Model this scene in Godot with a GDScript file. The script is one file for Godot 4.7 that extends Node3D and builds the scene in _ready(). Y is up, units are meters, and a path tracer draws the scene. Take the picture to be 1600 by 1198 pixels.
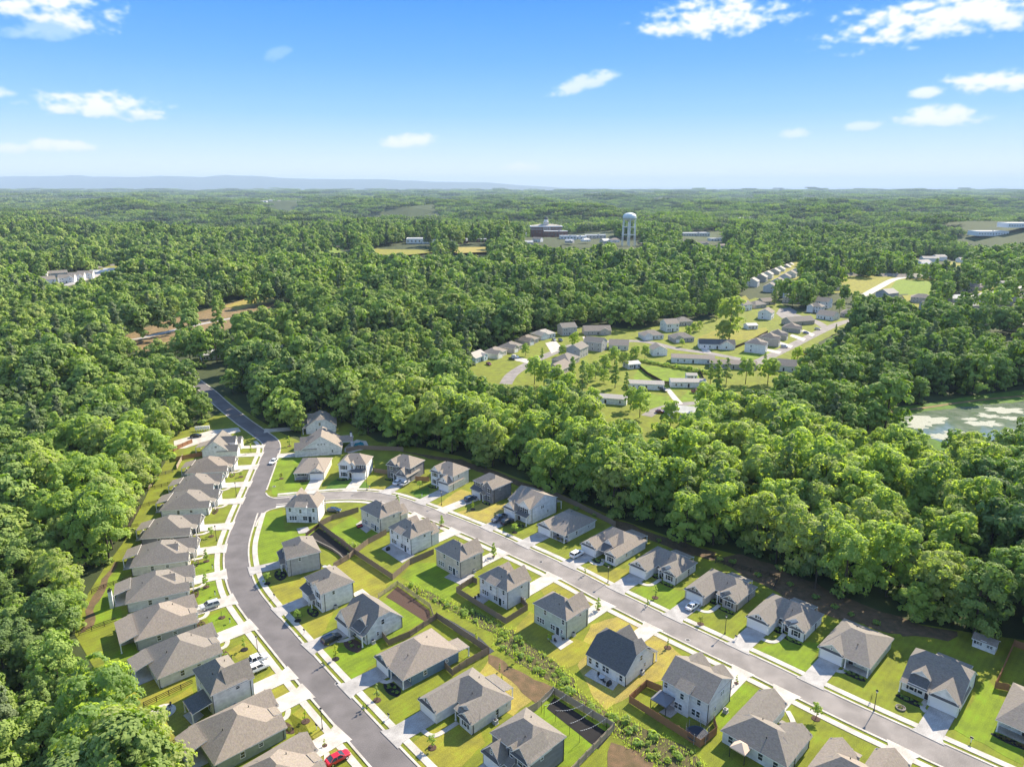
extends Node3D
# An aerial view over a curving suburban street, woods, a small town and far hills. Units are metres, the camera hovers 100 m above the ground.

var rng := RandomNumberGenerator.new()
var M := {}          # materials
var TX := {}         # computed textures
var taken := {}      # names in use
var cache := {}      # shared meshes
var clear_polys := []   # open ground: no woodland trees here
var roads := []         # [centre line, half width]

# ---------------------------------------------------------------- mesh builder
class MB:
	var v := PackedVector3Array()
	var n := PackedVector3Array()
	func tri(a: Vector3, b: Vector3, d: Vector3) -> void:   # counter-clockwise seen from outside
		var q := (b - a).cross(d - a).normalized()
		v.append(a); v.append(d); v.append(b)
		n.append(q); n.append(q); n.append(q)
	func quad(a: Vector3, b: Vector3, c: Vector3, d: Vector3) -> void:
		tri(a, b, c); tri(a, c, d)
	func ot(a: Vector3, b: Vector3, c: Vector3, out: Vector3) -> void:   # turned to face the given way
		if (b - a).cross(c - a).dot(out) >= 0.0:
			tri(a, b, c)
		else:
			tri(a, c, b)
	func oq(a: Vector3, b: Vector3, c: Vector3, d: Vector3, out: Vector3) -> void:
		ot(a, b, c, out); ot(a, c, d, out)
	func box(x0: float, x1: float, y0: float, y1: float, z0: float, z1: float) -> void:
		hexa([Vector3(x0, y0, z1), Vector3(x1, y0, z1), Vector3(x1, y0, z0), Vector3(x0, y0, z0)], [Vector3(x0, y1, z1), Vector3(x1, y1, z1), Vector3(x1, y1, z0), Vector3(x0, y1, z0)])
	func hexa(lo: Array, hi: Array) -> void:                # two rings, counter-clockwise seen from above
		var k := lo.size()
		for i in k:
			var j := (i + 1) % k
			quad(lo[i], lo[j], hi[j], hi[i])
		for i in range(1, k - 1):
			tri(hi[0], hi[i], hi[i + 1])
			tri(lo[0], lo[i + 1], lo[i])
	func bar(a: Vector3, b: Vector3, w: float, h: float) -> void:   # a square bar from a to b, h upwards
		var f := (b - a).normalized()
		var s := f.cross(Vector3.UP)
		if s.length() < 0.01:
			s = Vector3.RIGHT
		s = s.normalized() * w * 0.5
		var u := s.cross(f).normalized() * h
		hexa([a - s, a + s, b + s, b - s], [a - s + u, a + s + u, b + s + u, b - s + u])
	func tube(a: Vector3, b: Vector3, r0: float, r1: float, k := 8, caps := true) -> void:
		var f := (b - a).normalized()
		var s := f.cross(Vector3.UP if absf(f.y) < 0.9 else Vector3.RIGHT).normalized()
		var t := f.cross(s)
		for i in k:
			var p := TAU * i / k
			var q := TAU * (i + 1) / k
			var d0 := s * cos(p) + t * sin(p)
			var d1 := s * cos(q) + t * sin(q)
			quad(a + d0 * r0, a + d1 * r0, b + d1 * r1, b + d0 * r1)
			if caps:
				tri(b, b + d0 * r1, b + d1 * r1)
				tri(a, a + d1 * r0, a + d0 * r0)
	func lathe(prof: Array, k := 16, at := Vector3.ZERO) -> void:   # [radius, height] from the bottom up
		for j in prof.size() - 1:
			for i in k:
				var p := TAU * i / k
				var q := TAU * (i + 1) / k
				var a := at + Vector3(cos(p) * prof[j][0], prof[j][1], -sin(p) * prof[j][0])
				var b := at + Vector3(cos(q) * prof[j][0], prof[j][1], -sin(q) * prof[j][0])
				var c := at + Vector3(cos(q) * prof[j + 1][0], prof[j + 1][1], -sin(q) * prof[j + 1][0])
				var d := at + Vector3(cos(p) * prof[j + 1][0], prof[j + 1][1], -sin(p) * prof[j + 1][0])
				if prof[j][0] > 0.0001:
					tri(a, b, c)
				if prof[j + 1][0] > 0.0001:
					tri(a, c, d)
	func slab(poly: PackedVector2Array, y0: float, y1: float) -> void:   # poly in x, z
		var p := poly
		if Geometry2D.is_polygon_clockwise(p):
			p = p.duplicate(); p.reverse()
		var idx := Geometry2D.triangulate_polygon(p)
		for i in range(0, idx.size(), 3):
			var a := p[idx[i]]; var b := p[idx[i + 1]]; var c := p[idx[i + 2]]
			if (b - a).cross(c - a) > 0.0:
				var s := b; b = c; c = s
			tri(Vector3(a.x, y1, a.y), Vector3(b.x, y1, b.y), Vector3(c.x, y1, c.y))
		for i in p.size():
			var a := p[i]; var b := p[(i + 1) % p.size()]
			if Geometry2D.is_polygon_clockwise(p):
				quad(Vector3(a.x, y0, a.y), Vector3(b.x, y0, b.y), Vector3(b.x, y1, b.y), Vector3(a.x, y1, a.y))
			else:
				quad(Vector3(b.x, y0, b.y), Vector3(a.x, y0, a.y), Vector3(a.x, y1, a.y), Vector3(b.x, y1, b.y))
	func leaf(p: Vector3, nrm: Vector3, size: float, spin: float) -> void:   # a small bent leaf clump
		var s := nrm.cross(Vector3.UP if absf(nrm.y) < 0.9 else Vector3.RIGHT).normalized()
		var t := nrm.cross(s)
		var a := (s * cos(spin) + t * sin(spin)) * size
		var b := (t * cos(spin) - s * sin(spin)) * size * 0.62
		var tip := -nrm * size * 0.22
		tri(p + a + tip, p + b, p - b)
		tri(p - a + tip, p - b, p + b)
	func mesh(m: Material) -> ArrayMesh:
		var arr := []
		arr.resize(Mesh.ARRAY_MAX)
		arr[Mesh.ARRAY_VERTEX] = v
		arr[Mesh.ARRAY_NORMAL] = n
		var am := ArrayMesh.new()
		am.add_surface_from_arrays(Mesh.PRIMITIVE_TRIANGLES, arr)
		am.surface_set_material(0, m)
		return am

# ---------------------------------------------------------------- nodes
func numbered(called: String) -> String:
	taken[called] = taken.get(called, -1) + 1
	return called if taken[called] == 0 else "%s_%03d" % [called, taken[called]]

func tag(o: Node, label: String, category: String, group := "") -> void:
	o.set_meta("label", label)
	o.set_meta("category", category)
	if group != "":
		o.set_meta("group", group)

func thing(called: String, label: String, category: String, at: Vector3, turn_deg := 0.0, group := "") -> Node3D:
	var o := Node3D.new()
	o.name = numbered(called)
	add_child(o)
	o.position = at
	o.rotation_degrees.y = turn_deg
	tag(o, label, category, group)
	return o

func part(called: String, me: Mesh, parent: Node3D, at := Vector3.ZERO, turn_deg := 0.0) -> MeshInstance3D:
	var o := MeshInstance3D.new()
	o.name = called
	o.mesh = me
	parent.add_child(o, true)
	o.position = at
	if turn_deg != 0.0:
		o.rotation_degrees.y = turn_deg
	return o

func structure(called: String, me: Mesh) -> MeshInstance3D:
	var o := MeshInstance3D.new()
	o.name = numbered(called)
	o.mesh = me
	add_child(o)
	o.set_meta("kind", "structure")
	return o

# ---------------------------------------------------------------- textures and materials
func lin(r: float, g: float, b: float) -> Color:
	return Color(r, g, b).linear_to_srgb()

func tone_texture(called: String, size: int, freq: float, lo: Color, hi: Color, grain: float, sd: int, octaves := 4, stretch := 1.0) -> void:
	var ns := FastNoiseLite.new()
	ns.seed = sd
	ns.noise_type = FastNoiseLite.TYPE_SIMPLEX_SMOOTH
	ns.frequency = freq
	ns.fractal_octaves = octaves
	var im := ns.get_seamless_image(size, size, false, false, 0.12)
	im.convert(Image.FORMAT_RGB8)
	var src := im.get_data()
	var r := RandomNumberGenerator.new()
	r.seed = sd
	var data := PackedByteArray()
	data.resize(size * size * 3)
	for i in size * size:
		var row: int = int(i / float(size))
		var k: int = i if stretch == 1.0 else (row * size + int((i % size) / stretch)) 
		var t := clampf(src[k * 3] / 255.0 + r.randf_range(-grain, grain), 0.0, 1.0)
		data[i * 3] = int(255.0 * lerpf(lo.r, hi.r, t))
		data[i * 3 + 1] = int(255.0 * lerpf(lo.g, hi.g, t))
		data[i * 3 + 2] = int(255.0 * lerpf(lo.b, hi.b, t))
	TX[called] = ImageTexture.create_from_image(Image.create_from_data(size, size, false, Image.FORMAT_RGB8, data))

func shingle_texture() -> void:   # blended grey granules in short random tabs
	var size := 256
	var r := RandomNumberGenerator.new()
	r.seed = 5
	var im := Image.create(size, size, false, Image.FORMAT_RGB8)
	for row in 32:
		var x := 0
		while x < size:
			var w := r.randi_range(8, 22)
			var t := r.randf_range(0.84, 1.0)
			im.fill_rect(Rect2i(x, row * 8, w, 8), Color(t, t * r.randf_range(0.96, 1.0), t * r.randf_range(0.9, 0.99)))
			im.fill_rect(Rect2i(x, row * 8 + 7, w, 1), Color(t * 0.86, t * 0.86, t * 0.86))
			x += w
	TX.shingle = ImageTexture.create_from_image(im)

func mow_texture() -> void:   # mown stripes over blotches of thicker and thinner turf
	var size := 256
	var ns := FastNoiseLite.new()
	ns.seed = 44
	ns.frequency = 0.02
	ns.fractal_octaves = 5
	var im := ns.get_seamless_image(size, size, false, false, 0.12)
	im.convert(Image.FORMAT_RGB8)
	for y in size:
		for x in size:
			var t := im.get_pixel(x, y).r
			var stripe := 0.018 if int((x + y) / 8.0) % 2 == 0 else -0.018
			var k := clampf(0.80 + 0.22 * t + stripe, 0.0, 1.0)
			im.set_pixel(x, y, Color(minf(1.0, k * 1.06), k, k * lerpf(1.1, 0.8, t)).clamp())
	TX.mow = ImageTexture.create_from_image(im)

func lap_texture() -> void:   # the shallow courses of lap siding, as a height map
	var im := Image.create(8, 64, false, Image.FORMAT_RGB8)
	for y in 64:
		var t := 1.0 - (y % 16) / 16.0
		im.fill_rect(Rect2i(0, y, 8, 1), Color(t, t, t))
	TX.lap = ImageTexture.create_from_image(im)

func mat(called: String, col: Color, rough := 0.9, tex := "", scale := 0.2, world := true) -> StandardMaterial3D:
	var m := StandardMaterial3D.new()
	m.resource_name = called
	m.albedo_color = col
	m.roughness = rough
	if tex != "":
		m.albedo_texture = TX[tex]
		m.uv1_triplanar = true
		m.uv1_world_triplanar = world
		m.uv1_scale = Vector3(scale, scale, scale)
	M[called] = m
	return m

func detail(called: String, tex: String, scale: float) -> void:   # a second, coarser pattern laid over the first
	var m: StandardMaterial3D = M[called]
	m.detail_enabled = true
	m.detail_albedo = TX[tex]
	m.detail_blend_mode = BaseMaterial3D.BLEND_MODE_MUL
	m.detail_uv_layer = BaseMaterial3D.DETAIL_UV_2
	m.uv2_triplanar = true
	m.uv2_world_triplanar = true
	m.uv2_scale = Vector3(scale, scale, scale)

func make_materials() -> void:
	tone_texture("grass", 256, 0.045, Color(0.66, 0.70, 0.5), Color(1, 1, 1), 0.22, 1)
	tone_texture("patch", 256, 0.018, Color(0.72, 0.78, 0.66), Color(1.0, 0.98, 0.92), 0.04, 2)
	tone_texture("asphalt", 256, 0.03, Color(0.78, 0.78, 0.78), Color(1, 1, 1), 0.16, 3)
	tone_texture("wear", 256, 0.012, Color(0.8, 0.8, 0.8), Color(1, 1, 1), 0.03, 4)
	mow_texture()
	tone_texture("litter", 256, 0.06, Color(0.5, 0.48, 0.42), Color(1, 1, 1), 0.3, 6)
	tone_texture("board", 256, 0.05, Color(0.7, 0.68, 0.66), Color(1, 1, 1), 0.12, 7)
	shingle_texture()
	lap_texture()
	# ground
	mat("lawn", lin(0.245, 0.305, 0.022), 1.0, "grass", 0.35); detail("lawn", "mow", 0.036)
	mat("lawn_bright", lin(0.225, 0.35, 0.012), 1.0, "grass", 0.35); detail("lawn_bright", "mow", 0.036)
	mat("lawn_olive", lin(0.34, 0.345, 0.045), 1.0, "grass", 0.35); detail("lawn_olive", "mow", 0.036)
	mat("lawn_dry", lin(0.46, 0.40, 0.115), 1.0, "grass", 0.3); detail("lawn_dry", "mow", 0.036)
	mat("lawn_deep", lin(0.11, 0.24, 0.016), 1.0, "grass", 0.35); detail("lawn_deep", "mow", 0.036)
	mat("wood_floor", lin(0.09, 0.125, 0.03), 1.0, "litter", 0.3); detail("wood_floor", "patch", 0.02)
	mat("far_floor", lin(0.10, 0.15, 0.03), 1.0, "litter", 0.02); detail("far_floor", "patch", 0.002)
	mat("asphalt", lin(0.215, 0.195, 0.192), 0.95, "asphalt", 0.6); detail("asphalt", "wear", 0.04)
	mat("asphalt_pale", lin(0.35, 0.315, 0.29), 0.95, "asphalt", 0.6); detail("asphalt_pale", "wear", 0.05)
	mat("concrete", lin(0.72, 0.66, 0.58), 0.9, "asphalt", 0.5); detail("concrete", "wear", 0.09)
	mat("concrete_grey", lin(0.55, 0.52, 0.49), 0.9, "asphalt", 0.5); detail("concrete_grey", "wear", 0.09)  # on the drives this grey stands in for house shade; elsewhere plain concrete
	mat("mulch_black", lin(0.018, 0.016, 0.018), 1.0, "litter", 1.2)
	mat("mulch_brown", lin(0.13, 0.075, 0.055), 1.0, "litter", 1.0)
	mat("scrub", lin(0.20, 0.165, 0.085), 1.0, "litter", 0.5); detail("scrub", "patch", 0.12)
	mat("soil", lin(0.33, 0.21, 0.14), 1.0, "litter", 0.5); detail("soil", "patch", 0.08)
	mat("clay", lin(0.50, 0.33, 0.19), 1.0, "litter", 0.2); detail("clay", "patch", 0.03)
	mat("gravel_blue", lin(0.075, 0.09, 0.12), 1.0, "litter", 1.0)
	mat("leaf_litter", lin(0.24, 0.16, 0.12), 1.0, "litter", 0.6); detail("leaf_litter", "patch", 0.1)
	# buildings
	mat("shingle_grey", lin(0.25, 0.23, 0.21), 0.95, "shingle", 0.22, false)
	mat("shingle_brown", lin(0.27, 0.235, 0.205), 0.95, "shingle", 0.22, false)
	mat("shingle_dark", lin(0.125, 0.128, 0.135), 0.95, "shingle", 0.22, false)
	mat("shingle_taupe", lin(0.305, 0.268, 0.235), 0.95, "shingle", 0.22, false)
	mat("shingle_light", lin(0.47, 0.445, 0.415), 0.95, "shingle", 0.22, false)
	mat("membrane", lin(0.62, 0.61, 0.58), 0.8, "wear", 0.05)
	for w in [["wall_white", 0.90, 0.895, 0.89], ["wall_cream", 0.78, 0.73, 0.64], ["wall_beige", 0.68, 0.60, 0.50], ["wall_grey", 0.48, 0.47, 0.47], ["wall_slate", 0.24, 0.24, 0.26],
			["wall_green", 0.62, 0.67, 0.57], ["wall_sage", 0.36, 0.41, 0.32], ["wall_blue", 0.17, 0.26, 0.34], ["wall_pale", 0.80, 0.79, 0.785], ["wall_sky", 0.6, 0.72, 0.78], ["wall_taupe", 0.50, 0.45, 0.41]]:
		var m := mat(w[0], lin(w[1], w[2], w[3]), 0.75, "wear", 0.25)
	mat("trim", lin(0.78, 0.77, 0.75), 0.6)
	mat("garage_white", lin(0.76, 0.76, 0.76), 0.55)
	mat("shutter", lin(0.025, 0.027, 0.032), 0.6)
	mat("door_dark", lin(0.035, 0.03, 0.03), 0.5)
	mat("brick", lin(0.33, 0.15, 0.11), 0.9, "litter", 0.6)
	mat("stone", lin(0.30, 0.27, 0.25), 0.9, "litter", 0.8)
	var g := mat("glass", lin(0.03, 0.04, 0.05), 0.08)
	g.metallic_specular = 0.7
	mat("pipe", lin(0.05, 0.05, 0.05), 0.7)
	mat("fence_old", lin(0.34, 0.26, 0.19), 0.95, "board", 0.8)
	mat("fence_new", lin(0.44, 0.22, 0.11), 0.9, "board", 0.8)
	mat("fence_pale", lin(0.55, 0.46, 0.35), 0.95, "board", 0.8)
	mat("fence_dark", lin(0.075, 0.045, 0.03), 0.9, "board", 0.8)
	mat("metal_black", lin(0.015, 0.015, 0.016), 0.5)
	mat("metal_grey", lin(0.38, 0.39, 0.40), 0.6)
	mat("tank_white", lin(0.70, 0.76, 0.76), 0.55, "wear", 0.02)
	mat("lamp_glass", lin(0.75, 0.74, 0.70), 0.3)
	mat("canvas", lin(0.16, 0.16, 0.18), 0.9)
	mat("canvas_tan", lin(0.55, 0.42, 0.32), 0.9)
	mat("cushion_red", lin(0.45, 0.05, 0.06), 0.9)
	mat("net", lin(0.02, 0.025, 0.04), 0.7)
	mat("rubber", lin(0.012, 0.012, 0.012), 0.9)
	mat("chrome", lin(0.55, 0.55, 0.56), 0.25).metallic = 0.9
	mat("lens_red", lin(0.35, 0.01, 0.01), 0.25)
	mat("lens_white", lin(0.8, 0.8, 0.78), 0.15)
	for c in [["paint_white", 0.78, 0.78, 0.78], ["paint_black", 0.012, 0.013, 0.016], ["paint_navy", 0.02, 0.045, 0.085], ["paint_silver", 0.45, 0.46, 0.47], ["paint_red", 0.55, 0.012, 0.02], ["paint_maroon", 0.20, 0.015, 0.02], ["paint_grey", 0.10, 0.105, 0.115], ["paint_blue", 0.03, 0.09, 0.30]]:
		var p := mat(c[0], lin(c[1], c[2], c[3]), 0.35)
		p.clearcoat_enabled = true
		p.clearcoat = 0.7
		p.clearcoat_roughness = 0.08
	var w := mat("water_pool", lin(0.03, 0.22, 0.27), 0.06); w.metallic_specular = 0.6
	var wp := mat("water_pond", lin(0.20, 0.235, 0.205), 0.10); wp.metallic_specular = 0.6
	wp.albedo_texture = TX.patch; wp.uv1_triplanar = true; wp.uv1_world_triplanar = true; wp.uv1_scale = Vector3(0.03, 0.03, 0.03)
	# foliage: bark and leaves of several kinds
	mat("bark", lin(0.13, 0.10, 0.08), 1.0, "litter", 1.0)
	mat("bark_pale", lin(0.30, 0.27, 0.23), 1.0, "litter", 1.0)
	for f in [["leaf_fresh", 0.270, 0.345, 0.070], ["leaf_mid", 0.205, 0.280, 0.065], ["leaf_deep", 0.135, 0.205, 0.055], ["leaf_pale", 0.335, 0.385, 0.10], ["leaf_olive", 0.245, 0.270, 0.085], ["leaf_pine", 0.140, 0.185, 0.085], ["leaf_lime", 0.290, 0.360, 0.016], ["leaf_silver", 0.22, 0.26, 0.11], ["leaf_plum", 0.075, 0.022, 0.026], ["leaf_yellow", 0.42, 0.42, 0.025], ["leaf_white", 0.75, 0.75, 0.68]]:
		var m := mat(f[0], lin(f[1], f[2], f[3]), 0.7)
		m.backlight_enabled = true
		m.backlight = Color(0.8, 0.9, 0.32)
	var s := mat("leaf_stand", Color(1, 1, 1), 0.75)   # woodland copies carry their own leaf colour
	s.vertex_color_use_as_albedo = true
	s.backlight_enabled = true
	s.backlight = Color(0.8, 0.9, 0.32)

# ---------------------------------------------------------------- plants
func rv(r: RandomNumberGenerator) -> Vector3:
	var z := r.randf_range(-1.0, 1.0)
	var a := r.randf_range(0.0, TAU)
	var q := sqrt(1.0 - z * z)
	return Vector3(q * cos(a), z, q * sin(a))

func lobes_round(r: RandomNumberGenerator, high: float, wide: float, count: int, low := 0.34) -> Array:   # the boughs of a broadleaf crown
	var out := [[Vector3(0, high * 0.62, 0), wide * 0.62, high * 0.24]]
	for i in count:
		var a := TAU * (i * 0.618 + r.randf_range(-0.06, 0.06))
		var t := (i + 0.5) / count
		var y := lerpf(low, 0.86, t) * high
		var reach := wide * sqrt(maxf(0.05, 1.0 - pow((t - 0.35) / 0.72, 2.0))) * r.randf_range(0.55, 0.78)
		var rad := wide * r.randf_range(0.30, 0.46)
		out.append([Vector3(cos(a) * reach, y + r.randf_range(-0.4, 0.5), sin(a) * reach), rad, rad * r.randf_range(0.7, 0.95)])
	return out

func lobes_tall(r: RandomNumberGenerator, high: float, wide: float, count: int) -> Array:   # a tall pointed crown, as of tulip trees and pines
	var out := []
	for i in count:
		var t := (i + 0.5) / count
		var a := TAU * (i * 0.618 + r.randf_range(-0.1, 0.1))
		var reach := wide * (1.0 - t * 0.85) * r.randf_range(0.4, 0.7)
		var rad := wide * lerpf(0.46, 0.22, t) * r.randf_range(0.8, 1.15)
		out.append([Vector3(cos(a) * reach, lerpf(0.2, 0.95, t) * high, sin(a) * reach), rad, rad * r.randf_range(0.7, 1.0)])
	return out

func crown(lobes: Array, leaves: int, size: float, sd: int, m: Material, ragged := 0.3, clumps := 26) -> ArrayMesh:
	var r := RandomNumberGenerator.new()
	r.seed = sd
	var mb := MB.new()
	var area := 0.0
	for l in lobes:
		area += l[1] * l[1]
	for l in lobes:
		var c: Vector3 = l[0]
		var dirs := []
		for k in clumps:
			var d := rv(r)
			if d.y < -0.35:
				d.y *= -0.6
			dirs.append([d.normalized(), r.randf_range(0.82, 1.14)])
		var many := int(leaves * l[1] * l[1] / area)
		for k in many:
			var cl: Array = dirs[r.randi() % clumps]
			var d: Vector3 = (cl[0] + rv(r) * ragged).normalized()
			var p: Vector3 = c + Vector3(d.x * l[1], d.y * l[2], d.z * l[1]) * float(cl[1]) * r.randf_range(0.86, 1.04)
			var nn := (d * 0.85 + rv(r) * 0.42 + Vector3(0, 0.15, 0)).normalized()
			mb.leaf(p, nn, size * r.randf_range(0.65, 1.35), r.randf_range(0.0, PI))
	return mb.mesh(m)

func trunk(lobes: Array, high: float, r0: float, m: Material, limbs := 5) -> ArrayMesh:
	var mb := MB.new()
	var mid := Vector3(0.15, high * 0.42, -0.1)
	mb.tube(Vector3(0, -0.1, 0), mid, r0, r0 * 0.7, 7)
	mb.tube(mid, Vector3(0, high * 0.8, 0), r0 * 0.7, r0 * 0.22, 6)
	for i in mini(limbs, lobes.size()):
		var l: Array = lobes[(i * 2 + 1) % lobes.size()]
		var from := mid.lerp(Vector3(0, high * 0.8, 0), 0.12 * i)
		mb.tube(from, l[0], r0 * 0.38, r0 * 0.12, 5, false)
	return mb.mesh(m)

var kinds := []      # woodland trees: [crown shape sets near, mid, far, trunk mesh]
func make_tree_kinds() -> void:
	var r := RandomNumberGenerator.new()
	r.seed = 77
	for i in 9:
		var tall := i >= 6
		var high: float = r.randf_range(16.0, 19.0) if not tall else r.randf_range(18.0, 21.5)
		var wide: float = r.randf_range(4.9, 6.3) if not tall else r.randf_range(3.5, 4.3)
		var lobes: Array = lobes_tall(r, high, wide, 15) if tall else lobes_round(r, high, wide, 13 + i % 3 * 2, [0.2, 0.3, 0.16, 0.26, 0.18, 0.3][i])
		kinds.append({"tall": tall, "lobes": lobes, "high": high,
			"near": crown(lobes, 9000, 0.29 if not tall else 0.26, 100 + i, M.leaf_mid, 0.28),
			"mid": crown(lobes, 2800, 0.50, 200 + i, M.leaf_stand, 0.28, 20),
			"far": crown(lobes, 620, 1.0, 300 + i, M.leaf_stand, 0.28, 12),
			"trunk": trunk(lobes, high, 0.26, M.bark)})

func crown_like(i: int, m: Material) -> ArrayMesh:   # the near crown of a kind in another leaf colour
	var key := "crown%d%s" % [i, m.resource_name]
	if not cache.has(key):
		var am: ArrayMesh = kinds[i].near.duplicate()
		am.surface_set_material(0, m)
		cache[key] = am
	return cache[key]

# ground beneath: level round the houses, rolling beyond
var roll := FastNoiseLite.new()
func ground_y(x: float, z: float) -> float:
	var d := sqrt(x * x + z * z)
	var t := smoothstep(560.0, 2600.0, d)
	if t <= 0.0:
		return 0.0
	var town := exp(-(pow(x - 120.0, 2.0) + pow(z + 1330.0, 2.0)) / 90000.0) * 15.0
	return t * (roll.get_noise_2d(x, z) * 84.0 - 18.0) + smoothstep(4000.0, 14000.0, d) * 26.0 + town * smoothstep(560.0, 900.0, d)

func is_open(x: float, z: float) -> bool:
	var p := Vector2(x, z)
	for c in clear_polys:
		if c[1].has_point(p) and Geometry2D.is_point_in_polygon(p, c[0]):
			return true
	return false

func blocks_open(x: float, z: float, high: float) -> bool:   # keep woodland back from open ground by about its own height
	if is_open(x, z):
		return true
	var far := x * x + z * z > 360000.0
	for f in [0.45, 0.75, 1.0]:
		if far and f > 0.9:
			break
		var k: float = 100.0 / (100.0 - high * f)
		if is_open(x * k, z * k):
			return true
	return false

func leaf_tone(r: RandomNumberGenerator, x: float, z: float, tall: bool) -> Color:   # stands of one kind keep together
	var base := [Color(0.125, 0.185, 0.052), Color(0.160, 0.230, 0.058), Color(0.195, 0.270, 0.062), Color(0.235, 0.312, 0.066), Color(0.275, 0.345, 0.075), Color(0.300, 0.345, 0.095)]
	var stand := roll.get_noise_2d(x * 8.0 + 500.0, z * 8.0) * 3.2 + 2.4 + r.randf_range(-1.7, 1.7)
	var c: Color = base[clampi(roundi(stand), 0, 5)]
	if tall and r.randf() < 0.6:
		c = Color(0.135, 0.175, 0.080)
	return c * (1.26 + r.randf_range(-0.18, 0.2))

func put_all(stand: Node3D, called: String, me: Mesh, list: Array) -> void:   # list of [Transform3D, Color]
	if list.is_empty():
		return
	var mm := MultiMesh.new()
	mm.transform_format = MultiMesh.TRANSFORM_3D
	mm.use_colors = true
	mm.mesh = me
	mm.instance_count = list.size()
	for i in list.size():
		mm.set_instance_transform(i, list[i][0])
		mm.set_instance_color(i, list[i][1])
	var o := MultiMeshInstance3D.new()
	o.name = called
	o.multimesh = mm
	stand.add_child(o, true)
	o.set_meta("kind", "stuff")

func in_view(x: float, z: float, more := 1.0) -> bool:
	return z < -30.0 and absf(x) < (-z + 10.0) * 0.80 * more + 25.0

func plant_woods() -> void:
	var r := RandomNumberGenerator.new()
	r.seed = 4242
	var spots := []
	# one spot per crown, on a jittered net that widens with distance
	var z := -62.0
	while z > -1500.0:
		var gap := 7.6 if z > -300.0 else (8.6 if z > -700.0 else 10.2)
		var x := z * 0.80 - 30.0
		while x < -z * 0.80 + 30.0:
			var px := x + r.randf_range(-0.42, 0.42) * gap
			var pz := z + r.randf_range(-0.42, 0.42) * gap
			x += gap
			var k := r.randi() % 9
			if k >= 6 and r.randf() < 0.55:
				k = r.randi() % 6
			var s := r.randf_range(0.62, 1.16) * (1.0 if gap < 8.0 else gap / 7.2)
			s *= 1.0 + roll.get_noise_2d(px * 7.0, pz * 7.0) * 0.55
			if px > -85.0 and px < 160.0 and pz > -300.0:
				s *= 1.22
			if blocks_open(px, pz, kinds[k].high * s) or near_road(px, pz, 5.0):
				continue
			spots.append([px, pz, k, s, px * px + pz * pz])
		z -= gap
	spots.sort_custom(func(a, b): return a[4] < b[4])
	var lists := {}
	var named := 0
	for sp in spots:
		var x: float = sp[0]; var zz: float = sp[1]; var k: int = sp[2]; var s: float = sp[3]
		var seen: bool = zz < -88.0 and absf(x) < -zz * 0.70 + 4.0
		if named < 300 and seen:
			named += 1
			wood_tree(x, zz, k, s, r)
			continue
		var d := sqrt(float(sp[4]))
		var c := leaf_tone(r, x, zz, kinds[k].tall)
		var size := "near" if d < 210.0 else ("mid" if d < 640.0 else "far")
		var b := Basis(Vector3.UP, r.randf_range(0.0, TAU)).scaled(Vector3(s, s * r.randf_range(0.9, 1.12), s))
		var t := Transform3D(b, Vector3(x, ground_y(x, zz), zz))
		var key := "%s%d" % [size, k]
		if not lists.has(key):
			lists[key] = []
		lists[key].append([t, c])
		if d < 520.0:
			var tk := "trunk%d" % k
			if not lists.has(tk):
				lists[tk] = []
			lists[tk].append([t, Color(1, 1, 1)])
	var stand := thing("woodland", "dense green woodland filling the land behind and between the houses", "woodland", Vector3.ZERO)
	stand.set_meta("kind", "stuff")
	var under := [[], [], []]      # bushes beneath the trees, thick at the edges
	for sp in spots:
		if sp[4] > 520.0 * 520.0:
			break
		for i in 2:
			var px: float = sp[0] + r.randf_range(-3.4, 3.4); var pz: float = sp[1] + r.randf_range(-3.4, 3.4)
			if is_open(px, pz) or near_road(px, pz, 4.0):
				continue
			var s := r.randf_range(1.6, 3.6)
			under[r.randi() % 3].append([Transform3D(Basis(Vector3.UP, r.randf_range(0, TAU)).scaled(Vector3(s, s * r.randf_range(0.8, 1.4), s)), Vector3(px, 0, pz)), leaf_tone(r, px, pz, false) * 0.9])
	for i in 3:
		var bush: ArrayMesh = shrub_mesh("leaf_stand", i)
		put_all(stand, "understory", bush, under[i])
	for key in lists:
		var k := int(key.substr(key.length() - 1))
		var size: String = key.substr(0, key.length() - 1)
		var me: ArrayMesh = kinds[k][size]
		if size == "near":
			me = crown_like(k, M.leaf_stand)
		put_all(stand, "tree_crowns" if size != "trunk" else "tree_trunks", me, lists[key])
	print("trees ", spots.size(), " named ", named)

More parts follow.
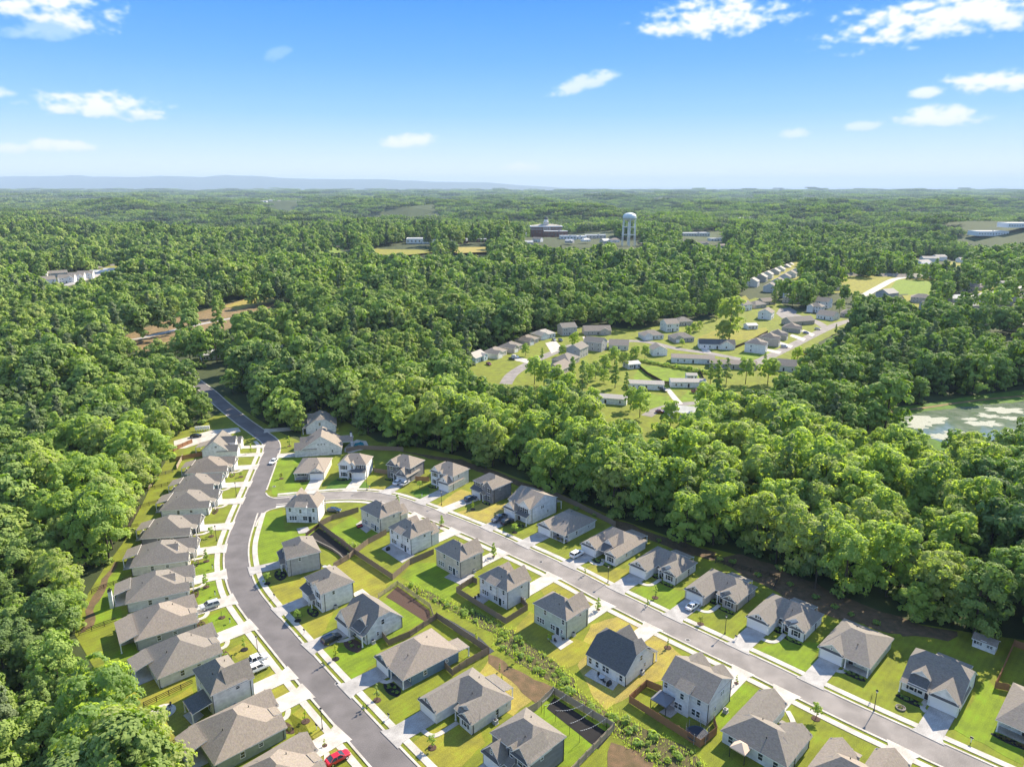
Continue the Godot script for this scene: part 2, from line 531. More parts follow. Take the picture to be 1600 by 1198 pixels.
var tree_marks := []
func wood_tree(x: float, z: float, k: int, s: float, r: RandomNumberGenerator) -> void:
	var tall: bool = kinds[k].tall
	var looks: Array = [["leaf_deep", "deep green"], ["leaf_mid", "mid green"], ["leaf_olive", "olive green"], ["leaf_mid", "mid green"], ["leaf_fresh", "fresh green"], ["leaf_pale", "pale green"]]
	if tall:
		looks = [["leaf_pine", "blue-green"], ["leaf_mid", "mid green"], ["leaf_pine", "blue-green"], ["leaf_deep", "deep green"]]
	var stand := roll.get_noise_2d(x * 8.0 + 500.0, z * 8.0) * 3.2 + 1.9 + r.randf_range(-1.9, 1.9)
	var look: Array = looks[clampi(roundi(stand), 0, looks.size() - 1)]
	var where := "behind the left street"
	if x > -70.0:
		var best := 1e9
		for t in tree_marks:
			var dd := Vector2(x, z).distance_to(t[0])
			if dd < best:
				best = dd
				where = "edging the wood behind " + t[1] if dd < 26.0 else "deeper behind " + t[1]
	elif z < -210.0:
		where = "left of the far road"
	elif z < -150.0:
		where = "behind the upper left houses"
	elif z < -118.0:
		where = "by the left rail fences"
	else:
		where = "in the bottom left wood"
	var kind := "tall narrow " if tall else "broad round "
	var t := thing("woodland_tree", kind + look[1] + " tree " + where, "tree", Vector3(x, 0, z), r.randf_range(0.0, 360.0), "woodland trees")
	t.scale = Vector3(s, s * r.randf_range(0.92, 1.1), s)
	part("trunk", kinds[k].trunk, t)
	part("crown", crown_like(k, M[look[0]]), t)

func near_road(x: float, z: float, more: float) -> bool:
	var p := Vector2(x, z)
	for rd in roads:
		if not rd[2].has_point(p):
			continue
		for i in rd[0].size() - 1:
			if p.distance_to(Geometry2D.get_closest_point_to_segment(p, rd[0][i], rd[0][i + 1])) < rd[1] + more:
				return true
	return false

func plant_far_woods() -> void:   # beyond a mile and a half crowns melt into canopy
	var r := RandomNumberGenerator.new()
	r.seed = 99
	var patches := []
	for p in 4:
		var mb := MB.new()
		for i in 34:
			var c := Vector3(r.randf_range(-24, 24), r.randf_range(6.0, 11.0), r.randf_range(-24, 24))
			var rad := r.randf_range(4.0, 6.2)
			for k in 26:
				var d := rv(r)
				if d.y < 0.0:
					d.y *= -0.5
				mb.leaf(c + d * Vector3(rad, rad * 1.1, rad), (d + rv(r) * 0.55).normalized(), r.randf_range(1.5, 2.6), r.randf_range(0, PI))
		patches.append(mb.mesh(M.leaf_stand))
	var big := []
	for p in 3:
		var mb := MB.new()
		for i in 120:
			var c := Vector3(r.randf_range(-80, 80), r.randf_range(5.0, 10.0), r.randf_range(-80, 80))
			var rad := r.randf_range(7.0, 11.0)
			for k in 9:
				var d := rv(r)
				if d.y < 0.0:
					d.y *= -0.4
				mb.leaf(c + d * Vector3(rad, rad * 0.8, rad), (d + rv(r) * 0.5).normalized(), r.randf_range(3.5, 6.0), r.randf_range(0, PI))
		big.append(mb.mesh(M.leaf_stand))
	var lists := [[], [], [], []]
	var z := -1500.0
	while z > -5200.0:
		var x := z * 0.8
		while x < -z * 0.8:
			var px := x + r.randf_range(-10, 10); var pz := z + r.randf_range(-10, 10)
			x += 38.0
			if is_open(px, pz):
				continue
			var t := Transform3D(Basis(Vector3.UP, r.randf_range(0, TAU)).scaled(Vector3(1, r.randf_range(0.8, 1.5), 1)), Vector3(px, ground_y(px, pz) - 1.0, pz))
			lists[r.randi() % 4].append([t, leaf_tone(r, px, pz, r.randf() < 0.5) * 0.86])
		z -= 38.0
	var stand := thing("distant_woodland", "continuous blue-green tree canopy rolling away to the horizon", "woodland", Vector3.ZERO)
	stand.set_meta("kind", "stuff")
	for i in 4:
		put_all(stand, "canopy", patches[i], lists[i])
	lists = [[], [], []]
	z = -5200.0
	while z > -15000.0:
		var x := z * 0.8
		while x < -z * 0.8:
			var px := x + r.randf_range(-30, 30); var pz := z + r.randf_range(-30, 30)
			x += 150.0
			if r.randf() < 0.05:
				continue
			var t := Transform3D(Basis(Vector3.UP, r.randf_range(0, TAU)).scaled(Vector3(1.1, r.randf_range(0.8, 1.6), 1.1)), Vector3(px, ground_y(px, pz) - 1.0, pz))
			lists[r.randi() % 3].append([t, leaf_tone(r, px, pz, r.randf() < 0.6) * 0.8])
		z -= 150.0
	for i in 3:
		put_all(stand, "canopy", big[i], lists[i])

# planted trees and shrubs in the yards
func yard_tree(x: float, z: float, high: float, shape: String, leaf: String, label: String, mulch := "mulch_brown") -> void:
	var key := "yard" + shape + leaf
	if not cache.has(key):
		var r := RandomNumberGenerator.new()
		r.seed = key.hash()
		var lobes: Array
		match shape:
			"cone": lobes = lobes_tall(r, 4.0, 1.1, 12)
			"oval": lobes = lobes_tall(r, 4.0, 0.85, 8)
			"thin": lobes = lobes_tall(r, 4.0, 0.75, 6)
			_: lobes = lobes_round(r, 4.0, 1.25, 8)
		cache[key] = [crown(lobes, 260 if shape == "thin" else 520, 0.17, key.hash() + 3, M[leaf], 0.35, 12), trunk(lobes, 4.0, 0.075, M.bark, 4)]
	var t := thing("yard_tree", label, "tree", Vector3(x, 0, z), fmod(x * 77.0, 360.0), "young trees in the yards")
	if mulch != "":
		var mb := MB.new()
		mb.lathe([[0.85, 0.0], [0.8, 0.1], [0.1, 0.16], [0.0, 0.16]], 12)
		part("mulch_ring", mb.mesh(M[mulch]), t)
	var s := high / 4.0
	var c := part("crown", cache[key][0], t)
	var k := part("trunk", cache[key][1], t)
	c.scale = Vector3(s, s, s); k.scale = c.scale

func shrub_mesh(leaf: String, v: int) -> ArrayMesh:
	var key := "shrub%s%d" % [leaf, v]
	if not cache.has(key):
		var r := RandomNumberGenerator.new()
		r.seed = key.hash()
		var lobes := [[Vector3(0, 0.45, 0), 0.6, 0.5]]
		for i in 4:
			var a := TAU * i / 4.0 + r.randf()
			lobes.append([Vector3(cos(a) * 0.5, r.randf_range(0.25, 0.6), sin(a) * 0.5), r.randf_range(0.35, 0.55), r.randf_range(0.3, 0.5)])
		cache[key] = crown(lobes, 300, 0.17, key.hash(), M[leaf], 0.4, 10)
	return cache[key]

func shrub(x: float, z: float, s: float, leaf: String, label: String, group: String) -> void:
	var o := MeshInstance3D.new()
	o.name = numbered("shrub")
	o.mesh = shrub_mesh(leaf, int(absf(x * 7.0 + z * 3.0)) % 3)
	add_child(o)
	o.position = Vector3(x, 0.02, z)
	o.rotation.y = fmod(x * 13.0 + z * 7.0, TAU)
	o.scale = Vector3(s, s * (0.8 + 0.4 * fmod(absf(x * 3.7), 1.0)), s)
	tag(o, label, "shrub", group)

# ---------------------------------------------------------------- houses: x runs to the right seen from the street, z towards the street
const EAVE := 0.35
func gable_z(h: Node3D, xa: float, xb: float, z0: float, z1: float, eave: float, rise: float, wm: String, rm: String, y0 := 0.0, with_walls := true) -> void:
	var x0 := minf(xa, xb); var x1 := maxf(xa, xb); var xm := (x0 + x1) / 2.0
	var tan_ := rise / ((x1 - x0) / 2.0)
	if with_walls:
		var w := MB.new()
		for s in [[z1, 1.0], [z0, -1.0]]:
			var z: float = s[0]; var o := Vector3(0, 0, s[1])
			w.oq(Vector3(x0, y0, z), Vector3(x1, y0, z), Vector3(x1, eave, z), Vector3(x0, eave, z), o)
			w.ot(Vector3(x0, eave, z), Vector3(x1, eave, z), Vector3(xm, eave + rise, z), o)
		w.oq(Vector3(x0, y0, z0), Vector3(x0, y0, z1), Vector3(x0, eave, z1), Vector3(x0, eave, z0), Vector3.LEFT)
		w.oq(Vector3(x1, y0, z0), Vector3(x1, y0, z1), Vector3(x1, eave, z1), Vector3(x1, eave, z0), Vector3.RIGHT)
		part("wall", w.mesh(M[wm]), h)
	var a0 := z0 - 0.25; var a1 := z1 + 0.28; var t := Vector3(0, 0.17, 0); var ye := eave - EAVE * tan_ + 0.02
	var top := MB.new(); var tr := MB.new()
	for s in [-1.0, 1.0]:
		var xe: float = x0 - EAVE if s < 0 else x1 + EAVE
		var e0 := Vector3(xe, ye, a0); var e1 := Vector3(xe, ye, a1); var r0 := Vector3(xm, eave + rise + 0.02, a0); var r1 := Vector3(xm, eave + rise + 0.02, a1)
		top.oq(e0 + t, e1 + t, r1 + t, r0 + t, Vector3(s, 1, 0))
		tr.oq(e0, e1, r1, r0, Vector3(-s, -1, 0))
		tr.oq(e0, e1, e1 + t, e0 + t, Vector3(s, 0, 0))
		tr.oq(e1, r1, r1 + t, e1 + t, Vector3(0, 0, 1))
		tr.oq(e0, r0, r0 + t, e0 + t, Vector3(0, 0, -1))
	part("fascia", tr.mesh(M.trim), part("roof", top.mesh(M[rm]), h))

func gable_x(h: Node3D, x0: float, x1: float, z0: float, z1: float, eave: float, rise: float, wm: String, rm: String, clip := 0.0, y0 := 0.0) -> void:   # ridge along the front; clip cuts the peaks of the gables
	var zm := (z0 + z1) / 2.0; var half := (z1 - z0) / 2.0; var tan_ := rise / half
	var w := MB.new()
	w.oq(Vector3(x0, y0, z1), Vector3(x1, y0, z1), Vector3(x1, eave, z1), Vector3(x0, eave, z1), Vector3(0, 0, 1))
	w.oq(Vector3(x0, y0, z0), Vector3(x1, y0, z0), Vector3(x1, eave, z0), Vector3(x0, eave, z0), Vector3(0, 0, -1))
	var yc := eave + rise * (1.0 - clip); var hc := half * clip
	for s in [[x0, -1.0], [x1, 1.0]]:
		var x: float = s[0]; var o := Vector3(s[1], 0, 0)
		w.oq(Vector3(x, y0, z0), Vector3(x, y0, z1), Vector3(x, eave, z1), Vector3(x, eave, z0), o)
		w.oq(Vector3(x, eave, z0), Vector3(x, eave, z1), Vector3(x, yc, zm + hc), Vector3(x, yc, zm - hc), o)
	part("wall", w.mesh(M[wm]), h)
	var a0 := x0 - 0.25; var a1 := x1 + 0.25; var t := Vector3(0, 0.17, 0); var ye := eave - EAVE * tan_ + 0.02; var yr := eave + rise + 0.02
	var back := clip * half * 1.15
	var top := MB.new(); var tr := MB.new()
	for s in [-1.0, 1.0]:
		var ze: float = z0 - EAVE if s < 0 else z1 + EAVE
		var e0 := Vector3(a0, ye, ze); var e1 := Vector3(a1, ye, ze)
		var c0 := Vector3(a0, yc, zm + s * hc); var c1 := Vector3(a1, yc, zm + s * hc)
		var r0 := Vector3(a0 + back, yr, zm); var r1 := Vector3(a1 - back, yr, zm)
		if clip > 0.0:
			top.oq(c0 + t, c1 + t, r1 + t, r0 + t, Vector3(0, 1, s))
			top.oq(e0 + t, e1 + t, c1 + t, c0 + t, Vector3(0, 1, s))
		else:
			top.oq(e0 + t, e1 + t, r1 + t, r0 + t, Vector3(0, 1, s))
		tr.oq(e0, e1, c1, c0, Vector3(0, -1, -s))
		tr.oq(e0, e1, e1 + t, e0 + t, Vector3(0, 0, s))
		tr.oq(e0, c0, c0 + t, e0 + t, Vector3(-1, 0, 0))
		tr.oq(e1, c1, c1 + t, e1 + t, Vector3(1, 0, 0))
	if clip > 0.0:
		for s in [-1.0, 1.0]:
			var x: float = a0 if s < 0 else a1
			top.ot(Vector3(x, yc, zm - hc) + t, Vector3(x, yc, zm + hc) + t, Vector3(x - s * back, yr, zm) + t, Vector3(s, 1, 0))
			tr.oq(Vector3(x, yc, zm - hc), Vector3(x, yc, zm + hc), Vector3(x, yc, zm + hc) + t, Vector3(x, yc, zm - hc) + t, Vector3(s, 0, 0))
	part("fascia", tr.mesh(M.trim), part("roof", top.mesh(M[rm]), h))

func hip(h: Node3D, xa: float, xb: float, z0: float, z1: float, eave: float, rise: float, wm: String, rm: String, ridge := 0.0, along_x := true, shift := 0.0, wall_z1 := 1e9) -> void:   # ridge: half its length
	var x0 := minf(xa, xb); var x1 := maxf(xa, xb)
	if wm != "":
		var w := MB.new()
		w.box(x0, x1, 0.0, eave, z0, minf(z1, wall_z1))
		part("wall", w.mesh(M[wm]), h)
	var xm := (x0 + x1) / 2.0; var zm := (z0 + z1) / 2.0
	var t := Vector3(0, 0.17, 0); var ye := eave - 0.14; var yr := eave + rise
	var c := [Vector3(x0 - EAVE, ye, z1 + EAVE), Vector3(x1 + EAVE, ye, z1 + EAVE), Vector3(x1 + EAVE, ye, z0 - EAVE), Vector3(x0 - EAVE, ye, z0 - EAVE)]
	var ra := Vector3(xm + shift - ridge, yr, zm) if along_x else Vector3(xm, yr, zm + shift + ridge)
	var rb := Vector3(xm + shift + ridge, yr, zm) if along_x else Vector3(xm, yr, zm + shift - ridge)
	var top := MB.new(); var tr := MB.new()
	if along_x:
		top.oq(c[0] + t, c[1] + t, rb, ra, Vector3(0, 1, 1)); top.oq(c[2] + t, c[3] + t, ra, rb, Vector3(0, 1, -1))
		top.ot(c[1] + t, c[2] + t, rb, Vector3(1, 1, 0)); top.ot(c[3] + t, c[0] + t, ra, Vector3(-1, 1, 0))
	else:
		top.ot(c[0] + t, c[1] + t, ra, Vector3(0, 1, 1)); top.ot(c[2] + t, c[3] + t, rb, Vector3(0, 1, -1))
		top.oq(c[1] + t, c[2] + t, rb, ra, Vector3(1, 1, 0)); top.oq(c[3] + t, c[0] + t, ra, rb, Vector3(-1, 1, 0))
	for i in 4:
		var j := (i + 1) % 4
		var o: Vector3 = (c[i] + c[j]) / 2.0 - Vector3(xm, ye, zm)
		tr.oq(c[i], c[j], c[j] + t, c[i] + t, o)
	tr.oq(c[0], c[1], c[2], c[3], Vector3.DOWN)
	var rf := part("roof", top.mesh(M[rm]), h)
	part("fascia", tr.mesh(M.trim), rf)
	for s in [-1.0, 1.0]:      # plumbing vents
		var e: Vector3 = (c[0] + c[1] if s > 0 else c[2] + c[3]) / 2.0 + t
		var p := e.lerp((ra + rb) / 2.0, 0.55) + Vector3(s * 1.3, -0.05, 0)
		var key := "vent"
		if not cache.has(key):
			var mb := MB.new()
			mb.tube(Vector3.ZERO, Vector3(0, 0.45, 0), 0.09, 0.09, 6)
			cache[key] = mb.mesh(M.pipe)
		part("vent_pipe", cache[key], rf, p)

func lean_to(h: Node3D, xa: float, xb: float, z0: float, z1: float, y_at_z0: float, y_at_z1: float, rm: String, posts := true, called := "porch_roof") -> void:   # a sloping porch roof, on posts along its lower edge
	var x0 := minf(xa, xb); var x1 := maxf(xa, xb)
	var t := Vector3(0, 0.16, 0)
	var a := Vector3(x0, y_at_z1, z1); var b := Vector3(x1, y_at_z1, z1); var c := Vector3(x1, y_at_z0, z0); var d := Vector3(x0, y_at_z0, z0)
	var top := MB.new(); var tr := MB.new()
	top.oq(a + t, b + t, c + t, d + t, Vector3.UP)
	tr.oq(a, b, c, d, Vector3.DOWN)
	tr.oq(a, b, b + t, a + t, Vector3(0, 0, 1)); tr.oq(c, d, d + t, c + t, Vector3(0, 0, -1))
	tr.oq(b, c, c + t, b + t, Vector3.RIGHT); tr.oq(d, a, a + t, d + t, Vector3.LEFT)
	part("fascia", tr.mesh(M.trim), part(called, top.mesh(M[rm]), h))
	if posts:
		var low := minf(y_at_z0, y_at_z1)
		var zl := z1 - 0.15 if y_at_z1 < y_at_z0 else z0 + 0.15
		for x in [x0 + 0.15, x1 - 0.15]:
			post(h, x, zl, low)

func post(h: Node3D, x: float, z: float, high: float) -> void:
	var key := "post%.2f" % high
	if not cache.has(key):
		var mb := MB.new()
		mb.box(-0.1, 0.1, 0.0, high, -0.1, 0.1)
		mb.box(-0.15, 0.15, 0.0, 0.22, -0.15, 0.15)
		mb.box(-0.15, 0.15, high - 0.15, high - 0.01, -0.15, 0.15)
		cache[key] = mb.mesh(M.trim)
	part("post", cache[key], h, Vector3(x, 0, z))

func ring(w: float, hh: float, bar: float, deep: float, rail: bool) -> MB:
	var mb := MB.new()
	var a := w / 2.0; var b := hh / 2.0
	mb.box(-a - bar, a + bar, b, b + bar, 0, deep)
	mb.box(-a - bar, a + bar, -b - bar, -b, 0, deep)
	mb.box(-a - bar, -a, -b, b, 0, deep)
	mb.box(a, a + bar, -b, b, 0, deep)
	if rail:
		mb.box(-a, a, -0.03, 0.03, 0, deep - 0.02)
	return mb

func window(h: Node3D, face: String, at: float, along: float, mid_y: float, w := 0.85, hh := 1.35, shutters := false) -> void:
	var key := "win%.2f_%.2f" % [w, hh]
	if not cache.has(key):
		var p := MB.new()
		p.box(-w / 2.0, w / 2.0, -hh / 2.0, hh / 2.0, 0, 0.03)
		var s := MB.new()
		s.box(-0.2, 0.2, -hh / 2.0 - 0.05, hh / 2.0 + 0.05, 0, 0.06)
		cache[key] = [ring(w, hh, 0.09, 0.09, true).mesh(M.trim), p.mesh(M.glass), s.mesh(M.shutter)]
	var pos: Vector3; var turn := 0.0
	match face:
		"f": pos = Vector3(along, mid_y, at)
		"b": pos = Vector3(along, mid_y, at); turn = 180.0
		"r": pos = Vector3(at, mid_y, along); turn = 90.0
		"l": pos = Vector3(at, mid_y, along); turn = -90.0
	var f := part("window", cache[key][0], h, pos, turn)
	part("pane", cache[key][1], f)
	if shutters:
		for s in [-1.0, 1.0]:
			part("shutter", cache[key][2], f, Vector3(s * (w / 2.0 + 0.32), 0, 0))

func entry_door(h: Node3D, x: float, z: float, m := "door_dark", turn := 0.0) -> void:
	if not cache.has("door" + m):
		var d := MB.new()
		d.box(-0.48, 0.48, 0.0, 2.05, 0, 0.05)
		var k := MB.new()
		k.lathe([[0.0, -0.05], [0.05, 0.0], [0.0, 0.05]], 8)
		var f := ring(0.96, 2.05, 0.1, 0.09, false)
		cache["door" + m] = [d.mesh(M[m]), k.mesh(M.chrome), f.mesh(M.trim)]
	var d := part("door", cache["door" + m][0], h, Vector3(x, 0.15, z), turn)
	part("handle", cache["door" + m][1], d, Vector3(0.36, 1.0, 0.08))
	part("frame", cache["door" + m][2], d, Vector3(0, 1.025, 0))

func garage_door(h: Node3D, x: float, z: float, w := 4.6) -> void:
	var key := "garage%.1f" % w
	if not cache.has(key):
		var mb := MB.new()
		mb.box(-w / 2.0, w / 2.0, 0.0, 2.1, 0, 0.02)
		for row in 4:
			for c in 4:
				var x0 := -w / 2.0 + w * c / 4.0 + 0.05
				mb.box(x0, x0 + w / 4.0 - 0.1, row * 0.52 + 0.05, row * 0.52 + 0.49, 0.021, 0.045)
		cache[key] = mb.mesh(M.garage_white)
	part("garage_door", cache[key], h, Vector3(x, 0.02, z))

func canopy(h: Node3D, xa: float, xb: float, z: float, y: float, m := "shingle_dark") -> void:   # the dark pent roof along the foot of a front gable
	lean_to(h, minf(xa, xb) - 0.15, maxf(xa, xb) + 0.15, z, z + 0.5, y + 0.28, y - 0.02, m, false, "pent_roof")

func house(called: String, label: String, x: float, z: float, deg: float, group: String) -> Node3D:
	return thing(called, label, "house", Vector3(x, 0.0, z), deg, group)

# k is 1, or -1 for the mirrored plan
func ranch_a(h: Node3D, wm: String, rm: String, k: float, front := 6.7, rear := true) -> void:   # hip roof, garage gable on one side, two stepped gables on the other
	hip(h, -6.05, 6.05, -6.7, 1.4, 2.6, 2.75, wm, rm, 2.2)
	downpipes(h, 6.1, 3.2, 2.6)
	gable_z(h, -6.07 * k, -0.75 * k, -1.5, front, 2.6, 1.85, wm, rm)
	canopy(h, -6.05 * k, -0.75 * k, front, 2.55)
	garage_door(h, -3.4 * k, front)
	window(h, "f", front, -3.4 * k, 3.55, 0.45, 0.6, true)
	gable_z(h, 1.0 * k, 6.02 * k, -2.5, 2.3, 2.62, 1.75, wm, rm)
	gable_z(h, 2.5 * k, 6.08 * k, 0.0, 3.5, 2.55, 1.25, wm, rm)
	canopy(h, 2.5 * k, 6.06 * k, 3.5, 2.45)
	window(h, "f", 3.5, 4.3 * k, 1.5, 0.95, 1.35, true)
	window(h, "f", 1.4, -0.1 * k, 1.5, 1.5, 1.4, false)
	window(h, "f", 3.5, 4.3 * k, 3.05, 0.35, 0.45)
	entry_door(h, 1.75 * k, 2.3)
	post(h, 1.0 * k, 3.3, 2.5); lean_to(h, 0.6 * k, 2.5 * k, 2.2, 3.5, 2.85, 2.5, rm, false)
	var side: String = "r" if k > 0 else "l"
	window(h, side, 6.05 * k, -3.0, 1.5, 0.7, 1.1); window(h, side, 6.05 * k, -5.4, 1.7, 0.5, 0.5)
	var other: String = "l" if k > 0 else "r"
	window(h, other, -6.05 * k, -3.4, 1.5, 0.7, 1.1)
	for x in [-4.2, -1.4, 1.6, 4.4]:
		window(h, "b", -6.7, x, 1.5)
	if rear:
		lean_to(h, -1.8 * k, 4.0 * k, -9.2, -6.6, 2.35, 2.95, rm)

func ranch_b(h: Node3D, wm: String, rm: String, k: float) -> void:   # hip roof that runs on over a front porch beside the garage gable
	hip(h, -5.15, 5.15, -7.2, 7.0, 2.6, 3.0, wm, rm, 1.5, true, 0.0, 5.0)
	gable_z(h, -5.17 * k, -0.1 * k, 0.5, 7.25, 2.6, 1.75, wm, rm)
	canopy(h, -5.15 * k, -0.1 * k, 7.25, 2.5)
	garage_door(h, -2.6 * k, 7.25)
	window(h, "f", 7.25, -2.6 * k, 3.4, 0.3, 0.55)
	for x in [0.4, 5.0]:
		post(h, x * k, 7.0, 2.45)
	var mb := MB.new(); mb.box(minf(0.0, 5.15 * k), maxf(0.0, 5.15 * k), 0.0, 0.14, 5.0, 7.1)
	part("porch_floor", mb.mesh(M.concrete_grey), h)
	entry_door(h, 0.9 * k, 5.0); window(h, "f", 5.0, 2.6 * k, 1.5, 0.9, 1.35, true); window(h, "f", 5.0, 4.2 * k, 1.5, 0.9, 1.35, false)
	var side: String = "r" if k > 0 else "l"
	window(h, side, 5.15 * k, 1.6, 1.5, 0.7, 1.1); window(h, side, 5.15 * k, -4.0, 1.6, 0.6, 0.6)
	for x in [-3.6, -1.0, 2.4, 4.0]:
		window(h, "b", -7.2, x, 1.5)

func ranch_c(h: Node3D, wm: String, rm: String, k: float) -> void:   # three front gables, the middle one over a dark porch roof
	hip(h, -5.95, 5.95, -7.2, 3.0, 2.6, 3.2, wm, rm, 1.6)
	gable_z(h, -5.97 * k, -0.75 * k, -2.0, 7.2, 2.6, 2.0, wm, rm)
	canopy(h, -5.95 * k, -0.75 * k, 7.2, 2.5); garage_door(h, -3.4 * k, 7.2)
	window(h, "f", 7.2, -3.35 * k, 3.5, 0.45, 0.6, true)
	gable_z(h, -0.7 * k, 2.3 * k, -1.0, 3.6, 3.5, 1.5, wm, rm, 2.3)
	lean_to(h, -0.75 * k, 2.5 * k, 3.5, 6.6, 3.4, 2.5, "shingle_dark", false)
	post(h, 2.2 * k, 6.4, 2.5)
	gable_z(h, 2.45 * k, 5.96 * k, -1.0, 7.0, 2.62, 1.35, wm, rm)
	canopy(h, 2.45 * k, 5.96 * k, 7.0, 2.5)
	window(h, "f", 7.0, 4.2 * k, 1.5, 0.95, 1.35, true); entry_door(h, 1.2 * k, 3.6)
	var side: String = "r" if k > 0 else "l"
	window(h, side, 5.95 * k, 2.0, 1.6, 0.55, 1.0); window(h, side, 5.95 * k, -1.0, 1.6, 0.5, 0.5)
	for x in [-3.6, 0.0, 3.6]:
		window(h, "b", -7.2, x, 1.5)
	lean_to(h, -1.0 * k, 4.6 * k, -10.2, -7.1, 2.35, 2.9, rm)

func ranch_l(h: Node3D, wm: String, rm: String, k: float, d: float, porch: float, dormer := false) -> void:   # deep hip roof, garage gable towards the street, covered porch behind
	var b := d / 2.0
	hip(h, -6.0, 6.0, -b, b, 2.6, 3.55, wm, rm, 1.1)
	downpipes(h, 6.02, b, 2.6)
	gable_z(h, 0.4 * k, 6.02 * k, -1.0, b + 1.7, 2.62, 2.0, wm, rm)
	garage_door(h, 3.2 * k, b + 1.7); canopy(h, 0.4 * k, 6.02 * k, b + 1.7, 2.5)
	gable_z(h, -6.02 * k, -2.4 * k, 0.0, b + 0.4, 2.62, 1.3, wm, rm)
	window(h, "f", b + 0.4, -4.2 * k, 1.5, 0.95, 1.35, true); entry_door(h, -1.0 * k, b)
	lean_to(h, -2.3 * k, 0.4 * k, b - 0.1, b + 1.5, 2.9, 2.5, rm)
	if dormer:
		gable_z(h, -2.2 * k, 0.0, -0.5, b - 2.6, 4.4, 1.0, wm, rm, 3.2)
	var side: String = "l" if k > 0 else "r"
	window(h, side, -6.0 * k, -b * 0.25, 1.5, 0.75, 1.2); window(h, side, -6.0 * k, b * 0.3, 1.55, 0.75, 0.75)
	for x in [-4.2, 4.2]:
		window(h, "b", -b, x, 1.5)
	if porch > 0.0:
		lean_to(h, (-5.2 if porch > 8.0 else -0.6) * k, (-5.2 + porch if porch > 8.0 else -0.6 + porch) * k, -b - 3.2, -b + 0.6, 2.35, 3.35, rm)
		var mb := MB.new(); mb.box(-2.0, 4.6, 0.0, 0.12, -b - 3.1, -b)
		part("porch_floor", mb.mesh(M.concrete_grey), h)

func one_half(h: Node3D, wm: String, rm: String, k: float, w: float, d: float, plan: String) -> void:   # steep roof with clipped gables, rooms under it, dormer and garage gable in front
	var a := w / 2.0; var b := d / 2.0
	gable_x(h, -a, a, -b, b, 2.8, 4.3, wm, rm, 0.34)
	downpipes(h, a, b, 2.8)
	gable_z(h, 0.2 * k, (a + 0.02) * k, -0.5, b + 1.4, 2.75, 2.5 if plan != "tall" else 3.3, wm, rm)
	garage_door(h, (a + 0.2) / 2.0 * k, b + 1.4); canopy(h, 0.2 * k, a * k, b + 1.4, 2.6)
	gable_z(h, -a * 0.72 * k, -a * 0.16 * k, 0.0, b - 1.0, 4.15, 1.15, wm, rm, 3.0)
	lean_to(h, -a * 0.78 * k, -a * 0.1 * k, b - 1.0, b + 0.9, 4.0, 2.75, "shingle_dark", false)
	lean_to(h, (-a - 0.2) * k, 0.2 * k, b + 0.2, b + 1.3, 2.8, 2.45, rm, true)
	window(h, "f", b, -a * 0.65 * k, 1.5, 0.85, 1.35, true); window(h, "f", b, -a * 0.35 * k, 1.5, 0.85, 1.35, false); entry_door(h, -0.45 * k, b)
	for x in [-a * 0.8, -a * 0.1, a * 0.08, a * 0.45, a * 0.82]:
		window(h, "b", -b, x, 1.5, 0.75, 1.3)
	entry_door(h, -a * 0.45, -b, "trim", 180.0)
	for s in [["l", -a], ["r", a]]:
		window(h, s[0], s[1], 0.4, 4.0, 0.8, 1.2); window(h, s[0], s[1], 1.9, 1.6, 0.5, 0.9)

func two_front(h: Node3D, wm: String, rm: String, k: float, w := 9.7, d := 7.9) -> void:   # two storeys under a hip, one front gable, a pent roof over the garage beside it
	var a := w / 2.0; var b := d / 2.0
	hip(h, -a, a, -b, b, 5.2, 2.7, wm, rm, 1.4)
	gable_z(h, 0.35 * k, (a + 0.02) * k, -0.5, b + 0.7, 5.2, 1.9, wm, rm)
	gable_z(h, -0.9 * k, 0.9 * k, 1.0, b + 0.45, 5.15, 0.9, wm, rm)
	lean_to(h, (-a - 0.2) * k, 0.3 * k, b, b + 1.9, 3.55, 2.65, "shingle_dark", false, "pent_roof")
	var mb := MB.new(); mb.box(minf(-a * k, -0.2 * k), maxf(-a * k, -0.2 * k), 0.0, 2.7, b, b + 1.3)
	part("wall", mb.mesh(M[wm]), h)
	garage_door(h, -a * 0.52 * k, b + 1.3, 4.2)
	gable_z(h, -0.35 * k, 1.5 * k, b - 0.2, b + 1.9, 2.5, 0.7, wm, rm, 0.0, false)
	post(h, -0.2 * k, b + 1.75, 2.45); post(h, 1.35 * k, b + 1.75, 2.45)
	entry_door(h, 0.6 * k, b + 0.7)
	for y in [1.5, 4.1]:
		window(h, "f", b + 0.7, a * 0.62 * k, y, 1.3, 1.4, true)
	for x in [-a * 0.75, -a * 0.42]:
		window(h, "f", b, x * k, 4.35, 0.7, 1.2, true)
	window(h, "f", b + 0.45, 0.0, 4.2, 0.6, 1.1)
	two_back(h, a, b)

func two_back(h: Node3D, a: float, b: float) -> void:
	downpipes(h, a, b, 5.2)
	for x in [-0.72, -0.1, 0.62]:
		window(h, "b", -b, a * x, 4.25, 0.7, 1.2)
	for x in [-0.5, -0.34, 0.32, 0.5]:
		window(h, "b", -b, a * x, 1.5, 0.7, 1.25)
	entry_door(h, -a * 0.72, -b, "glass", 180.0)
	for s in [["l", -a], ["r", a]]:
		window(h, s[0], s[1], 1.4, 4.3, 0.6, 0.9)

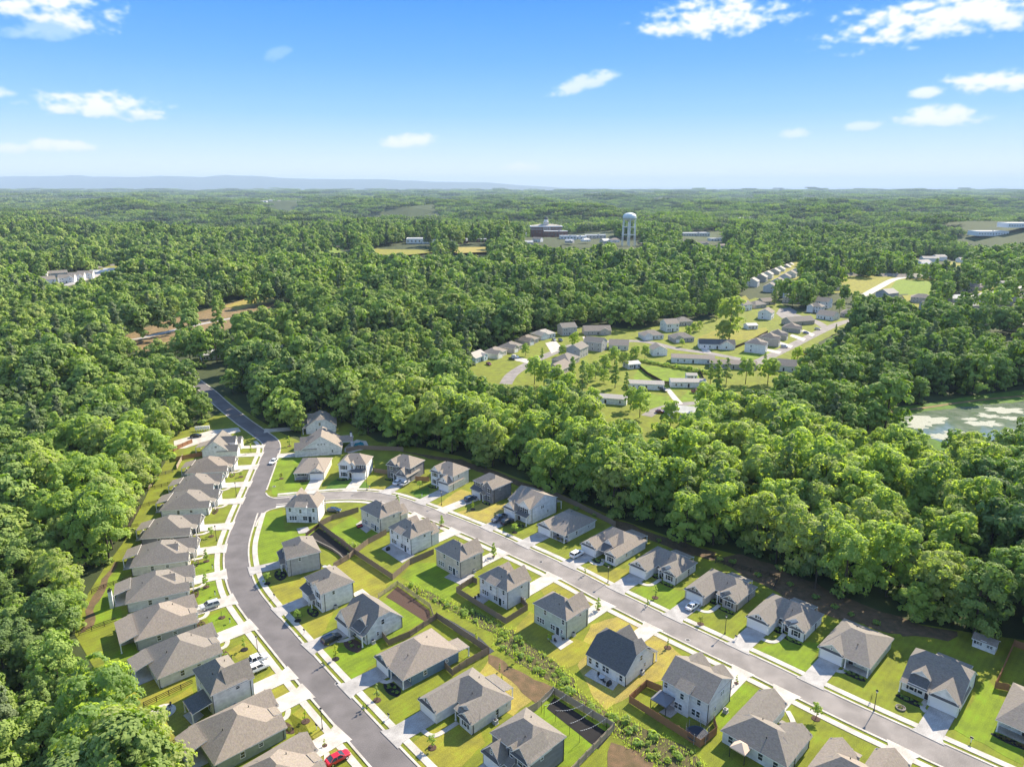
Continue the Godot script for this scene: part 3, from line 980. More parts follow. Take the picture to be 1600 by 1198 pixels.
func two_gables(h: Node3D, wm: String, rm: String, k: float, w := 9.6, d := 8.6) -> void:   # two storeys, front gable on one side, low garage gable on the other
	var a := w / 2.0; var b := d / 2.0
	hip(h, -a, a, -b, b, 5.2, 2.8, wm, rm, 1.2)
	gable_z(h, -(a + 0.02) * k, -0.9 * k, -0.5, b + 0.5, 5.2, 2.0, wm, rm)
	canopy(h, -a * k, -0.9 * k, b + 0.5, 5.0)
	gable_z(h, -1.4 * k, 0.35 * k, 1.0, b + 0.3, 5.15, 0.85, wm, rm)
	gable_z(h, 0.3 * k, (a + 0.03) * k, -1.0, b + 2.3, 2.9, 2.35, wm, rm)
	canopy(h, 0.3 * k, a * k, b + 2.3, 2.7); garage_door(h, (a + 0.3) / 2.0 * k, b + 2.3, 4.2)
	window(h, "f", b + 2.3, (a + 0.3) / 2.0 * k, 3.9, 0.5, 0.75)
	lean_to(h, -1.5 * k, 0.3 * k, b, b + 1.7, 3.3, 2.5, rm, false)
	post(h, -1.35 * k, b + 1.55, 2.5); entry_door(h, -0.4 * k, b)
	for y in [1.5, 4.1]:
		window(h, "f", b + 0.5, -a * 0.6 * k, y, 1.3, 1.35, true)
	window(h, "f", b + 0.3, -0.5 * k, 4.15, 0.7, 1.1, true)
	lean_to(h, -1.2, 2.6, -b - 2.4, -b, 2.4, 2.9, rm)
	two_back(h, a, b)

func two_plain(h: Node3D, wm: String, rm: String, k: float, bump: bool, second: bool, low_wing: bool, w := 9.8, d := 7.6) -> void:   # two storeys, seen from behind: hip roof with a front wing whose ridge meets the main ridge
	var a := w / 2.0; var b := d / 2.0
	hip(h, -a, a, -b, b - 1.0, 5.2, 2.9, wm, rm, 1.5)
	gable_z(h, -(a + 0.02) * k, -0.35 * k, -0.6, b + 0.5, 5.2, 2.75, wm, rm)
	if second:
		gable_z(h, 0.6 * k, (a - 0.4) * k, -1.0, b + 0.2, 5.18, 1.8, wm, rm)
	if low_wing:
		gable_z(h, -(a + 0.03) * k, -0.5 * k, b, b + 2.6, 3.9, 1.9, wm, rm)
	var front := b + (2.6 if low_wing else 0.5)
	downpipes(h, a, b, 5.2)
	garage_door(h, -(a + 0.4) / 2.0 * k, front, 4.2)
	lean_to(h, -0.3 * k, a * k, b - 1.0, b + 0.6, 3.2, 2.55, rm, true)
	entry_door(h, 0.4 * k, b - 1.0)
	for x in [0.3, 0.72]:
		window(h, "f", b - 1.0 if not second else b + 0.2, a * x * k, 4.2, 0.75, 1.2, true)
	if bump:
		var mb := MB.new(); mb.box(-1.5 * k if k > 0 else -1.9, 1.9 if k > 0 else 1.5, 2.5, 5.5, -b - 0.6, -b + 0.1)
		part("bay", mb.mesh(M[wm]), h)
		lean_to(h, -1.75, 2.1, -b - 0.85, -b + 1.3, 5.35, 6.35, rm, false, "bay_roof")
		window(h, "b", -b - 0.6, 0.2, 4.1, 0.7, 1.2)
		for x in [-0.75, 0.75]:
			window(h, "b", -b, a * x, 4.25, 0.7, 1.2)
	else:
		for x in [-0.82, 0.3]:
			window(h, "b", -b, a * x, 4.25, 0.7, 1.2)
	for x in [0.42, 0.58, 0.74, -0.12, -0.26]:
		window(h, "b", -b, a * x, 1.5, 0.6, 1.25)
	entry_door(h, -a * 0.5, -b, "glass", 180.0)
	window(h, "b", -b, -a * 0.75, 1.6, 0.55, 0.9)
	for s in [["l", -a], ["r", a]]:
		window(h, s[0], s[1], 1.2, 4.3, 0.7, 0.8)

func two_side(h: Node3D, wm: String, rm: String, k: float, low_garage: bool, w := 9.9, d := 9.4) -> void:   # two storeys with end gables
	var a := w / 2.0; var b := d / 2.0
	gable_x(h, -a, a, -b, b, 5.2, 2.7, wm, rm)
	downpipes(h, a, b, 5.2)
	gable_z(h, 0.3 * k, (a - 0.3) * k, -0.5, b + 0.8, 5.18, 2.0, wm, rm)
	if low_garage:
		gable_z(h, -(a + 0.02) * k, -0.2 * k, 0.0, b + 2.2, 3.4, 2.0, wm, rm)
		canopy(h, -a * k, -0.2 * k, b + 2.2, 3.2)
		garage_door(h, -a * 0.52 * k, b + 2.2, 4.2)
		lean_to(h, -0.2 * k, a * k, b + 0.75, b + 2.4, 3.4, 2.6, "shingle_dark", true)
	else:
		gable_z(h, -(a - 0.3) * k, -0.4 * k, -0.5, b + 0.6, 5.18, 1.7, wm, rm)
		garage_door(h, -a * 0.5 * k, b + 0.6, 4.2)
		var mb := MB.new(); mb.box(-1.2, 1.7, 0.0, 5.45, -b - 0.6, -b + 0.1)
		part("bay", mb.mesh(M[wm]), h)
		lean_to(h, -1.4, 1.9, -b - 0.85, -b + 1.2, 5.3, 6.25, rm, false, "bay_roof")
		window(h, "b", -b - 0.6, 0.25, 4.1, 0.75, 1.25)
	for x in [-0.2, 0.2]:
		window(h, "f", b + 0.8, a * (0.46 + x) * k, 4.1, 0.85, 1.35, true)
	entry_door(h, 0.4 * k, b + 0.8)
	for x in [-0.62, 0.86]:
		window(h, "b", -b, a * x, 4.25, 0.75, 1.25)
	for x in [-0.62, -0.42, 0.1, 0.28]:
		window(h, "b", -b - (0.6 if absf(x) < 0.3 and not low_garage else 0.0), a * x, 1.5, 0.75, 1.3)
	for s in [["l", -a], ["r", a]]:
		window(h, s[0], s[1], 0.6, 4.2, 0.5, 0.9); window(h, s[0], s[1], 1.3, 4.2, 0.5, 0.9); window(h, s[0], s[1], -1.6, 2.0, 0.5, 0.8)

func downpipes(h: Node3D, a: float, b: float, high: float) -> void:   # dark rainwater pipes at the corners
	var key := "pipe%.1f" % high
	if not cache.has(key):
		var mb := MB.new()
		mb.box(-0.06, 0.06, 0.05, high - 0.15, -0.06, 0.06); mb.box(-0.06, 0.06, 0.0, 0.1, -0.06, 0.3)
		cache[key] = mb.mesh(M.pipe)
	for x in [-a - 0.065, a + 0.065]:
		for z in [-b + 0.1, b - 0.1]:
			part("downpipe", cache[key], h, Vector3(x, 0, z))

func chimney(h: Node3D, x: float, z: float, high: float, m := "wall_white") -> void:
	var mb := MB.new()
	mb.box(-0.65, 0.65, 0.0, high, -0.4, 0.4)
	var c := part("chimney", mb.mesh(M[m]), h, Vector3(x, 0, z))
	var t := MB.new()
	t.box(-0.72, 0.72, high, high + 0.1, -0.47, 0.47)
	t.tube(Vector3(-0.3, high + 0.1, 0), Vector3(-0.3, high + 0.55, 0), 0.17, 0.17, 8)
	t.tube(Vector3(0.3, high + 0.1, 0), Vector3(0.3, high + 0.55, 0), 0.17, 0.17, 8)
	part("flue_cap", t.mesh(M.metal_black), c)

func simple_house(label: String, x: float, z: float, deg: float, w: float, d: float, eave: float, kind: String, wm: String, rm: String, group: String) -> void:   # houses farther off
	var h := house("house", label, x, z, deg, group)
	h.position.y = ground_y(x, z)
	var a := w / 2.0; var b := d / 2.0
	match kind:
		"gable": gable_x(h, -a, a, -b, b, eave, d * 0.27, wm, rm)
		"mobile": gable_x(h, -a, a, -b, b, eave, d * 0.16, wm, rm)
		"hip": hip(h, -a, a, -b, b, eave, d * 0.28, wm, rm, maxf(0.6, (w - d) / 2.0))
		"cross":
			hip(h, -a, a, -b, b, eave, d * 0.28, wm, rm, maxf(0.6, (w - d) / 2.0))
			gable_z(h, -a - 0.02, -a * 0.1, 0.0, b + 1.6, eave + 0.02, w * 0.13, wm, rm)
			garage_door(h, -a * 0.55, b + 1.6, minf(4.2, a * 0.75))
		"tee":
			gable_x(h, -a, a, -b, b, eave, d * 0.27, wm, rm)
			gable_z(h, a * 0.15, a * 0.85, 0.0, b + 1.2, eave + 0.02, w * 0.1, wm, rm)
	var front := b + (1.2 if kind == "tee" else 0.0)
	entry_door(h, 0.1, b)
	for y in ([1.5] if eave < 4.0 else [1.5, 4.2]):
		for q in ([-0.7, -0.4, 0.7] if kind != "cross" else [0.35, 0.75]):
			window(h, "f", b, a * q, y, 0.85, 1.2)
		if kind == "tee":
			window(h, "f", front, a * 0.5, y, 0.9, 1.2)
		for q in [-0.65, 0.0, 0.6]:
			window(h, "b", -b, a * q, y, 0.85, 1.2)
		for s in [["l", -a], ["r", a]]:
			window(h, s[0], s[1], -b * 0.3, y, 0.8, 1.1)

# ---------------------------------------------------------------- vehicles: z forward
func make_car(kind: String, paint: String) -> Array:   # the shared meshes of one kind and colour
	var key := "car" + kind + paint
	if cache.has(key):
		return cache[key]
	var st := []   # stations: z, half width, bottom, top
	var cab := []  # glass house: z at the belt rear / front, z at the roof rear / front, belt, roof
	match kind:
		"sedan":
			st = [[-2.28, 0.72, 0.42, 0.80], [-2.15, 0.84, 0.30, 0.96], [-1.5, 0.90, 0.24, 1.0], [0.0, 0.91, 0.22, 0.98], [1.1, 0.90, 0.22, 0.94], [1.9, 0.86, 0.26, 0.84], [2.25, 0.70, 0.36, 0.70]]
			cab = [-1.85, 1.15, -1.05, 0.25, 0.96, 1.43, 0.60]
		"suv":
			st = [[-2.32, 0.82, 0.44, 1.02], [-2.2, 0.90, 0.34, 1.14], [-1.4, 0.95, 0.28, 1.14], [0.2, 0.96, 0.28, 1.12], [1.1, 0.95, 0.28, 1.10], [2.0, 0.92, 0.32, 1.02], [2.35, 0.76, 0.42, 0.84]]
			cab = [-2.22, 1.15, -1.95, 0.35, 1.1, 1.70, 0.72]
		_:
			st = [[-2.85, 0.88, 0.52, 1.04], [-2.75, 0.93, 0.46, 1.08], [-1.0, 0.96, 0.42, 1.08], [0.2, 0.97, 0.40, 1.12], [1.5, 0.97, 0.40, 1.14], [2.5, 0.95, 0.42, 1.08], [2.85, 0.82, 0.50, 0.90]]
			cab = [-1.0, 1.55, -0.85, 0.75, 1.1, 1.80, 0.74]
	var body := MB.new()
	for i in st.size() - 1:
		var a: Array = st[i]; var b: Array = st[i + 1]
		var ra := ring_at(a); var rb := ring_at(b)
		for j in ra.size():
			var j2 := (j + 1) % ra.size()
			body.oq(ra[j], ra[j2], rb[j2], rb[j], (ra[j] + ra[j2]) / 2.0 - Vector3(0, (a[2] + a[3]) / 2.0, a[0]))
	for e in [[ring_at(st[0]), -1.0], [ring_at(st[-1]), 1.0]]:
		for j in range(1, e[0].size() - 1):
			body.ot(e[0][0], e[0][j], e[0][j + 1], Vector3(0, 0, e[1]))
	if kind == "pickup":   # the open bed is a dark liner between rails
		body.box(-0.97, -0.85, 1.0, 1.3, -2.8, -1.05); body.box(0.85, 0.97, 1.0, 1.3, -2.8, -1.05); body.box(-0.85, 0.85, 1.0, 1.3, -2.85, -2.75)
	var belt := 0.86 if kind == "sedan" else 0.9
	var lo := [Vector3(-belt, cab[4], cab[1]), Vector3(belt, cab[4], cab[1]), Vector3(belt, cab[4], cab[0]), Vector3(-belt, cab[4], cab[0])]
	var hi := [Vector3(-cab[6], cab[5], cab[3]), Vector3(cab[6], cab[5], cab[3]), Vector3(cab[6], cab[5], cab[2]), Vector3(-cab[6], cab[5], cab[2])]
	var glass := MB.new(); glass.hexa(lo, hi)
	var roof := MB.new()
	var rise := Vector3(0, 0.05, 0)
	roof.hexa(hi.map(func(q): return q * Vector3(1.02, 1, 1.02)), hi.map(func(q): return q * Vector3(0.9, 1, 0.9) + rise))
	for i in 4:            # pillars
		roof.bar(lo[i] + Vector3(0, -0.02, 0), hi[i], 0.1, 0.05)
	for s in [-1.0, 1.0]:
		roof.bar(Vector3(s * belt * 1.01, cab[4], (cab[0] + cab[1]) / 2.0 - 0.1), Vector3(s * cab[6] * 1.02, cab[5], (cab[2] + cab[3]) / 2.0), 0.1, 0.05)
		body.box(s * belt + (0.05 if s > 0 else -0.2), s * belt + (0.2 if s > 0 else -0.05), cab[4] + 0.02, cab[4] + 0.14, cab[1] - 0.5, cab[1] - 0.38)
	var tyre := MB.new(); var rim := MB.new(); var wr := 0.33 if kind == "sedan" else 0.38
	tyre.tube(Vector3(-0.11, 0, 0), Vector3(0.11, 0, 0), wr, wr, 14)
	rim.tube(Vector3(-0.12, 0, 0), Vector3(0.12, 0, 0), wr * 0.62, wr * 0.62, 10)
	var lamp := MB.new(); lamp.box(-0.2, 0.2, -0.07, 0.07, -0.05, 0.05)
	var liner := MB.new(); liner.box(-0.84, 0.84, 1.09, 1.1, -2.74, -1.06)
	cache[key] = [body.mesh(M[paint]), glass.mesh(M.glass), roof.mesh(M[paint]), tyre.mesh(M.rubber), rim.mesh(M.chrome), lamp.mesh(M.lens_white), lamp.mesh(M.lens_red), wr, st, liner.mesh(M.rubber)]
	return cache[key]

func ring_at(s: Array) -> Array:
	var w: float = s[1]; var b: float = s[2]; var t: float = s[3]; var z: float = s[0]
	var m := lerpf(b, t, 0.55)
	return [Vector3(-w * 0.86, b, z), Vector3(-w, lerpf(b, t, 0.25), z), Vector3(-w, m, z), Vector3(-w * 0.93, t - 0.03, z), Vector3(-w * 0.8, t, z), Vector3(w * 0.8, t, z), Vector3(w * 0.93, t - 0.03, z), Vector3(w, m, z), Vector3(w, lerpf(b, t, 0.25), z), Vector3(w * 0.86, b, z)]

func car(kind: String, paint: String, x: float, z: float, deg: float, label: String, y := 0.13) -> void:
	var c := make_car(kind, paint)
	var t := thing({"sedan": "parked_car", "suv": "parked_suv", "pickup": "pickup_truck"}[kind], label, {"sedan": "car", "suv": "car", "pickup": "truck"}[kind], Vector3(x, y, z), deg, "parked vehicles")
	part("body", c[0], t); part("windows", c[1], t); part("cab_roof", c[2], t)
	if kind == "pickup":
		part("bed_liner", c[9], t)
	var ax := 1.38 if kind != "pickup" else 1.75
	for s in [-1.0, 1.0]:
		for f in [-1.0, 1.0]:
			var w := part("wheel", c[3], t, Vector3(s * 0.82, c[7], f * ax))
			part("rim", c[4], w)
		part("headlight", c[5], t, Vector3(s * 0.55, c[8][-1][3] - 0.08, c[8][-1][0] - 0.02))
		part("taillight", c[6], t, Vector3(s * 0.58, c[8][0][3] - 0.12, c[8][0][0] + 0.02))

# ---------------------------------------------------------------- fences and yard things
func panel(kind: String, m: String, wide: float, high: float) -> ArrayMesh:
	var key := "panel%s%s%.1f%.1f" % [kind, m, wide, high]
	if cache.has(key):
		return cache[key]
	var mb := MB.new()
	mb.box(-0.06, 0.06, 0.0, high + 0.1, -0.06, 0.06)
	match kind:
		"boards":
			var n := maxi(1, int(wide / 0.16))
			var r := RandomNumberGenerator.new()
			r.seed = key.hash()
			for i in n:
				var x0 := wide * i / n
				var o := r.randf_range(-0.012, 0.012)
				mb.box(x0 + 0.008, x0 + wide / n - 0.008, 0.03, high + r.randf_range(-0.025, 0.02), 0.02 + o, 0.045 + o)
			for y in [0.35, high - 0.35]:
				mb.box(0, wide, y, y + 0.09, -0.03, 0.015)
		"rails":
			for i in 3:
				var y: float = high * (0.3 + 0.3 * i)
				mb.box(0, wide, y, y + 0.13, -0.02, 0.02)
		"pickets":
			var n := maxi(1, int(wide / 0.24))
			for i in n:
				var x0 := wide * i / n
				mb.box(x0 + 0.06, x0 + 0.16, 0.1, high, -0.02, 0.02)
			for y in [0.25, high - 0.2]:
				mb.box(0, wide, y, y + 0.08, -0.045, -0.021)
		"wall":
			mb.box(0, wide, 0.0, high, -0.14, 0.14); mb.box(0, wide, high, high + 0.06, -0.18, 0.18)
	cache[key] = mb.mesh(M[m])
	return cache[key]

func fence(label: String, pts: Array, kind: String, m: String, high: float) -> void:
	var a0: Vector2 = pts[0]
	var f := thing("fence" if kind != "wall" else "garden_wall", label, "fence" if kind != "wall" else "wall", Vector3(a0.x, 0.0, a0.y), 0.0, "backyard fences")
	for i in pts.size() - 1:
		var a: Vector2 = pts[i]; var b: Vector2 = pts[i + 1]
		var n := maxi(1, roundi(a.distance_to(b) / 2.4))
		var wide := a.distance_to(b) / n
		var turn := -rad_to_deg(atan2(b.y - a.y, b.x - a.x))
		for j in n:
			var p := a.lerp(b, float(j) / n) - a0
			var o := part("panel", panel(kind, m, snappedf(wide, 0.1), high), f, Vector3(p.x, 0, p.y), turn)
			o.scale.x = wide / snappedf(wide, 0.1)

func street_lamp(x: float, z: float, label: String) -> void:
	if not cache.has("lamp"):
		var p := MB.new()
		p.lathe([[0.16, 0.0], [0.16, 0.35], [0.08, 0.5], [0.06, 4.3], [0.10, 4.35], [0.0, 4.36]], 8)
		var g := MB.new()
		g.lathe([[0.0, 4.36], [0.14, 4.38], [0.23, 4.75], [0.0, 4.76]], 8)
		var c := MB.new()
		c.lathe([[0.29, 4.76], [0.26, 4.82], [0.1, 4.98], [0.0, 5.05]], 8)
		cache.lamp = [p.mesh(M.metal_black), g.mesh(M.lamp_glass), c.mesh(M.metal_black)]
	var t := thing("street_lamp", label, "street lamp", Vector3(x, 0, z), 0.0, "street lamps")
	part("pole", cache.lamp[0], t); part("lantern", cache.lamp[1], t); part("cap", cache.lamp[2], t)

func mailbox(x: float, z: float, deg: float, label: String) -> void:
	if not cache.has("mailbox"):
		var p := MB.new()
		p.box(-0.06, 0.06, 0.0, 1.0, -0.06, 0.06); p.box(-0.05, 0.05, 0.85, 0.95, -0.3, 0.3)
		var b := MB.new()
		b.box(-0.12, 0.12, 1.0, 1.18, -0.27, 0.27)
		b.tube(Vector3(0, 1.17, -0.27), Vector3(0, 1.17, 0.27), 0.12, 0.12, 10)
		cache.mailbox = [p.mesh(M.trim), b.mesh(M.metal_black)]
	var t := thing("mailbox", label, "mailbox", Vector3(x, 0, z), deg, "kerbside mailboxes")
	part("post", cache.mailbox[0], t); part("box", cache.mailbox[1], t)

func ac_unit(x: float, z: float, deg: float, label: String) -> void:
	if not cache.has("ac"):
		var p := MB.new(); p.box(-0.5, 0.5, 0.0, 0.08, -0.5, 0.5)
		var b := MB.new(); b.box(-0.4, 0.4, 0.08, 0.85, -0.4, 0.4)
		for i in 6:
			b.box(-0.41, 0.41, 0.15 + i * 0.11, 0.19 + i * 0.11, -0.41, 0.41)
		var f := MB.new(); f.lathe([[0.34, 0.85], [0.34, 0.89], [0.1, 0.93], [0.0, 0.93]], 12)
		cache.ac = [p.mesh(M.concrete_grey), b.mesh(M.metal_grey), f.mesh(M.metal_black)]
	var t := thing("air_conditioner", label, "air conditioner", Vector3(x, 0, z), deg, "air conditioners beside the houses")
	part("pad", cache.ac[0], t); part("casing", cache.ac[1], t); part("fan", cache.ac[2], t)

func patio(pts: Array, m := "concrete_grey", called := "patio", top := 0.09) -> void:
	var mb := MB.new()
	mb.slab(PackedVector2Array(pts), -0.05, top)
	structure(called, mb.mesh(M[m]))

func chair(x: float, z: float, deg: float, label: String, y := 0.09, m := "metal_black") -> void:
	var key := "chair" + m
	if not cache.has(key):
		var s := MB.new(); s.box(-0.26, 0.26, 0.38, 0.45, -0.25, 0.25)
		var b := MB.new(); b.hexa([Vector3(-0.26, 0.45, -0.2), Vector3(0.26, 0.45, -0.2), Vector3(0.26, 0.45, -0.25), Vector3(-0.26, 0.45, -0.25)], [Vector3(-0.26, 0.95, -0.32), Vector3(0.26, 0.95, -0.32), Vector3(0.26, 0.95, -0.37), Vector3(-0.26, 0.95, -0.37)])
		var l := MB.new(); l.box(-0.03, 0.03, 0.0, 0.38, -0.03, 0.03)
		cache[key] = [s.mesh(M[m]), b.mesh(M[m]), l.mesh(M[m])]
	var t := thing("patio_chair", label, "chair", Vector3(x, y, z), deg, "patio chairs")
	part("seat", cache[key][0], t); part("backrest", cache[key][1], t)
	for s in [-0.22, 0.22]:
		for q in [-0.2, 0.2]:
			part("leg", cache[key][2], t, Vector3(s, 0, q))

func table_round(x: float, z: float, r: float, label: String, y := 0.09) -> void:
	var t := thing("patio_table", label, "table", Vector3(x, y, z), 0.0, "patio tables")
	var a := MB.new(); a.lathe([[0.0, 0.68], [r, 0.68], [r, 0.73], [0.0, 0.73]], 14)
	var b := MB.new(); b.lathe([[0.3, 0.0], [0.28, 0.05], [0.05, 0.08], [0.05, 0.68]], 8)
	part("table_top", a.mesh(M.metal_grey), t); part("leg", b.mesh(M.metal_black), t)

func grill(x: float, z: float, deg: float, label: String, y := 0.09) -> void:
	var t := thing("grill", label, "grill", Vector3(x, y, z), deg)
	var a := MB.new(); a.box(-0.6, 0.6, 0.05, 0.85, -0.28, 0.28)
	var b := MB.new(); b.tube(Vector3(-0.4, 0.88, 0), Vector3(0.4, 0.88, 0), 0.27, 0.27, 12)
	var c := MB.new(); c.bar(Vector3(-0.3, 0.95, 0.3), Vector3(0.3, 0.95, 0.3), 0.03, 0.03)
	part("cabinet", a.mesh(M.metal_black), t); part("handle", c.mesh(M.chrome), part("lid", b.mesh(M.metal_black), t))

func gazebo(x: float, z: float, deg: float, w: float, m: String, label: String) -> void:
	var t := thing("gazebo", label, "gazebo", Vector3(x, 0.09, z), deg)
	var a := w / 2.0
	var top := MB.new()
	var c := [Vector3(-a, 2.2, a), Vector3(a, 2.2, a), Vector3(a, 2.2, -a), Vector3(-a, 2.2, -a)]
	for i in 4:
		var p: Vector3 = c[i]; var q: Vector3 = c[(i + 1) % 4]
		top.ot(p, q, Vector3(0, 3.1, 0), (p + q) + Vector3.UP * 4.0)
		top.oq(p, q, q - Vector3(0, 0.22, 0), p - Vector3(0, 0.22, 0), p + q)
		top.ot(p - Vector3(0, 0.02, 0), q - Vector3(0, 0.02, 0), Vector3(0, 3.06, 0), Vector3.DOWN)
	part("canopy", top.mesh(M[m]), t)
	var l := MB.new(); l.box(-0.06, 0.06, 0.0, 2.2, -0.06, 0.06)
	for p in c:
		part("post", l.mesh(M.metal_black), t, Vector3(p.x * 0.95, 0, p.z * 0.95))

func trampoline(x: float, z: float, label: String) -> void:
	var t := thing("trampoline", label, "trampoline", Vector3(x, 0, z))
	var a := MB.new(); a.lathe([[0.0, 0.78], [1.9, 0.78], [1.9, 0.8], [0.0, 0.8]], 20)
	part("mat", a.mesh(M.net), t)
	var e := MB.new(); e.lathe([[1.9, 0.76], [2.15, 0.76], [2.15, 0.84], [1.9, 0.84], [1.9, 0.76]], 20)
	part("pad", e.mesh(M.paint_navy), t)
	var p := MB.new(); p.tube(Vector3.ZERO, Vector3(0, 2.4, 0), 0.04, 0.04, 6)
	for i in 6:
		part("pole", p.mesh(M.metal_grey), t, Vector3(cos(TAU * i / 6.0) * 2.15, 0, sin(TAU * i / 6.0) * 2.15))
	var nt := MB.new()
	for i in 40:
		var b := TAU * i / 40.0
		nt.bar(Vector3(cos(b) * 2.1, 0.84, sin(b) * 2.1), Vector3(cos(b) * 2.1, 2.35, sin(b) * 2.1), 0.025, 0.025)
	for y in [1.2, 1.6, 2.0, 2.33]:
		nt.lathe([[2.09, y], [2.11, y], [2.11, y + 0.025], [2.09, y + 0.025]], 20)
	part("net", nt.mesh(M.net), t)

# ---------------------------------------------------------------- roads
func smooth_line(pts: Array, step := 2.5) -> PackedVector2Array:
	var c := Curve2D.new()
	for i in pts.size():
		var a: Vector2 = pts[maxi(0, i - 1)]; var b: Vector2 = pts[mini(pts.size() - 1, i + 1)]
		var tn := (b - a) / 6.0
		c.add_point(pts[i], -tn, tn)
	c.bake_interval = step
	return c.get_baked_points()

func ribbon(line: PackedVector2Array, o0: float, o1: float, y0: float, y1: float, m: String, called: String) -> void:   # a strip beside a line: offsets to its right
	var mb := MB.new()
	var n := line.size()
	var a := []; var b := []
	for i in n:
		var t := (line[mini(n - 1, i + 1)] - line[maxi(0, i - 1)]).normalized()
		var s := Vector2(-t.y, t.x)
		a.append(line[i] + s * o0); b.append(line[i] + s * o1)
	for i in n - 1:
		var a0: Vector2 = a[i]; var a1: Vector2 = a[i + 1]; var b0: Vector2 = b[i]; var b1: Vector2 = b[i + 1]
		mb.oq(Vector3(a0.x, y1, a0.y), Vector3(a1.x, y1, a1.y), Vector3(b1.x, y1, b1.y), Vector3(b0.x, y1, b0.y), Vector3.UP)
		mb.oq(Vector3(a0.x, y0, a0.y), Vector3(a1.x, y0, a1.y), Vector3(a1.x, y1, a1.y), Vector3(a0.x, y1, a0.y), Vector3(a0.x - b0.x, 0, a0.y - b0.y))
		mb.oq(Vector3(b0.x, y0, b0.y), Vector3(b1.x, y0, b1.y), Vector3(b1.x, y1, b1.y), Vector3(b0.x, y1, b0.y), Vector3(b0.x - a0.x, 0, b0.y - a0.y))
	structure(called, mb.mesh(M[m]))

func add_road(line: PackedVector2Array, half: float) -> void:
	var box := Rect2(line[0], Vector2.ZERO)
	for p in line:
		box = box.expand(p)
	roads.append([line, half, box.grow(half + 12.0)])

func local(h: Node3D, x: float, z: float) -> Vector2:
	var p := h.transform * Vector3(x, 0, z)
	return Vector2(p.x, p.z)

func driveway(h: Node3D, x0: float, x1: float, front: float, m := "concrete", longest := 26.0) -> void:   # from the garage to the kerb
	var reach := 0.0
	while reach < longest:
		var p := local(h, (x0 + x1) / 2.0, front + reach)
		if near_road(p.x, p.y, 0.1):
			break
		reach += 0.25
	var mb := MB.new()
	var e := front + reach
	mb.slab(PackedVector2Array([local(h, x0, front - 0.05), local(h, x1, front - 0.05), local(h, x1, e - 1.2), local(h, x1 + 0.7, e + 0.3), local(h, x0 - 0.7, e + 0.3), local(h, x0, e - 1.2)]), -0.05, 0.125)
	structure("driveway", mb.mesh(M[m]))

func footpath(h: Node3D, pts: Array, wide := 1.0) -> void:   # local points
	var w := []
	for p in pts:
		w.append(local(h, p[0], p[1]))
	var line := smooth_line(w, 0.8)
	ribbon(line, -wide / 2.0, wide / 2.0, -0.05, 0.09, "concrete", "footpath")

func bed(h: Node3D, x: float, z: float, rx: float, rz: float, m := "mulch_black", plants := 5, leaf := "leaf_deep", what := "") -> void:   # a mulch bed with shrubs
	var pts := PackedVector2Array()
	for i in 14:
		var a := TAU * i / 14.0
		pts.append(local(h, x + cos(a) * rx * (1.0 + 0.12 * sin(a * 3.0)), z + sin(a) * rz))
	var mb := MB.new()
	mb.slab(pts, -0.05, 0.075)
	structure("mulch_bed", mb.mesh(M[m]))
	for i in plants:
		var q := local(h, x + rx * 0.75 * (2.0 * (i + 0.5) / plants - 1.0), z + rz * 0.35 * sin(i * 2.4))
		shrub(q.x, q.y, 0.42 + 0.12 * sin(i * 1.7), leaf, "clipped shrub " + what, "foundation shrubs " + what)

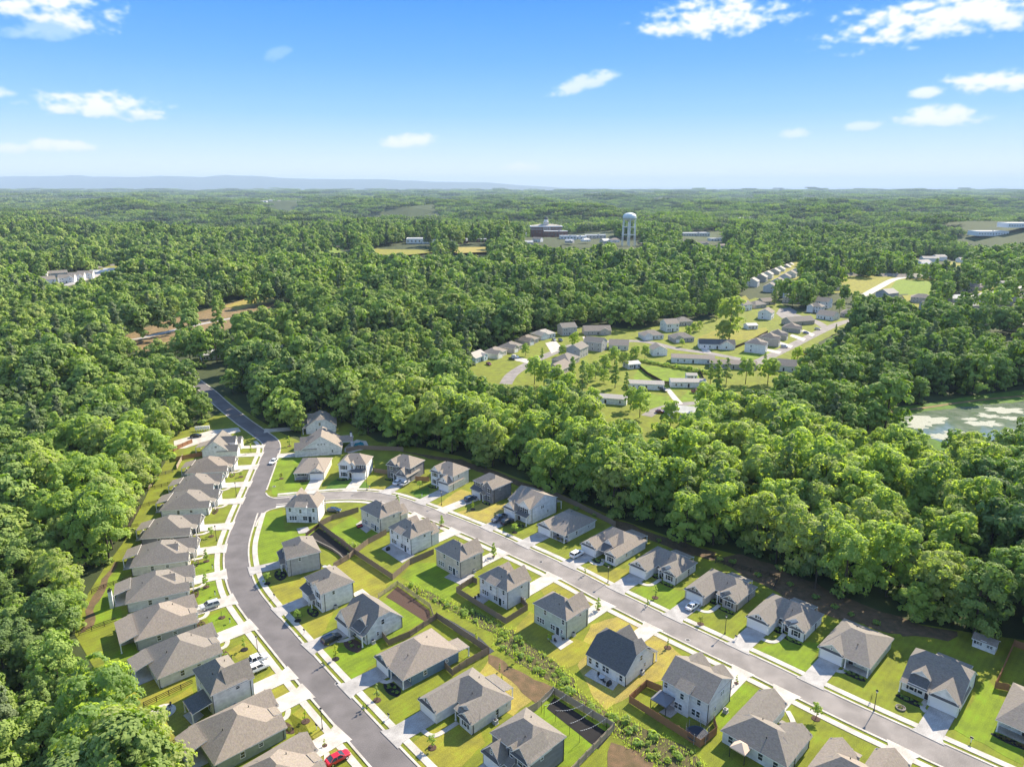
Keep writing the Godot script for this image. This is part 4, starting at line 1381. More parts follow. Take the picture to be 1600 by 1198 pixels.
# ---------------------------------------------------------------- sky
func make_sky() -> Sky:
	var w := 4096; var hh := 2048
	var im := Image.create(w, hh, false, Image.FORMAT_RGB8)
	var stops := [[-90.0, Color(0.62, 0.72, 0.80)], [-1.0, Color(0.98, 0.99, 1.0)], [0.6, Color(0.98, 0.99, 1.0)], [2.4, Color(0.82, 0.91, 0.985)], [5.2, Color(0.60, 0.80, 0.99)], [8.8, Color(0.43, 0.695, 0.98)], [13.0, Color(0.30, 0.605, 0.95)], [25.0, Color(0.295, 0.59, 0.935)], [90.0, Color(0.29, 0.57, 0.91)]]
	for y in hh:
		var e := 90.0 - 180.0 * (y + 0.5) / hh
		var c: Color = stops[-1][1]
		for i in stops.size() - 1:
			if e >= stops[i][0] and e <= stops[i + 1][0]:
				c = stops[i][1].lerp(stops[i + 1][1], (e - stops[i][0]) / (stops[i + 1][0] - stops[i][0]))
		im.fill_rect(Rect2i(0, y, w, 1), c)
	var ns := FastNoiseLite.new()
	ns.seed = 31
	ns.frequency = 0.034
	ns.fractal_octaves = 5
	# fair-weather clouds: azimuth, elevation, half width, half height (degrees), tilt, strength
	var clouds := [[-31.5, 11.2, 4.6, 1.6, -0.10, 1.0], [-31.0, 9.4, 2.2, 0.5, 0.1, 0.45], [-28.5, 5.15, 4.1, 0.75, -0.03, 0.95], [-35.2, 5.7, 1.9, 0.4, 0.0, 0.8], [-34.2, 2.4, 1.1, 0.33, 0.0, 0.7], [-31.2, 2.6, 1.9, 0.42, 0.0, 0.85],
		[-7.8, 3.35, 2.1, 0.5, 0.06, 0.85], [0.6, 1.45, 1.6, 0.38, 0.0, 0.7], [5.2, 7.4, 2.6, 0.55, 0.25, 0.75], [14.5, 11.3, 5.4, 1.15, 0.04, 1.0], [30.2, 10.6, 8.2, 1.55, 0.10, 1.0], [20.5, 3.7, 1.0, 0.3, 0.0, 0.6], [25.1, 4.1, 1.4, 0.3, 0.05, 0.6],
		[29.6, 4.45, 2.6, 0.6, 0.0, 0.9], [28.5, 6.0, 1.1, 0.32, 0.0, 0.85], [32.0, 6.4, 3.0, 0.65, -0.02, 0.95], [36.0, 7.3, 1.0, 0.25, 0.0, 0.5], [35.5, 2.3, 0.9, 0.2, 0.0, 0.4], [36.5, 1.0, 2.8, 0.18, 0.0, 0.5], [-17.0, 9.0, 1.0, 0.4, 0.3, 0.25], [22.0, 1.1, 1.6, 0.2, 0.0, 0.35]]
	var r := RandomNumberGenerator.new()
	r.seed = 8
	for i in 230:      # unseen clouds beyond the view, added big and many for fill light
		var az := r.randf_range(44.0, 316.0)
		var el := r.randf_range(1.5, 70.0)
		var sz := r.randf_range(1.2, 5.5) * (0.6 + minf(el, 45.0) / 15.0)
		clouds.append([az if az < 180.0 else az - 360.0, el, sz, sz * r.randf_range(0.2, 0.3), r.randf_range(-0.1, 0.1), r.randf_range(0.6, 1.0)])
	for c in clouds:
		var cx: float = c[0] / 360.0 * w; var cy: float = (0.5 - c[1] / 180.0) * hh
		var rx: float = c[2] / 360.0 * w * 1.25; var ry: float = c[3] / 180.0 * hh * 1.6
		for y in range(int(cy - ry), int(cy + ry) + 1):
			for x in range(int(cx - rx), int(cx + rx) + 1):
				var u := (x - cx) / rx; var v: float = (y - cy + (x - cx) * c[4]) / ry
				v *= 1.0 if v < 0.0 else 1.35     # flatter beneath
				var d := 1.0 - (u * u + v * v)
				if d <= 0.0:
					continue
				var f: float = ns.get_noise_2d(x * 1.1 + c[0] * 50.0, y * 2.6) * 0.75 + ns.get_noise_2d(x * 4.0, y * 8.0 + c[1] * 90.0) * 0.28
				var k := smoothstep(0.16 if c[2] < 3.0 else 0.22, 0.85 if c[2] < 3.0 else 0.98, d * 0.95 + f * (0.7 if c[2] < 3.0 else 1.0)) * float(c[5])
				if k > 0.004:
					var px := posmod(x, w)
					var was := im.get_pixel(px, y)
					var lit := Color(0.985, 0.985, 0.995).lerp(Color(0.90, 0.93, 0.98), smoothstep(-0.1, 0.7, v) * 0.6)
					im.set_pixel(px, y, was.lerp(lit, minf(1.0, k * 1.0)))
	var pm := PanoramaSkyMaterial.new()
	pm.panorama = ImageTexture.create_from_image(im)
	var sky := Sky.new()
	sky.sky_material = pm
	return sky

# ---------------------------------------------------------------- the place
func open_ground(pts: Array) -> void:
	var p := PackedVector2Array(pts)
	var box := Rect2(p[0], Vector2.ZERO)
	for q in p:
		box = box.expand(q)
	clear_polys.append([p, box])

func sheet(called: String, pts: Array, m: String, y: float, rough := 0.0) -> void:   # a patch of ground; rough draws an uneven outline
	var p := PackedVector2Array()
	var n := pts.size()
	for i in n:
		var a: Vector2 = pts[i]; var b: Vector2 = pts[(i + 1) % n]
		var k := maxi(1, int(a.distance_to(b) / 2.0)) if rough > 0.0 else 1
		for j in k:
			var q := a.lerp(b, float(j) / k)
			if rough > 0.0:
				q += Vector2(roll.get_noise_2d(q.x * 90.0, q.y * 90.0), roll.get_noise_2d(q.y * 90.0 + 99.0, q.x * 90.0)) * rough * 2.0
			p.append(q)
	if Geometry2D.triangulate_polygon(p).is_empty():
		p = PackedVector2Array(pts)
	var mb := MB.new()
	mb.slab(p, y - 0.05, y)
	var o := structure(called, mb.mesh(M[m]))
	var mid := Vector2.ZERO
	for q in pts:
		mid += q / float(n)
	o.position.y = ground_y(mid.x, mid.y)

func make_ground() -> void:
	for far in [false, true]:
		var mb := MB.new()
		var rs := [0.0, 40.0, 80.0, 130.0, 200.0, 300.0, 420.0, 560.0, 640.0, 730.0, 830.0, 940.0, 1060.0, 1200.0, 1350.0, 1500.0]
		if far:
			rs = [1500.0]
			while rs[-1] < 16000.0:
				rs.append(rs[-1] * 1.045 + 20.0)
			rs.append(24000.0); rs.append(36000.0)
		var k := 180
		for i in rs.size() - 1:
			for j in k:
				var q := []
				for e in [[rs[i], j], [rs[i], j + 1], [rs[i + 1], j + 1], [rs[i + 1], j]]:
					var a: float = TAU * e[1] / k
					var x: float = cos(a) * e[0]; var z: float = sin(a) * e[0]
					q.append(Vector3(x, ground_y(x, z) - 0.06 - (0.3 if far else 0.0), z))
				mb.oq(q[0], q[1], q[2], q[3], Vector3.UP)
		structure("ground" if not far else "far_ground", mb.mesh(M.far_floor if far else M.wood_floor))

func make_mountains() -> void:
	var prof := [[-1150.0, 8.0], [-900.0, 11.0], [-800.0, 12.0], [-745.0, 14.0], [-690.0, 15.0], [-632.0, 17.5], [-612.0, 15.0], [-550.0, 15.5], [-515.0, 16.5], [-452.0, 13.5], [-425.0, 16.5], [-380.0, 16.0], [-345.0, 13.0], [-280.0, 12.0], [-200.0, 11.0], [-50.0, 7.0], [40.0, 2.0], [100.0, -3.0], [300.0, -8.0], [1200.0, -9.0]]
	for range_ in [[30000.0, 1.0, 0.0, "mountains"]]:
		var dist: float = range_[0]
		var mb := MB.new()
		var nx := 150; var nz := 10
		var grid := []
		for i in nx + 1:
			var px := lerpf(-1250.0, 1150.0, float(i) / nx)
			var hgt := 1.0
			for q in prof.size() - 1:
				if px >= prof[q][0] and px <= prof[q + 1][0]:
					hgt = lerpf(prof[q][1], prof[q + 1][1], (px - prof[q][0]) / (prof[q + 1][0] - prof[q][0]))
			if range_[3] == "foothills":
				hgt = 5.0 + 7.0 * roll.get_noise_2d(px * 7.0, 900.0)
			var row := []
			for j in nz + 1:
				var t := float(j) / nz
				var d := dist * (0.86 + 0.26 * t)
				var up := sin(PI * minf(1.0, t * 1.15)) if t < 0.87 else 0.0
				var y := (hgt / 1110.0 * dist + 100.0 * (1.0 if range_[3] == "mountains" else 0.8)) * up
				y += roll.get_noise_2d(px * 6.0 + range_[2], t * 900.0) * 70.0 * up
				row.append(Vector3(px / 1110.0 * d * 1.03, y - 8.0, -d))
			grid.append(row)
		for i in nx:
			for j in nz:
				mb.oq(grid[i][j], grid[i + 1][j], grid[i + 1][j + 1], grid[i][j + 1], Vector3.UP)
		structure(range_[3], mb.mesh(M.far_floor))

func make_streets() -> void:
	var left := smooth_line([Vector2(2, -77), Vector2(-12, -94), Vector2(-22.9, -106.3), Vector2(-31.8, -116.5), Vector2(-41, -127.1), Vector2(-51.2, -139.3), Vector2(-61.5, -151.8), Vector2(-69.4, -162.5), Vector2(-75.3, -173.9), Vector2(-79.6, -185.5), Vector2(-82.8, -199.5), Vector2(-85.4, -213), Vector2(-88.6, -231), Vector2(-92.3, -250.5), Vector2(-94.9, -263), Vector2(-98.6, -272.4), Vector2(-106.5, -282.8), Vector2(-120, -299.5), Vector2(-138.5, -324), Vector2(-155, -347), Vector2(-185, -385)])
	var right := smooth_line([Vector2(-83.5, -214.6), Vector2(-73.5, -217.2), Vector2(-61, -219.9), Vector2(-50.6, -220.3), Vector2(-42.5, -218), Vector2(-35.6, -213.8), Vector2(-28, -208.1), Vector2(-18.6, -200.6), Vector2(-8.6, -192.1), Vector2(0.2, -183.9), Vector2(8.4, -176.3), Vector2(16.4, -168.3), Vector2(23.4, -160.6), Vector2(30.4, -153.4), Vector2(37.4, -146.4), Vector2(45.4, -138.7), Vector2(54, -130.6), Vector2(62.5, -122), Vector2(68.2, -116.5), Vector2(75, -110.3), Vector2(88, -98.5), Vector2(112, -76)])
	add_road(left, 3.05); add_road(right, 3.05)
	ribbon(left, -3.05, 3.05, -0.1, 0.02, "asphalt", "road")
	ribbon(right, -3.05, 3.05, -0.1, 0.026, "asphalt_pale", "road")
	# kerbs, verge and pavement on both sides, broken at the junction
	var up := PackedVector2Array(); var down := PackedVector2Array(); var lane := PackedVector2Array()
	for p in left:
		if p.y > -207.0:
			down.append(p)
		elif p.y < -222.0:
			up.append(p)
	var houses := PackedVector2Array()
	for p in left:
		if p.y > -276.0:
			houses.append(p)
	for p in right:
		if p.x > -78.5:
			lane.append(p)
	for e in [[left, 3.05, -1.0], [down, 3.05, 1.0], [up, 3.05, 1.0], [lane, 3.05, -1.0], [lane, 3.05, 1.0]]:
		var s: float = e[2]    # offsets count to the right of the line
		ribbon(e[0], s * 3.05, s * 3.5, -0.1, 0.12, "concrete", "kerb")
	for e in [[houses, -1.0], [down, 1.0], [lane, -1.0], [lane, 1.0]]:
		var s: float = e[1]
		ribbon(e[0], s * 4.3, s * 5.7, -0.1, 0.075, "concrete", "pavement")
	# rounded corners of the junction
	for c in [[Vector2(-83.6, -222.3), Vector2(-82.3, -220.2), Vector2(-80.4, -218.5), Vector2(-78.0, -217.7), Vector2(-74.4, -218.6)], [Vector2(-78.4, -197.4), Vector2(-79.2, -202.1), Vector2(-79.0, -205.7), Vector2(-77.9, -209.0), Vector2(-73.7, -212.0)]]:
		var ln := smooth_line(c, 0.8)
		ribbon(ln, -0.22, 0.22, -0.1, 0.124, "concrete", "kerb")
	sheet("junction", [Vector2(-89.2, -215.7), Vector2(-83.5, -222.8), Vector2(-82.2, -220.2), Vector2(-79.8, -218.2), Vector2(-74.3, -218.2), Vector2(-72.6, -212.8), Vector2(-78.0, -209.4), Vector2(-79.4, -206.2), Vector2(-78.5, -197.8), Vector2(-87.3, -203.9)], "asphalt", 0.032)

func make_lawns() -> void:
	sheet("lawn", [Vector2(-52.8, -80.2), Vector2(-76.2, -90.9), Vector2(-77.4, -118.4), Vector2(-89.0, -130.0), Vector2(-101.7, -143.5), Vector2(-108.1, -159.6), Vector2(-111.0, -172.2), Vector2(-113.4, -186.5), Vector2(-118.7, -204.8), Vector2(-122.5, -218.2), Vector2(-126.8, -232.1), Vector2(-130.8, -250.2), Vector2(-142.7, -275.6), Vector2(-139.1, -290.1), Vector2(-135.5, -304.3), Vector2(-133.6, -315.7), Vector2(-143.1, -334.4), Vector2(-142.6, -338.9), Vector2(-125.2, -315.7), Vector2(-101.0, -286.8), Vector2(-86.0, -272.6), Vector2(-95.1, -304.3), Vector2(-77.8, -304.3), Vector2(-54.7, -272.6), Vector2(-38.3, -266.7), Vector2(-19.7, -256.2), Vector2(0.0, -237.3), Vector2(15.3, -223.4), Vector2(32.2, -203.9), Vector2(49.0, -189.2), Vector2(63.3, -180.5), Vector2(76.2, -167.3), Vector2(86.7, -153.9), Vector2(97.2, -147.3), Vector2(108.5, -143.5), Vector2(119.8, -140.6), Vector2(127.0, -127.9), Vector2(126.0, -104.2), Vector2(90.0, -87.5), Vector2(18.7, -80.2)], "lawn", -0.02)
	open_ground([Vector2(-46.9, -78.3), Vector2(-62.4, -99.7), Vector2(-69.4, -111.6), Vector2(-75.1, -120.2), Vector2(-84.2, -127.5), Vector2(-98.5, -141.1), Vector2(-101.8, -144.8), Vector2(-107.7, -160.2), Vector2(-110.4, -172.8), Vector2(-112.7, -187.3), Vector2(-117.9, -204.8), Vector2(-121.7, -218.2), Vector2(-125.9, -232.1), Vector2(-129.2, -248.9), Vector2(-136.8, -265.2), Vector2(-141.0, -274.1), Vector2(-137.2, -288.5), Vector2(-134.0, -300.6), Vector2(-134.2, -315.7), Vector2(-150.8, -343.4), Vector2(-147.6, -343.4), Vector2(-125.2, -315.7), Vector2(-98.4, -283.5), Vector2(-86.0, -272.6), Vector2(-93.4, -304.3), Vector2(-77.5, -300.6), Vector2(-63.3, -278.7), Vector2(-51.2, -267.4), Vector2(-38.0, -263.8), Vector2(-19.5, -253.5), Vector2(0.0, -233.8), Vector2(15.0, -219.2), Vector2(31.6, -199.9), Vector2(48.2, -185.7), Vector2(59.3, -179.4), Vector2(72.9, -167.6), Vector2(84.2, -155.3), Vector2(96.5, -146.0), Vector2(107.9, -142.6), Vector2(116.6, -140.2), Vector2(124.9, -128.7), Vector2(126.0, -104.2), Vector2(90.0, -87.5), Vector2(18.4, -78.3)])
	# lawns of single lots: [outline, kind]
	for l in [
		[[Vector2(-76.6, -191.2), Vector2(-79.4, -202.1), Vector2(-78.8, -206.2), Vector2(-74.1, -209.4), Vector2(-68.3, -194.4), Vector2(-59.0, -197.4), Vector2(-61.4, -186.5), Vector2(-63.5, -175.6), Vector2(-67.1, -175.6), Vector2(-70.7, -174.9)], "lawn_bright"],
		[[Vector2(-70.5, -174.2), Vector2(-64.9, -175.6), Vector2(-63.8, -168.9), Vector2(-66.9, -167.0)], "lawn_olive"],
		[[Vector2(-64.3, -167.3), Vector2(-61.9, -170.5), Vector2(-54.2, -167.3), Vector2(-53.2, -158.2), Vector2(-57.8, -153.7)], "lawn_olive"],
		[[Vector2(-53.3, -148.6), Vector2(-48.3, -151.8), Vector2(-43.8, -152.6), Vector2(-43.4, -144.8), Vector2(-46.0, -140.4)], "lawn_olive"],
		[[Vector2(-42.1, -137.2), Vector2(-34.9, -139.9), Vector2(-29.9, -141.1), Vector2(-29.3, -133.2), Vector2(-34.1, -127.1)], "lawn_bright"],
		[[Vector2(-30.6, -122.8), Vector2(-26.5, -124.9), Vector2(-18.9, -127.9), Vector2(-20.3, -118.4), Vector2(-23.0, -114.1)], "lawn"],
		[[Vector2(-19.1, -110.0), Vector2(-15.7, -113.3), Vector2(-6.9, -115.8), Vector2(-4.8, -110.0), Vector2(-9.2, -104.2), Vector2(-16.0, -104.2)], "lawn_olive"],
		[[Vector2(-51.2, -172.2), Vector2(-42.9, -178.4), Vector2(-31.7, -166.3), Vector2(-34.4, -156.7), Vector2(-41.3, -161.1)], "lawn_olive"],
		[[Vector2(-33.6, -156.7), Vector2(-28.9, -159.0), Vector2(-20.7, -149.1), Vector2(-29.1, -139.9), Vector2(-33.7, -141.1)], "lawn_bright"],
		[[Vector2(-13.0, -130.0), Vector2(-5.1, -136.5), Vector2(-15.0, -144.8), Vector2(-18.8, -141.1), Vector2(-8.3, -132.1)], "lawn_olive"],
		[[Vector2(-8.1, -127.9), Vector2(-4.8, -134.3), Vector2(4.6, -122.1), Vector2(0.0, -116.7), Vector2(-5.1, -120.2)], "lawn_dry"],
		[[Vector2(3.8, -118.4), Vector2(8.1, -123.0), Vector2(19.3, -112.9), Vector2(12.0, -104.2), Vector2(8.0, -104.2), Vector2(8.5, -111.6)], "lawn_bright"],
		[[Vector2(-56.1, -191.2), Vector2(-51.5, -204.8), Vector2(-38.3, -192.8), Vector2(-42.8, -186.5), Vector2(-45.1, -182.0)], "lawn_bright"],
		[[Vector2(-41.1, -179.8), Vector2(-36.6, -189.6), Vector2(-29.6, -180.5), Vector2(-19.9, -180.5), Vector2(-28.0, -174.2), Vector2(-31.3, -168.2)], "lawn"],
		[[Vector2(-29.9, -168.2), Vector2(-26.5, -175.6), Vector2(-19.4, -175.6), Vector2(-9.2, -165.7), Vector2(-14.1, -160.8), Vector2(-16.0, -156.7)], "lawn_bright"],
		[[Vector2(-5.4, -179.1), Vector2(0.0, -179.1), Vector2(5.2, -171.5), Vector2(0.0, -167.3), Vector2(-5.2, -172.2)], "lawn"],
		[[Vector2(5.9, -167.3), Vector2(13.5, -167.3), Vector2(22.9, -153.9), Vector2(18.4, -149.1), Vector2(12.3, -149.9), Vector2(8.1, -159.6)], "lawn_olive"],
		[[Vector2(-0.7, -143.5), Vector2(4.7, -152.6), Vector2(10.4, -143.5), Vector2(15.4, -141.1), Vector2(19.5, -138.8), Vector2(13.9, -132.1), Vector2(9.6, -130.0), Vector2(4.3, -138.8)], "lawn_olive"],
		[[Vector2(18.2, -147.3), Vector2(27.1, -150.7), Vector2(35.2, -141.1), Vector2(39.4, -133.2), Vector2(33.8, -127.9), Vector2(26.7, -125.9), Vector2(19.0, -118.4), Vector2(15.8, -124.0), Vector2(14.6, -132.1)], "lawn_dry"],
		[[Vector2(39.8, -133.2), Vector2(51.4, -124.0), Vector2(43.9, -116.7), Vector2(39.8, -113.3), Vector2(37.6, -116.7)], "lawn_bright"],
		[[Vector2(54.6, -120.2), Vector2(64.1, -111.6), Vector2(57.3, -104.2), Vector2(50.4, -104.2), Vector2(55.6, -111.6)], "lawn"],
		[[Vector2(-86.1, -233.2), Vector2(-88.1, -242.1), Vector2(-91.4, -256.8), Vector2(-80.9, -254.8), Vector2(-67.1, -248.3), Vector2(-68.7, -219.7), Vector2(-75.0, -219.2), Vector2(-80.7, -220.2)], "lawn_bright"],
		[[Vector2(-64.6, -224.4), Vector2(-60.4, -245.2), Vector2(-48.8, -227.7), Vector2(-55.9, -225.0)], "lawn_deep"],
		[[Vector2(-50.5, -225.0), Vector2(-46.3, -239.1), Vector2(-41.1, -232.1), Vector2(-44.5, -223.4)], "lawn_olive"],
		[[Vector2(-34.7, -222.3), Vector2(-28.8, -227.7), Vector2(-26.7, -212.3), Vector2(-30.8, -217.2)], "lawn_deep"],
		[[Vector2(-24.6, -212.3), Vector2(-17.6, -225.5), Vector2(-13.0, -222.3), Vector2(-19.2, -207.6)], "lawn_dry"],
		[[Vector2(-17.4, -207.6), Vector2(-8.5, -216.2), Vector2(0.0, -212.3), Vector2(-5.9, -197.8)], "lawn_dry"],
		[[Vector2(-3.9, -194.4), Vector2(6.0, -200.8), Vector2(6.8, -191.2), Vector2(1.1, -187.3)], "lawn"],
		[[Vector2(7.0, -184.6), Vector2(15.1, -190.4), Vector2(18.3, -182.7), Vector2(14.1, -175.6)], "lawn"],
		[[Vector2(18.1, -170.5), Vector2(22.9, -175.6), Vector2(32.1, -172.2), Vector2(27.3, -163.2)], "lawn_olive"],
		[[Vector2(30.3, -161.1), Vector2(36.9, -165.7), Vector2(45.2, -161.1), Vector2(39.1, -152.6)], "lawn_bright"],
		[[Vector2(42.6, -149.9), Vector2(48.9, -153.9), Vector2(55.9, -148.6), Vector2(50.6, -141.1)], "lawn"],
		[[Vector2(54.2, -137.6), Vector2(61.5, -141.1), Vector2(71.3, -139.9), Vector2(63.6, -130.0)], "lawn_bright"],
		[[Vector2(65.3, -125.9), Vector2(73.9, -130.0), Vector2(83.8, -127.9), Vector2(79.2, -114.9)], "lawn"],
		[[Vector2(84.4, -113.3), Vector2(100.0, -127.9), Vector2(100.1, -124.0), Vector2(96.7, -111.6), Vector2(91.8, -104.5)], "lawn_bright"],
		[[Vector2(-88.2, -131.0), Vector2(-87.7, -143.5), Vector2(-80.9, -138.8), Vector2(-80.8, -134.3), Vector2(-86.3, -128.9)], "lawn_bright"],
		[[Vector2(-100.3, -144.8), Vector2(-105.7, -159.6), Vector2(-107.2, -172.2), Vector2(-101.6, -167.3), Vector2(-94.1, -148.6)], "lawn_bright"],
		[[Vector2(-84.9, -127.5), Vector2(-80.2, -133.8), Vector2(-75.3, -130.0), Vector2(-66.9, -126.3), Vector2(-72.8, -119.5), Vector2(-75.1, -120.2)], "lawn_olive"],
		[[Vector2(-71.2, -118.8), Vector2(-66.5, -125.5), Vector2(-62.9, -120.2), Vector2(-60.8, -112.4), Vector2(-63.7, -108.7), Vector2(-68.5, -113.3)], "lawn_olive"],
		[[Vector2(-119.5, -207.6), Vector2(-113.6, -214.7), Vector2(-119.3, -227.7), Vector2(-122.1, -223.4), Vector2(-121.5, -216.2)], "lawn"],
		[[Vector2(-87.5, -173.8), Vector2(-83.5, -179.1), Vector2(-78.4, -172.2), Vector2(-84.6, -167.3)], "lawn_bright"],
		[[Vector2(-81.9, -162.6), Vector2(-78.9, -168.2), Vector2(-73.8, -159.6), Vector2(-78.2, -155.3)], "lawn_bright"],
		[[Vector2(-73.7, -149.9), Vector2(-70.6, -153.9), Vector2(-64.7, -146.5), Vector2(-68.1, -142.8)], "lawn_bright"],
		[[Vector2(-64.1, -136.5), Vector2(-60.8, -141.1), Vector2(-56.3, -136.5), Vector2(-59.6, -134.3)], "lawn_olive"],
		[[Vector2(-53.0, -126.9), Vector2(-51.0, -131.0), Vector2(-44.5, -123.0), Vector2(-47.9, -119.3)], "lawn_olive"],
		[[Vector2(-44.2, -116.7), Vector2(-41.1, -120.2), Vector2(-30.5, -107.5), Vector2(-34.4, -104.2), Vector2(-39.4, -110.0)], "lawn_olive"],
		[[Vector2(-46.2, -120.2), Vector2(-39.2, -113.3), Vector2(-35.5, -108.4), Vector2(-36.6, -104.2), Vector2(-43.5, -111.6)], "lawn"],
		[[Vector2(-84.7, -236.1), Vector2(-87.1, -254.8), Vector2(-80.4, -252.8), Vector2(-79.0, -236.1)], "lawn_bright"]]:
		sheet("lawn", l[0], l[1], 0.0 + 0.004 * (l[0].size() % 3), 0.5)
	# planting and bare ground
	sheet("mulch", [Vector2(-60.3, -192.0), Vector2(-58.8, -196.5), Vector2(-45.0, -180.5), Vector2(-46.1, -177.3), Vector2(-51.1, -182.0), Vector2(-57.8, -187.6)], "mulch_black", 0.03)
	sheet("mulch", [Vector2(-31.9, -159.0), Vector2(-29.8, -163.8), Vector2(-20.2, -152.8), Vector2(-19.5, -149.1), Vector2(-20.3, -147.8)], "mulch_brown", 0.03)
	sheet("gravel", [Vector2(-17.0, -150.4), Vector2(-8.9, -143.5), Vector2(-3.9, -137.2), Vector2(-5.0, -136.0), Vector2(-18.0, -149.4)], "gravel_blue", 0.03, 0.2)
	sheet("soil", [Vector2(-5.1, -135.8), Vector2(0.0, -132.1), Vector2(8.3, -124.6), Vector2(4.9, -120.2), Vector2(-0.5, -127.3), Vector2(-5.3, -132.7)], "soil", 0.03, 0.6)
	sheet("mulch", [Vector2(6.9, -119.0), Vector2(8.6, -122.1), Vector2(18.7, -111.9), Vector2(15.9, -108.3)], "mulch_black", 0.03)
	sheet("soil", [Vector2(17.4, -108.3), Vector2(19.5, -110.0), Vector2(25.5, -106.6), Vector2(24.3, -98.4), Vector2(17.0, -98.4)], "soil", 0.03, 0.8)
	sheet("soil", [Vector2(-106.7, -159.0), Vector2(-110.1, -176.3), Vector2(-109.1, -176.3), Vector2(-103.4, -155.3), Vector2(-99.1, -146.5), Vector2(-100.3, -143.3)], "soil", 0.03, 0.5)
	sheet("leaf_litter", [Vector2(54.9, -179.8), Vector2(65.1, -180.5), Vector2(76.8, -168.9), Vector2(87.4, -155.3), Vector2(97.2, -147.3), Vector2(104.8, -144.8), Vector2(99.1, -140.2), Vector2(91.4, -142.1), Vector2(81.3, -149.1), Vector2(76.1, -151.2), Vector2(65.9, -162.0), Vector2(60.7, -172.2)], "leaf_litter", 0.03, 1.2)
	sheet("leaf_litter", [Vector2(31.9, -202.1), Vector2(48.8, -188.4), Vector2(58.2, -182.0), Vector2(56.0, -177.0), Vector2(45.8, -183.5), Vector2(30.3, -197.8)], "leaf_litter", 0.03, 0.8)
	sheet("leaf_litter", [Vector2(-50.9, -265.2), Vector2(-19.5, -252.8), Vector2(13.1, -223.4), Vector2(12.4, -219.2), Vector2(-19.1, -247.0), Vector2(-42.6, -261.0)], "leaf_litter", 0.03, 0.8)
	# parking court by the first house
	sheet("parking_court", [Vector2(-138.3, -273.3), Vector2(-128.3, -286.8), Vector2(-118.1, -290.1), Vector2(-115.2, -285.1), Vector2(-122.1, -277.9), Vector2(-129.7, -265.2), Vector2(-133.6, -263.8)], "concrete", 0.05)

